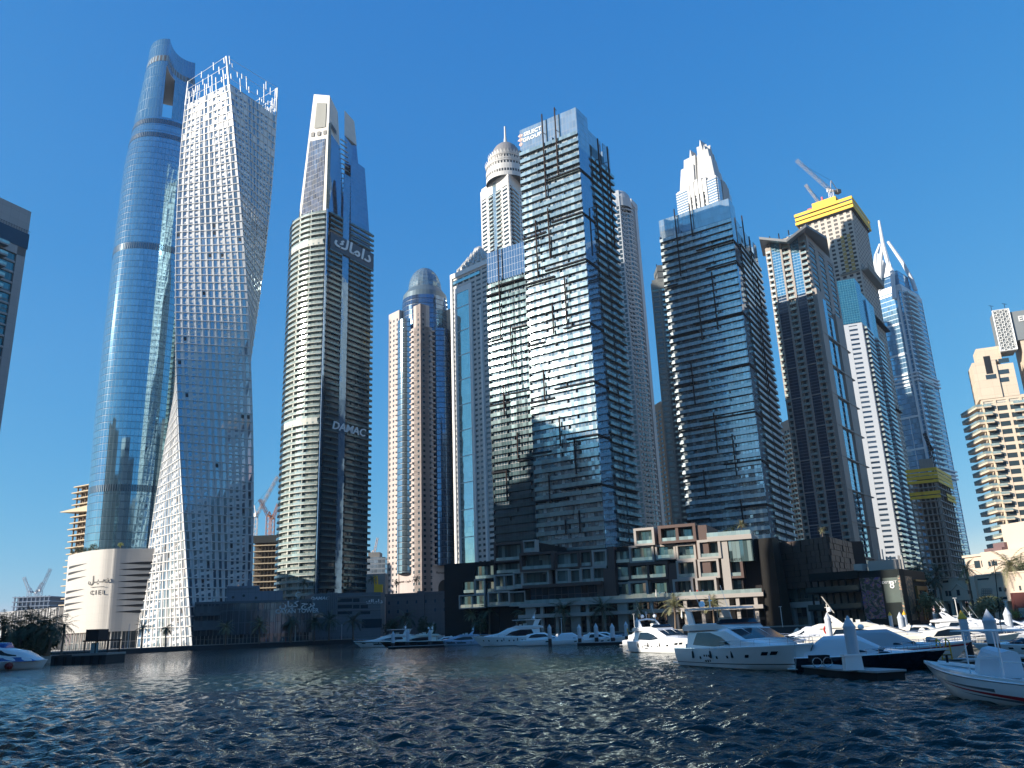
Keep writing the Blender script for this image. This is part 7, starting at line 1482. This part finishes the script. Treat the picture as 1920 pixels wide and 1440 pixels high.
# --- foreground centre console boat
def console():
    X, Y = 30.6, 46.4; hd = atan2(9.2, -5.6); L = 10.8; root = boat('fishing_boat', 'white open fishing boat with red and grey swooshes, nearest on the right', 'boat', 22.7, 42.1, radians(99)); H = Hull(L, 3.1, 1.58, .98, 1.9, 2.0, .05)
    n = 22; m = MB(True); vs = (0, .18, .30, .48, .65, .82, 1.0); RB = plain('red_bottom_paint', (.16, .01, .015), .5)
    H.build(root, GEL, GEL, (plain('fine_line', (.1, .1, .12), .4), .965, .985), bottom=RB)
    # open cockpit: inner sole and coaming
    m = MB(True)
    for sd in (-1, 1):
        for i in range(n):
            t0, t1 = i / n * .93, (i + 1) / n * .93; a, b = H.pt(t0, 1, sd), H.pt(t1, 1, sd); m.hexa([(a[0], a[1] * .82, a[2]), (b[0], b[1] * .82, b[2]), (b[0], b[1] * .98, b[2]), (a[0], a[1] * .98, a[2]), (a[0], a[1] * .84, a[2] + .16), (b[0], b[1] * .84, b[2] + .16), (b[0], b[1] * .97, b[2] + .16), (a[0], a[1] * .97, a[2] + .16)])
    m.build('gunwale', GEL, root)
    RS, GS = plain('red_swoosh', (.38, .012, .02), .35), plain('grey_swoosh', (.10, .12, .14), .35)
    def swoosh(mat, t0, t1, f0, f1):
        for sd in (-1, 1):
            m = MB(True); k = 16
            for i in range(k):
                a, b = t0 + (t1 - t0) * i / k, t0 + (t1 - t0) * (i + 1) / k; q = [H.pt(a, f0(i / k), sd, .02), H.pt(b, f0((i + 1) / k), sd, .02), H.pt(b, f1((i + 1) / k), sd, .02), H.pt(a, f1(i / k), sd, .02)]; m.face(q if sd < 0 else q[::-1])
            m.build('hull_swoosh', mat, root)
    swoosh(RS, .10, .80, lambda s: .34 + .36 * s ** .7, lambda s: .34 + .20 + .16 * s ** .7)
    swoosh(GS, .34, .88, lambda s: .66 + .10 * s ** .7, lambda s: .76 + .0 * s ** .7); swoosh(GS, .14, .62, lambda s: .30 + .22 * s, lambda s: .42 + .10 * s)
    z = .95; m = MB(True); m.box(-.9, .5, -.55, .55, z - .1, z + 1.0); m.build('console', GEL, root)
    c = Cab([(-1.2, .62, .55, z + .1, z + 1.25), (.1, .62, .50, z + .2, z + 1.45), (.75, .5, .35, z + .3, z + .95)]); c.build(root, CANV, 'console_cover')
    m = MB(True); zt = z + 2.25
    for sd in (-1, 1):
        for x in (-1.7, .6): m.tube([(x, sd * .85, z), (x + .1, sd * .8, zt)], .035, 6)
        m.tube([(-2.4, sd * .95, zt), (1.4, sd * .95, zt)], .03, 5); m.tube([(-1.6, sd * .82, z + 1.1), (.7, sd * .82, z + 1.1)], .025, 5); m.tube([(-3.4, sd * 1.1, z + .1), (-3.3, sd * 1.0, z + .9), (-2.0, sd * 1.0, z + .9)], .03, 5)
    for x in (-2.4, -1.4, -.4, .6, 1.4): m.tube([(x, -.95, zt), (x, .95, zt)], .028, 5)
    m.build('t_top_frame', GEL, root); 
    m = MB(True)
    for x, y in ((-1.9, .7), (-1.9, -.7)): m.tube([(x, y, zt), (x - .6, y * 1.2, zt + 3.2)], .018, 4)
    m.build('fishing_rod', DARKM, root); m = MB(True); m.tube([(3.4, 0, 1.6), (3.4, 0, 1.95)], .06, 6); m.box(3.25, 3.55, -.2, .2, 1.95, 2.0); m.build('mooring_cleat', DARKM, root)
    m = MB(True); m.box(-4.0, -3.2, -.9, .9, z - .1, z + .45); m.build('stern_seat', SEAT, root)
    for y in (-.5, .5): m = MB(True); m.hexa([(-6.3, y - .2, .1), (-5.8, y - .2, .1), (-5.8, y + .2, .1), (-6.3, y + .2, .1), (-6.4, y - .25, 1.9), (-5.7, y - .25, 1.9), (-5.7, y + .25, 1.9), (-6.4, y + .25, 1.9)]); m.build('outboard', plain('outboard_grey', (.25, .26, .28), .3), root)
    m = MB(True); P0, P1 = Vector(H.pt(.90, .88, 1, .03)), Vector(H.pt(.84, .88, 1, .03)); t_ = (P1 - P0).normalized(); textmb('ROYAL', .16, m, lambda x, y, d: tuple(P0 + t_ * x + Vector((0, 0, y))), depth=.01); m.build('registration_lettering', plain('letter_dark', (.03, .04, .06), .5), root)
console()
# --- ferry and its landing at the left
def ferry():
    root = boat('water_ferry', 'white and blue streamlined water ferry with dark glazing, cut by the left edge', 'ferry', -101.5, 163, radians(6)); L = 22; H = Hull(L, 6, 1.6, 1.5, .8, 5); BLU = plain('ferry_blue', (.015, .09, .32), .25, coat=.5); H.build(root, GEL, GEL)
    m = MB(True)
    c = Cab([(-10.5, 2.8, 2.4, 1.4, 4.0), (-4, 2.9, 2.5, 1.4, 4.25), (3, 2.9, 2.5, 1.4, 4.1), (7, 2.7, 2.1, 1.4, 3.3), (9.2, 2.2, 1.4, 1.45, 2.2), (10.3, 1.4, .6, 1.5, 1.7)]); c.build(root, GEL); c.side(root, [(-10, .34), (-2, .34), (3, .42), (6.4, .5), (6.0, .72), (3, .84), (-10, .86)], mat=BWIN)
    c.side(root, [(-4, .02), (10, .02), (8.8, .5), (6.0, .40), (1, .20)], name='blue_wave', mat=BLU, off=.03)
    r2 = Cab([(-8, 1.8, 1.2, 4.1, 4.5), (-3, 2.0, 1.5, 4.2, 5.0), (3.6, 1.9, 1.3, 4.0, 4.9), (3.9, 1.7, 1.2, 4.0, 4.4)]); r2.build(root, BLU, 'roof_wing')
    m = MB(True); m.tube([(-1, 0, 4.9), (-1, 0, 6.1)], .06, 5); m.tube([(-1.6, 0, 5.7), (-.2, 0, 5.7)], .08, 5); m.build('mast', GEL, root)
    m = MB(True); m.lathe((5.5, -3.1, .1), [(0, 0), (.5, .1), (.75, .6), (.6, 1.1), (0, 1.3)], 12); m.build('red_fender', plain('dark_red_rubber', (.18, .01, .01), .6), root, smooth=True)
    st = thing('ferry_landing', 'dark floating ferry landing with railing and low shelter, right of the ferry', 'landing stage', (-88, 190, 0)); A, B = Vector(W(95, 1240, 187).xy), Vector(W(198, 1240, 187).xy); F = Fac(A, B)
    m = MB(); F.box(m, 0, F.w, -.3, 2.0, -9, 0); m.build('pontoon', plain('landing_hull', (.03, .032, .035), .7), st); m = MB(); F.box(m, F.w * .38, F.w + .1, 1.7, 2.15, -9, .15); m.build('edge_beam', CONC, st)
    m = MB()
    for i in range(6): u = F.w * (.1 + .16 * i); m.tube([F.pt(u, .0, .2), F.pt(u, 1.6, .2)], .35, 6)
    m.build('tyre_fenders', plain('rubber', (.008, .008, .008), .9), st)
    m = MB(); 
    for i in range(20): u = F.w * i / 19.5; F.box(m, u, u + .05, 2.15, 3.2, -.3, -.25)
    for zz in (2.5, 2.85, 3.2): F.box(m, 0, F.w, zz, zz + .04, -.3, -.26)
    m.build('railing', plain('grey_rail', (.12, .14, .15), .5), st)
    m = MB(); F.box(m, F.w * .48, F.w * .95, 4.6, 4.9, -8, -1.5); 
    for u in (.5, .7, .93):
        for d in (-7.5, -2): F.box(m, F.w * u, F.w * u + .2, 2, 4.6, d, d + .2)
    F.box(m, F.w * .48, F.w * .72, 4.9, 7.2, -7, -2.5); m.build('shelter', plain('shelter_dark', (.035, .02, .018), .6), st)
    m = MB(); F.box(m, F.w * .62, F.w * .76, 2.2, 4.3, -2.1, -2.0); m.build('pale_shelter_panel', plain('pale_panel', (.3, .42, .40), .5), st)  # pale painted panel under the shelter roof
ferry()
# --- pontoons, piles and small gear
PILW = plain('white_pile_sleeve', (.50, .53, .58), .5, var=.08, grime=.3); PILD = plain('rusty_pile_foot', (.045, .03, .028), .9, var=.4, scale=2); YCAP = plain('yellow_cap', (.75, .40, .02), .5)
def pile(label, px, pyb, pyt, Y, r, cap=0, lean=0.):
    b = W(px, pyb, Y); top = W(px, pyt, Y).z; root = thing('mooring_pile', label, 'pile', (b.x, Y, 0), 'white sleeved mooring piles'); ln = lambda z: (b.x - lean * z, Y, z)
    hh = top - r * 2.2; m = MB(); m.tube([ln(-2), ln(.46 * hh)], r * .93, 14); m.build('foot', PILD, root, smooth=False)
    m = MB(); m.tube([ln(.42 * hh), ln(hh)], r, 16); m.build('sleeve', PILW, root); m = MB(); m.tube([ln(hh), ln(hh + r * .35)], r * 1.08, 16); m.tube([ln(hh + r * .35), ln(hh + r * .8), ln(top)], [r * 1.02, r * .8, .02], 16); m.build('cone_cap', YCAP if cap else PILW, root)
for q in (('thick white pile beside the pale canvas boat, dark rusty foot', 1605, 1252, 1153, 60, .40, 0, .02), ('pile with a bright yellow cone and dark foot in the right basin', 1819, 1226, 1143, 78, .36, 1, .03), ('fattest white pile in a double sleeve near the right edge', 1868, 1228, 1141, 76, .52, 0, .02), ('slim white pile in front of the wheelhouse boat', 1557, 1200, 1148, 92, .33, 0, 0), ('grey cone pile in the back row, left of the amber covered boat', 1689, 1165, 1147, 140, .45, 0, 0), ('small yellow capped pile right of the grey cone pile', 1698, 1168, 1145, 140, .3, 1, 0), ('tiny yellow capped pile left of the grey cone pile', 1670, 1162, 1147, 142, .28, 1, 0), ('pile behind the fattest one, by the right edge', 1893, 1175, 1138, 120, .5, 0, 0),
          ('first white pile along the black hulled yacht', 737, 1204, 1183, 222, .45), ('second white pile along the black hulled yacht', 764.5, 1202, 1180, 222, .42), ('third white pile, right end of the black hulled yacht', 806, 1201, 1179, 222, .42), ('pile between the three deck yacht and its neighbour', 1031, 1198, 1170, 186, .42), ('pile at the left end of the short pontoon', 1087, 1200, 1170, 182, .42), ('pile behind the short pontoon, before the porthole cruiser', 1118, 1190, 1168, 184, .45), ('pile at the right end of the short pontoon', 1149, 1196, 1168, 180, .48), ('pile with a yellow ladder at its foot', 1175, 1194, 1165, 182, .4), ('tall pile at the stern of the flybridge yacht with twin domes', 1197, 1198, 1158, 140, .35)): pile(*q)
def dock(label, P, wd, z=.62, gear=None):
    root = thing('pontoon', label, 'pontoon', (P[0][0], P[0][1], 0), 'floating pontoons'); m = MB(); e = MB()
    for a, b in zip(P[:-1], P[1:]): F = Fac(a, b); F.box(m, 0, F.w, -.35, z - .12, -wd, 0); F.box(e, -.1, F.w + .1, z - .12, z, -wd - .1, .1)
    m.build('float', plain('pontoon_float', (.012, .012, .012), .9), root); e.build('deck', plain('pontoon_deck', (.30, .31, .31), .8), root); return root
g = lambda px, py, Y: tuple(W(px, py, Y).xy)
dock('near pontoon finger with the white dock box, below the canvas boats', [g(1506, 1250, 66), g(1572, 1250, 60), g(1642, 1250, 56.5)], 2.2)
dock('long pontoon with the yellow ladder behind the fishing boat', [g(1712, 1240, 66), g(1800, 1238, 64), g(1862, 1235, 66), g(1990, 1230, 66)], 2.2)
dock('short pontoon finger in front of the far row', [g(1082, 1204, 180), g(1164, 1206, 176)], 3)
dock('pontoon along the black hulled yacht', [g(728, 1204, 220), g(832, 1202, 220)], 2.4)
dock('pontoon strip behind the yellow ladder pile', [g(1160, 1203, 181), g(1200, 1203, 181)], 3)
def gear():
    a = W(1592, 1240, 59); root = thing('dock_box', 'white hinged dock box on the near pontoon', 'box', (a.x, 58.6, .62)); m = MB(); m.hexa([(a.x - .65, 58, .62), (a.x + .55, 58, .62), (a.x + .5, 58.7, .62), (a.x - .6, 58.7, .62), (a.x - .6, 58, 1.5), (a.x + .5, 58, 1.5), (a.x + .5, 58.6, 1.5), (a.x - .6, 58.6, 1.5)]); m.build('box_body', GEL, root)
    m = MB(); m.box(a.x - .68, a.x + .58, 57.96, 58.7, 1.5, 1.62); m.build('lid', GEL, root)
    for (x, y, Y, lb) in ((1774, 1228, 66.3, 'yellow ladder standing on the long pontoon'), (1183, 1200, 181, 'small yellow ladder at the far pontoon')):
        b = W(x, y, Y); root = thing('yellow_ladder', lb, 'ladder', (b.x, Y, .6)); s = 1 if Y < 100 else 1.5; m = MB()
        for dx in (-.3, .42): m.tube([(b.x + dx * s, Y, -.2), (b.x + (dx - .03) * s, Y, 1.5 * s + .4), (b.x + (dx - .08) * s, Y + .35, 1.75 * s + .4), (b.x + dx * s, Y + .7, 1.5 * s)], .055 * s, 6)
        m.build('stile', YCAP, root); m = MB()
        for k in range(5): m.tube([(b.x - .3 * s, Y, .1 + .3 * k * s), (b.x + .4 * s, Y, .1 + .3 * k * s)], .03 * s, 5)
        m.build('rungs', YCAP, root)
    b = W(1535, 1232, 63); root = thing('dock_cart', 'two wheeled dock cart parked at the near pontoon', 'cart', (b.x, 63, .62)); m = MB(); m.box(b.x - .7, b.x + .6, 62.4, 63.2, 1.0, 1.45); m.build('tray', DARKM, root)
    for dx in (-.4, .35):
        m = MB(); n = 14; m.tube([(b.x + dx + .33 * cos(2 * pi * i / n), 62.3, .97 + .33 * sin(2 * pi * i / n)) for i in range(n + 1)], .04, 5, cap=False); m.build('wheel', STEEL, root)
    c = W(1566, 1190, 93); root = thing('lifebuoy', 'red ring lifebuoy hanging on the wheelhouse boat', 'lifebuoy', tuple(W(1552, 1181, 93.5))); q = W(1552, 1181, 93.5); m = MB(); n = 20; m.tube([(q.x + .38 * cos(2 * pi * i / n), q.y, q.z + .42 * sin(2 * pi * i / n)) for i in range(n + 1)], .10, 8, cap=False); o = m.build('ring', plain('lifebuoy_red', (.5, .02, .02), .5), root)
gear()
# ================================================================ palms, shrubs, lamps, people
PF = plain('palm_frond', (.055, .075, .035), .6, var=.35, scale=.6); PF2 = plain('sun_painted_frond', (.20, .19, .09), .6, var=.3, scale=.6); TRK = plain('palm_trunk', (.16, .115, .08), .9, var=.3, scale=3); LEAF = plain('shrub_leaf', (.05, .07, .03), .6, var=.4, scale=.8)  # second frond colour is a paler copy with the sunlight painted in
def palmproto(seed, n=30, R=3.3, droop=1., mat=None, washing=False):
    r = random.Random(seed); root = bpy.data.objects.new('palm_tree', None); COL.objects.link(root); m = MB(True); H = 7.0
    pts = [(.06 * sin(z * .5 + seed), .05 * cos(z * .7), z) for z in np.linspace(-.2, H, 9)]; m.tube([tuple(map(float, p)) for p in pts], [.30, .25, .21, .2, .19, .19, .2, .24, .30], 8); m.build('trunk', TRK, root)
    m = MB(True)
    for i in range(n):
        az = 2 * pi * i / n * 2.4 + r.uniform(-.2, .2); el = r.uniform(-.45, 1.25); L = R * r.uniform(.85, 1.15); S = 9; p = Vector((0, 0, H)); d = Vector((cos(az) * cos(el), sin(az) * cos(el), sin(el))); pts = [p.copy()]
        for k in range(S): p = p + d * L / S; d = (d + Vector((0, 0, -.17 * droop))).normalized(); pts.append(p.copy())
        side = Vector((-sin(az), cos(az), 0))
        for k in range(1, S + 1):
            a, b = pts[k - 1], pts[k]; t = (b - a).normalized(); w = .62 * sin(pi * min(1, (k + .6) / (S + 1.2))) ** .7
            for sd in (-1, 1):
                for q in (.15, .6):
                    o = a.lerp(b, q); e = o + side * sd * w * r.uniform(.8, 1.1) + t * w * .55 + Vector((0, 0, -w * r.uniform(.15, .6))); m.face([o, o + t * .11, e])
            m.face([a - side * .02, b - side * .02, b + side * .02, a + side * .02])
    m.build('crown', mat or PF, root)
    return root
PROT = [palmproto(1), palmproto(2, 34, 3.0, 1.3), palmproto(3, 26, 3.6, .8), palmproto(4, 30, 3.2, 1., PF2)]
def palm(label, px, pyc, Y, h=None, kind=0, s=1., base=1.6, grp='date palms along the promenade'):
    b = W(px, pyc, Y); hh = (b.z - base); sc_ = s
    o = copy_thing(PROT[kind], (b.x, Y, base), rnd.uniform(0, 6), sc_, label, grp, zs=None); o['category'] = 'palm'
    # stretch so that the crown sits at the right height
    tr = [c for c in o.children if c.name.startswith('trunk')][0]; cr = [c for c in o.children if c.name.startswith('crown')][0]; k = hh / (7.0 * sc_); tr.scale = (1, 1, k); cr.location = (0, 0, 7.0 * (k - 1)); return o
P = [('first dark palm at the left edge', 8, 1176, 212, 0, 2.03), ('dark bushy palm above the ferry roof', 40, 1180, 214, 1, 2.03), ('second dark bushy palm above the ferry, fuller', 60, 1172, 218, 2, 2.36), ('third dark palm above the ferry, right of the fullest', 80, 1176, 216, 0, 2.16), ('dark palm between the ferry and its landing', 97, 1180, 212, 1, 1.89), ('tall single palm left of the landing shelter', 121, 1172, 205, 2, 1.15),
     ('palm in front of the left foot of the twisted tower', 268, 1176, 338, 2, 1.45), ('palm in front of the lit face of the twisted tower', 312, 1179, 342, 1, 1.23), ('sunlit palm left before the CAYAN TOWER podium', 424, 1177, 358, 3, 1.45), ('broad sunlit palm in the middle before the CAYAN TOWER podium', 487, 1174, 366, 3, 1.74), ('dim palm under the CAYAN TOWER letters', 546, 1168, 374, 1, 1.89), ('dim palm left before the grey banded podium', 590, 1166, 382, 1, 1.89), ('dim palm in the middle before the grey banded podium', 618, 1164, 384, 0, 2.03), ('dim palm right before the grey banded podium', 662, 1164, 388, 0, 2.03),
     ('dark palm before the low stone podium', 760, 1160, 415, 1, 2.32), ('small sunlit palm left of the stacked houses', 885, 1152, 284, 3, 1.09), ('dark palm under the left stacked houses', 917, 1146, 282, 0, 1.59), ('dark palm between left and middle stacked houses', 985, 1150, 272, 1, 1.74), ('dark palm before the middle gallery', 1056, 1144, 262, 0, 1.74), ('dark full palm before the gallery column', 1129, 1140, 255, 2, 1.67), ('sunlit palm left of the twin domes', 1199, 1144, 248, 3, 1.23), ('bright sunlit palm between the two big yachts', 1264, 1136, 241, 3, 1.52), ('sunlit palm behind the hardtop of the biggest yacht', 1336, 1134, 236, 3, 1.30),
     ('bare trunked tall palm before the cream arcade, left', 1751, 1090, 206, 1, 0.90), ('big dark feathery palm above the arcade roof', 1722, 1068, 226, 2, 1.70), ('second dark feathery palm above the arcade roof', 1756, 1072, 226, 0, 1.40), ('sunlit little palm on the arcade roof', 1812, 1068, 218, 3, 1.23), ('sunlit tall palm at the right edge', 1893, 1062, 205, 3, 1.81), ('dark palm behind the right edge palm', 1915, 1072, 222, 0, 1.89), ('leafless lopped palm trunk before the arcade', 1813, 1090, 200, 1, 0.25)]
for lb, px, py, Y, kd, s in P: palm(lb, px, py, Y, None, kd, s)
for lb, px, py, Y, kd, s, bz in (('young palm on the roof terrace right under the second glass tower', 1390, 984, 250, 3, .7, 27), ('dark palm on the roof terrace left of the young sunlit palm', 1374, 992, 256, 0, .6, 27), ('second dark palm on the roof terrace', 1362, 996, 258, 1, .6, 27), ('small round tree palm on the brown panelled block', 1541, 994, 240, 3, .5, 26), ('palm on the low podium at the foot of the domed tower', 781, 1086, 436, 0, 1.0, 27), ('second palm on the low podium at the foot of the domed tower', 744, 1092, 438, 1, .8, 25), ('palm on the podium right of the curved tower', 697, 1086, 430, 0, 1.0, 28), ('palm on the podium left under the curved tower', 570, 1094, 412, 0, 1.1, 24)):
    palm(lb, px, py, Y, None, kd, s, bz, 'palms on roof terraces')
for pr in PROT:
    for c in list(pr.children): bpy.data.objects.remove(c)
    bpy.data.objects.remove(pr)
def shrub(label, px, py, Y, R, hgt, mat=None, base=None, n=420, cat='bush', name='round_bush', group=None):
    b = W(px, py, Y); r = random.Random(int(px * 7)); root = thing(name, label, cat, (b.x, Y, b.z if base is None else base), group); z0 = b.z if base is None else base; m = MB()
    lobes = [(Vector((b.x + r.uniform(-.5, .5) * R, Y + r.uniform(-.4, .4) * R, z0 + hgt * r.uniform(.35, .85))), R * r.uniform(.35, .6)) for _ in range(7)]
    for i in range(n):
        c, q = lobes[r.randrange(7)]; d = Vector((r.gauss(0, 1), r.gauss(0, 1), r.gauss(0, .8))).normalized(); p = c + d * q * r.uniform(.6, 1.05); a = Vector((r.gauss(0, 1), r.gauss(0, 1), r.gauss(0, 1))).normalized(); e = a.cross(d).normalized(); s = R * r.uniform(.06, .13)
        m.face([p - a * s, p + e * s * .5, p + a * s, p - e * s * .5])
    m.build('foliage', mat or LEAF, root); m = MB(); m.tube([(b.x, Y, z0 - .2), (b.x, Y, z0 + hgt * .6)], R * .07, 5); m.build('stem', TRK, root); return root
LG = plain('yellow_green_leaf', (.22, .26, .05), .6, var=.3); 
for i, (px, R, h) in enumerate(((138, 1.6, 3.0), (146, 2.2, 4.2), (153, 1.6, 3.2), (160, 2.0, 4.2), (168, 1.6, 3.4), (176, 2.4, 5.2), (184, 1.5, 3.0), (200, 1.3, 2.0))):
    shrub('dark planting on the white podium rim beside the oval tower', px, 1028, 402 - i * .8, R, h, base=PODZ - .2, group='planting on the white podium rim', name='roof_bush')
shrub('bright yellow green bush on the white podium rim', 226, 1026, 386, 1.6, 3.4, LG, base=PODZ - .2, name='yellow_bush')
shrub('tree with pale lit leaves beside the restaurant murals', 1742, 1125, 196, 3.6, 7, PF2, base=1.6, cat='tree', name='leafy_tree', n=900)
shrub('dark leafy tree above the restaurant corner', 1728, 1100, 214, 4.4, 14, base=1.6, cat='tree', name='leafy_tree', n=900)
shrub('low olive tree in front of the cream arcade shops', 1845, 1140, 188, 3.8, 6, PF2, base=1.6, cat='tree', name='leafy_tree', n=900)
shrub('second olive tree, right of the first, before the arcade', 1862, 1142, 190, 3.0, 5, base=1.6, cat='tree', name='leafy_tree', n=700)
shrub('dark tree left of the gallery, under the left stacked houses', 900, 1160, 280, 3.4, 7, base=1.6, cat='tree', name='leafy_tree', n=800)
shrub('dark broad tree before the low stone podium', 800, 1165, 418, 6, 9, base=1.6, cat='tree', name='leafy_tree', n=900)
shrub('second dark broad tree before the low stone podium, further left', 735, 1165, 420, 5, 8, base=1.6, cat='tree', name='leafy_tree', n=900)
shrub('bright green bush beside the brown kiosk', 1900, 1142, 186, 1.4, 2.2, LG, base=1.6, name='yellow_bush')
shrub('wide dark tree mass behind the ferry, under the palms', 50, 1195, 216, 5.5, 6.0, base=1.6, cat='tree', name='leafy_tree', n=1400)
shrub('second dark tree mass left of the ferry landing', 88, 1197, 214, 4.5, 5.0, base=1.6, cat='tree', name='leafy_tree', n=1200)
shrub('dark tree mass at the left edge behind the ferry', 14, 1195, 214, 4.5, 5.5, base=1.6, cat='tree', name='leafy_tree', n=1200)
# promenade lamps and strollers
def lamp(label, px, pt_, Y):
    b = W(px, pt_, Y); root = thing('street_lamp', label, 'lamp post', (b.x, Y, 1.6), 'promenade lamp posts'); m = MB(); m.tube([(b.x, Y, 1.6), (b.x, Y, b.z)], .09, 6); m.build('post', WHITE, root); m = MB(); m.box(b.x - .35, b.x + .35, Y - .2, Y + .2, b.z, b.z + .14); m.build('lamp_head', WHITE, root)
for q in (('lamp post before the middle of the gallery', 1052, 1160, 252), ('lamp post with a white flag shaped top near the far row', 1188, 1152, 243), ('lamp post right of the biggest yacht', 1463, 1138, 226), ('slim lamp post leaning in front of the cream arcade', 1790, 1122, 192), ('lamp post before the CAYAN TOWER doors', 554, 1174, 372), ('lamp post before the grey banded podium', 641, 1172, 386), ('lamp post left of the rounded white podium base', 243, 1171, 330), ('lamp post before the right part of the arcade', 1885, 1128, 186)): lamp(*q)
def person(X, Y, z, col, label, hd=0., stride=.2):
    me = bpy.data.meshes.new('person'); V = [(0, 0, .95), (0, 0, 1.2), (0, 0, 1.42), (0, 0, 1.52), (0, .01, 1.68), (.1, 0, .9), (.11, stride, .5), (.11, stride * .9, .06), (-.1, 0, .9), (-.11, -stride, .5), (-.11, -stride * 1.3, .06), (.2, 0, 1.38), (.25, -stride * .6, 1.1), (.25, -stride * .3, .86), (-.2, 0, 1.38), (-.25, stride * .6, 1.1), (-.25, stride * .8, .86), (.11, stride * .9 - .14, .03), (-.11, -stride * 1.3 - .14, .03)]
    E = [(0, 1), (1, 2), (2, 3), (3, 4), (0, 5), (5, 6), (6, 7), (0, 8), (8, 9), (9, 10), (2, 11), (11, 12), (12, 13), (2, 14), (14, 15), (15, 16), (7, 17), (10, 18)]; Rr = [.15, .15, .17, .07, .11, .10, .075, .05, .10, .075, .05, .08, .05, .035, .08, .05, .035, .035, .035]
    me.from_pydata(V, E, []); o = bpy.data.objects.new('person', me); COL.objects.link(o); s = o.modifiers.new('s', 'SKIN'); 
    for v, r in zip(me.skin_vertices[0].data, Rr): v.radius = (r, r * .8)
    me.skin_vertices[0].data[0].use_root = True; o.modifiers.new('d', 'SUBSURF').levels = 1; o.modifiers['d'].render_levels = 1
    me.materials.append(col); dg = bpy.context.evaluated_depsgraph_get(); m2 = bpy.data.meshes.new_from_object(o.evaluated_get(dg)); o.modifiers.clear(); o.data = m2; o.location = (X, Y, z); o.rotation_euler = (0, 0, hd); tag(o, label, 'person'); return o
CL = [plain('cloth_%s' % n_, c, .8) for n_, c in (('white', (.6, .6, .58)), ('red', (.45, .06, .05)), ('blue', (.06, .10, .25)), ('dark', (.03, .03, .035)), ('tan', (.4, .28, .18)))]
for i, (px, Y, txt) in enumerate(((530, 372, 'person in white before the CAYAN TOWER doors, left of two'), (536, 373, 'person in red close behind the one in white'), (500, 368, 'person in blue near the broad sunlit palm'), (445, 360, 'person in dark clothes by the sunlit palm on the left'), (300, 340, 'person in tan at the foot of the twisted tower'), (350, 348, 'person in white at the corner of the twisted tower'), (640, 388, 'person in red before the grey banded podium'), (232, 316, 'person in blue near the rounded white podium'))):
    person(WX(px, 1195, Y), Y, 1.6, CL[(i) % 5], txt, i * 1.3)
# people and parasols on the terrace above the galleries
F_ = Fac((-27, 288), (74, 244)); zt_ = hit(F_, 1260, 1122)[1]
for i in range(9):
    u = hit(F_, 1246 + i * 11.5, 1118)[0]; p = F_.pt(u, 0, 5.2 + (i % 3) * .5); person(p[0], p[1], hit(F_, 1000, 1136)[1] + .56, CL[i % 5], 'guest on the long terrace, %s' % ('beside the terrace edge in white', 'in red, second from the left end', 'in blue, third from the left end', 'in dark clothes near the middle', 'in tan near the middle', 'in white right of the middle', 'in red right of the middle', 'in blue near the right end', 'in dark clothes at the right end')[i], i)
def parasol(label, px, py, Y, closed=True):
    b = W(px, py, Y); root = thing('parasol', label, 'parasol', (b.x, Y, b.z)); m = MB(); m.lathe((b.x, Y, b.z), [(.08, 0), (.32, .5), (.12, 2.1), (0, 2.3)], 8); m.build('folded_cloth', GELC, root); m = MB(); m.tube([(b.x, Y, b.z - 1.4), (b.x, Y, b.z)], .05, 5); m.build('pole', DARKM, root)
parasol('first closed cream parasol between the two big yachts', 1279, 1160, 232); parasol('second closed cream parasol between the two big yachts', 1288, 1160, 230); parasol('closed white parasol on the terrace above the gallery', 1231, 1120, 246)
railing('dark railing between the basin and the restaurant', [(62, 178), (78, 172), (100, 164), (140, 150)], 1.2, 1.1, 2.)
dk = MB()
for a, b in zip([(62, 178), (78, 172), (100, 164)], [(78, 172), (100, 164), (140, 150)]): Fac(a, b).box(dk, -1, (Vector(b) - Vector(a)).length + 1, -.5, 1.2, -2.2, .3)
o = dk.build('fixed_pier', CONC); tag(o, 'concrete pier with a railing along the back of the right basin', 'pier')
# ================================================================ unseen towers outside the frame, added to shade the basin and show in the glass
SH = panel('shade_tower_stone', (.22, .19, .17), 3, 3.4, .05, rough=.7); SH2 = glass('shade_tower_glass', (.12, .2, .22), metal=.6, rough=.06, pw=1.6, fh=3.4, mw=.12, mh=.9, frame=(.10, .11, .11), dark=.4)
def shade(label, x0, y0, x1, y1, h, mat=None, gm=None):
    return tower(label, (x0, y0 + (y1 - y0)), (x0 + (x1 - x0) * .0, y0), (x1, y0), 0, h, 3.4, mat or SH, 'unseen_tower', ((6, 1.6, 1.2), (6, 1.6, 1.2)), glassm=gm or SH2, winpart=False, cap=0)
# added shade towers west of the basin, reflected ones elsewhere
for q in SHADES: shade(*q)
# ================================================================ ground and water
m = MB(); m.face([(-6000, -6000, -4), (6000, -6000, -4), (6000, 9000, -4), (-6000, 9000, -4)]); structure(m.build('seabed', plain('seabed', (.02, .03, .03)), None))
# ================================================================ the air
hm = bpy.data.materials.new('haze_air'); hm.use_nodes = True; hn = hm.node_tree; hn.nodes.clear(); ho = hn.nodes.new('ShaderNodeOutputMaterial'); hv = hn.nodes.new('ShaderNodeVolumePrincipled')
hv.inputs['Color'].default_value = (.78, .88, 1, 1); hv.inputs['Density'].default_value = .00007; hv.inputs['Anisotropy'].default_value = .2; hn.links.new(hv.outputs[0], ho.inputs['Volume'])
m = MB(); m.box(-1100, 1100, -420, 1250, -6, 460); o = m.build('haze', hm); o['kind'] = 'stuff'
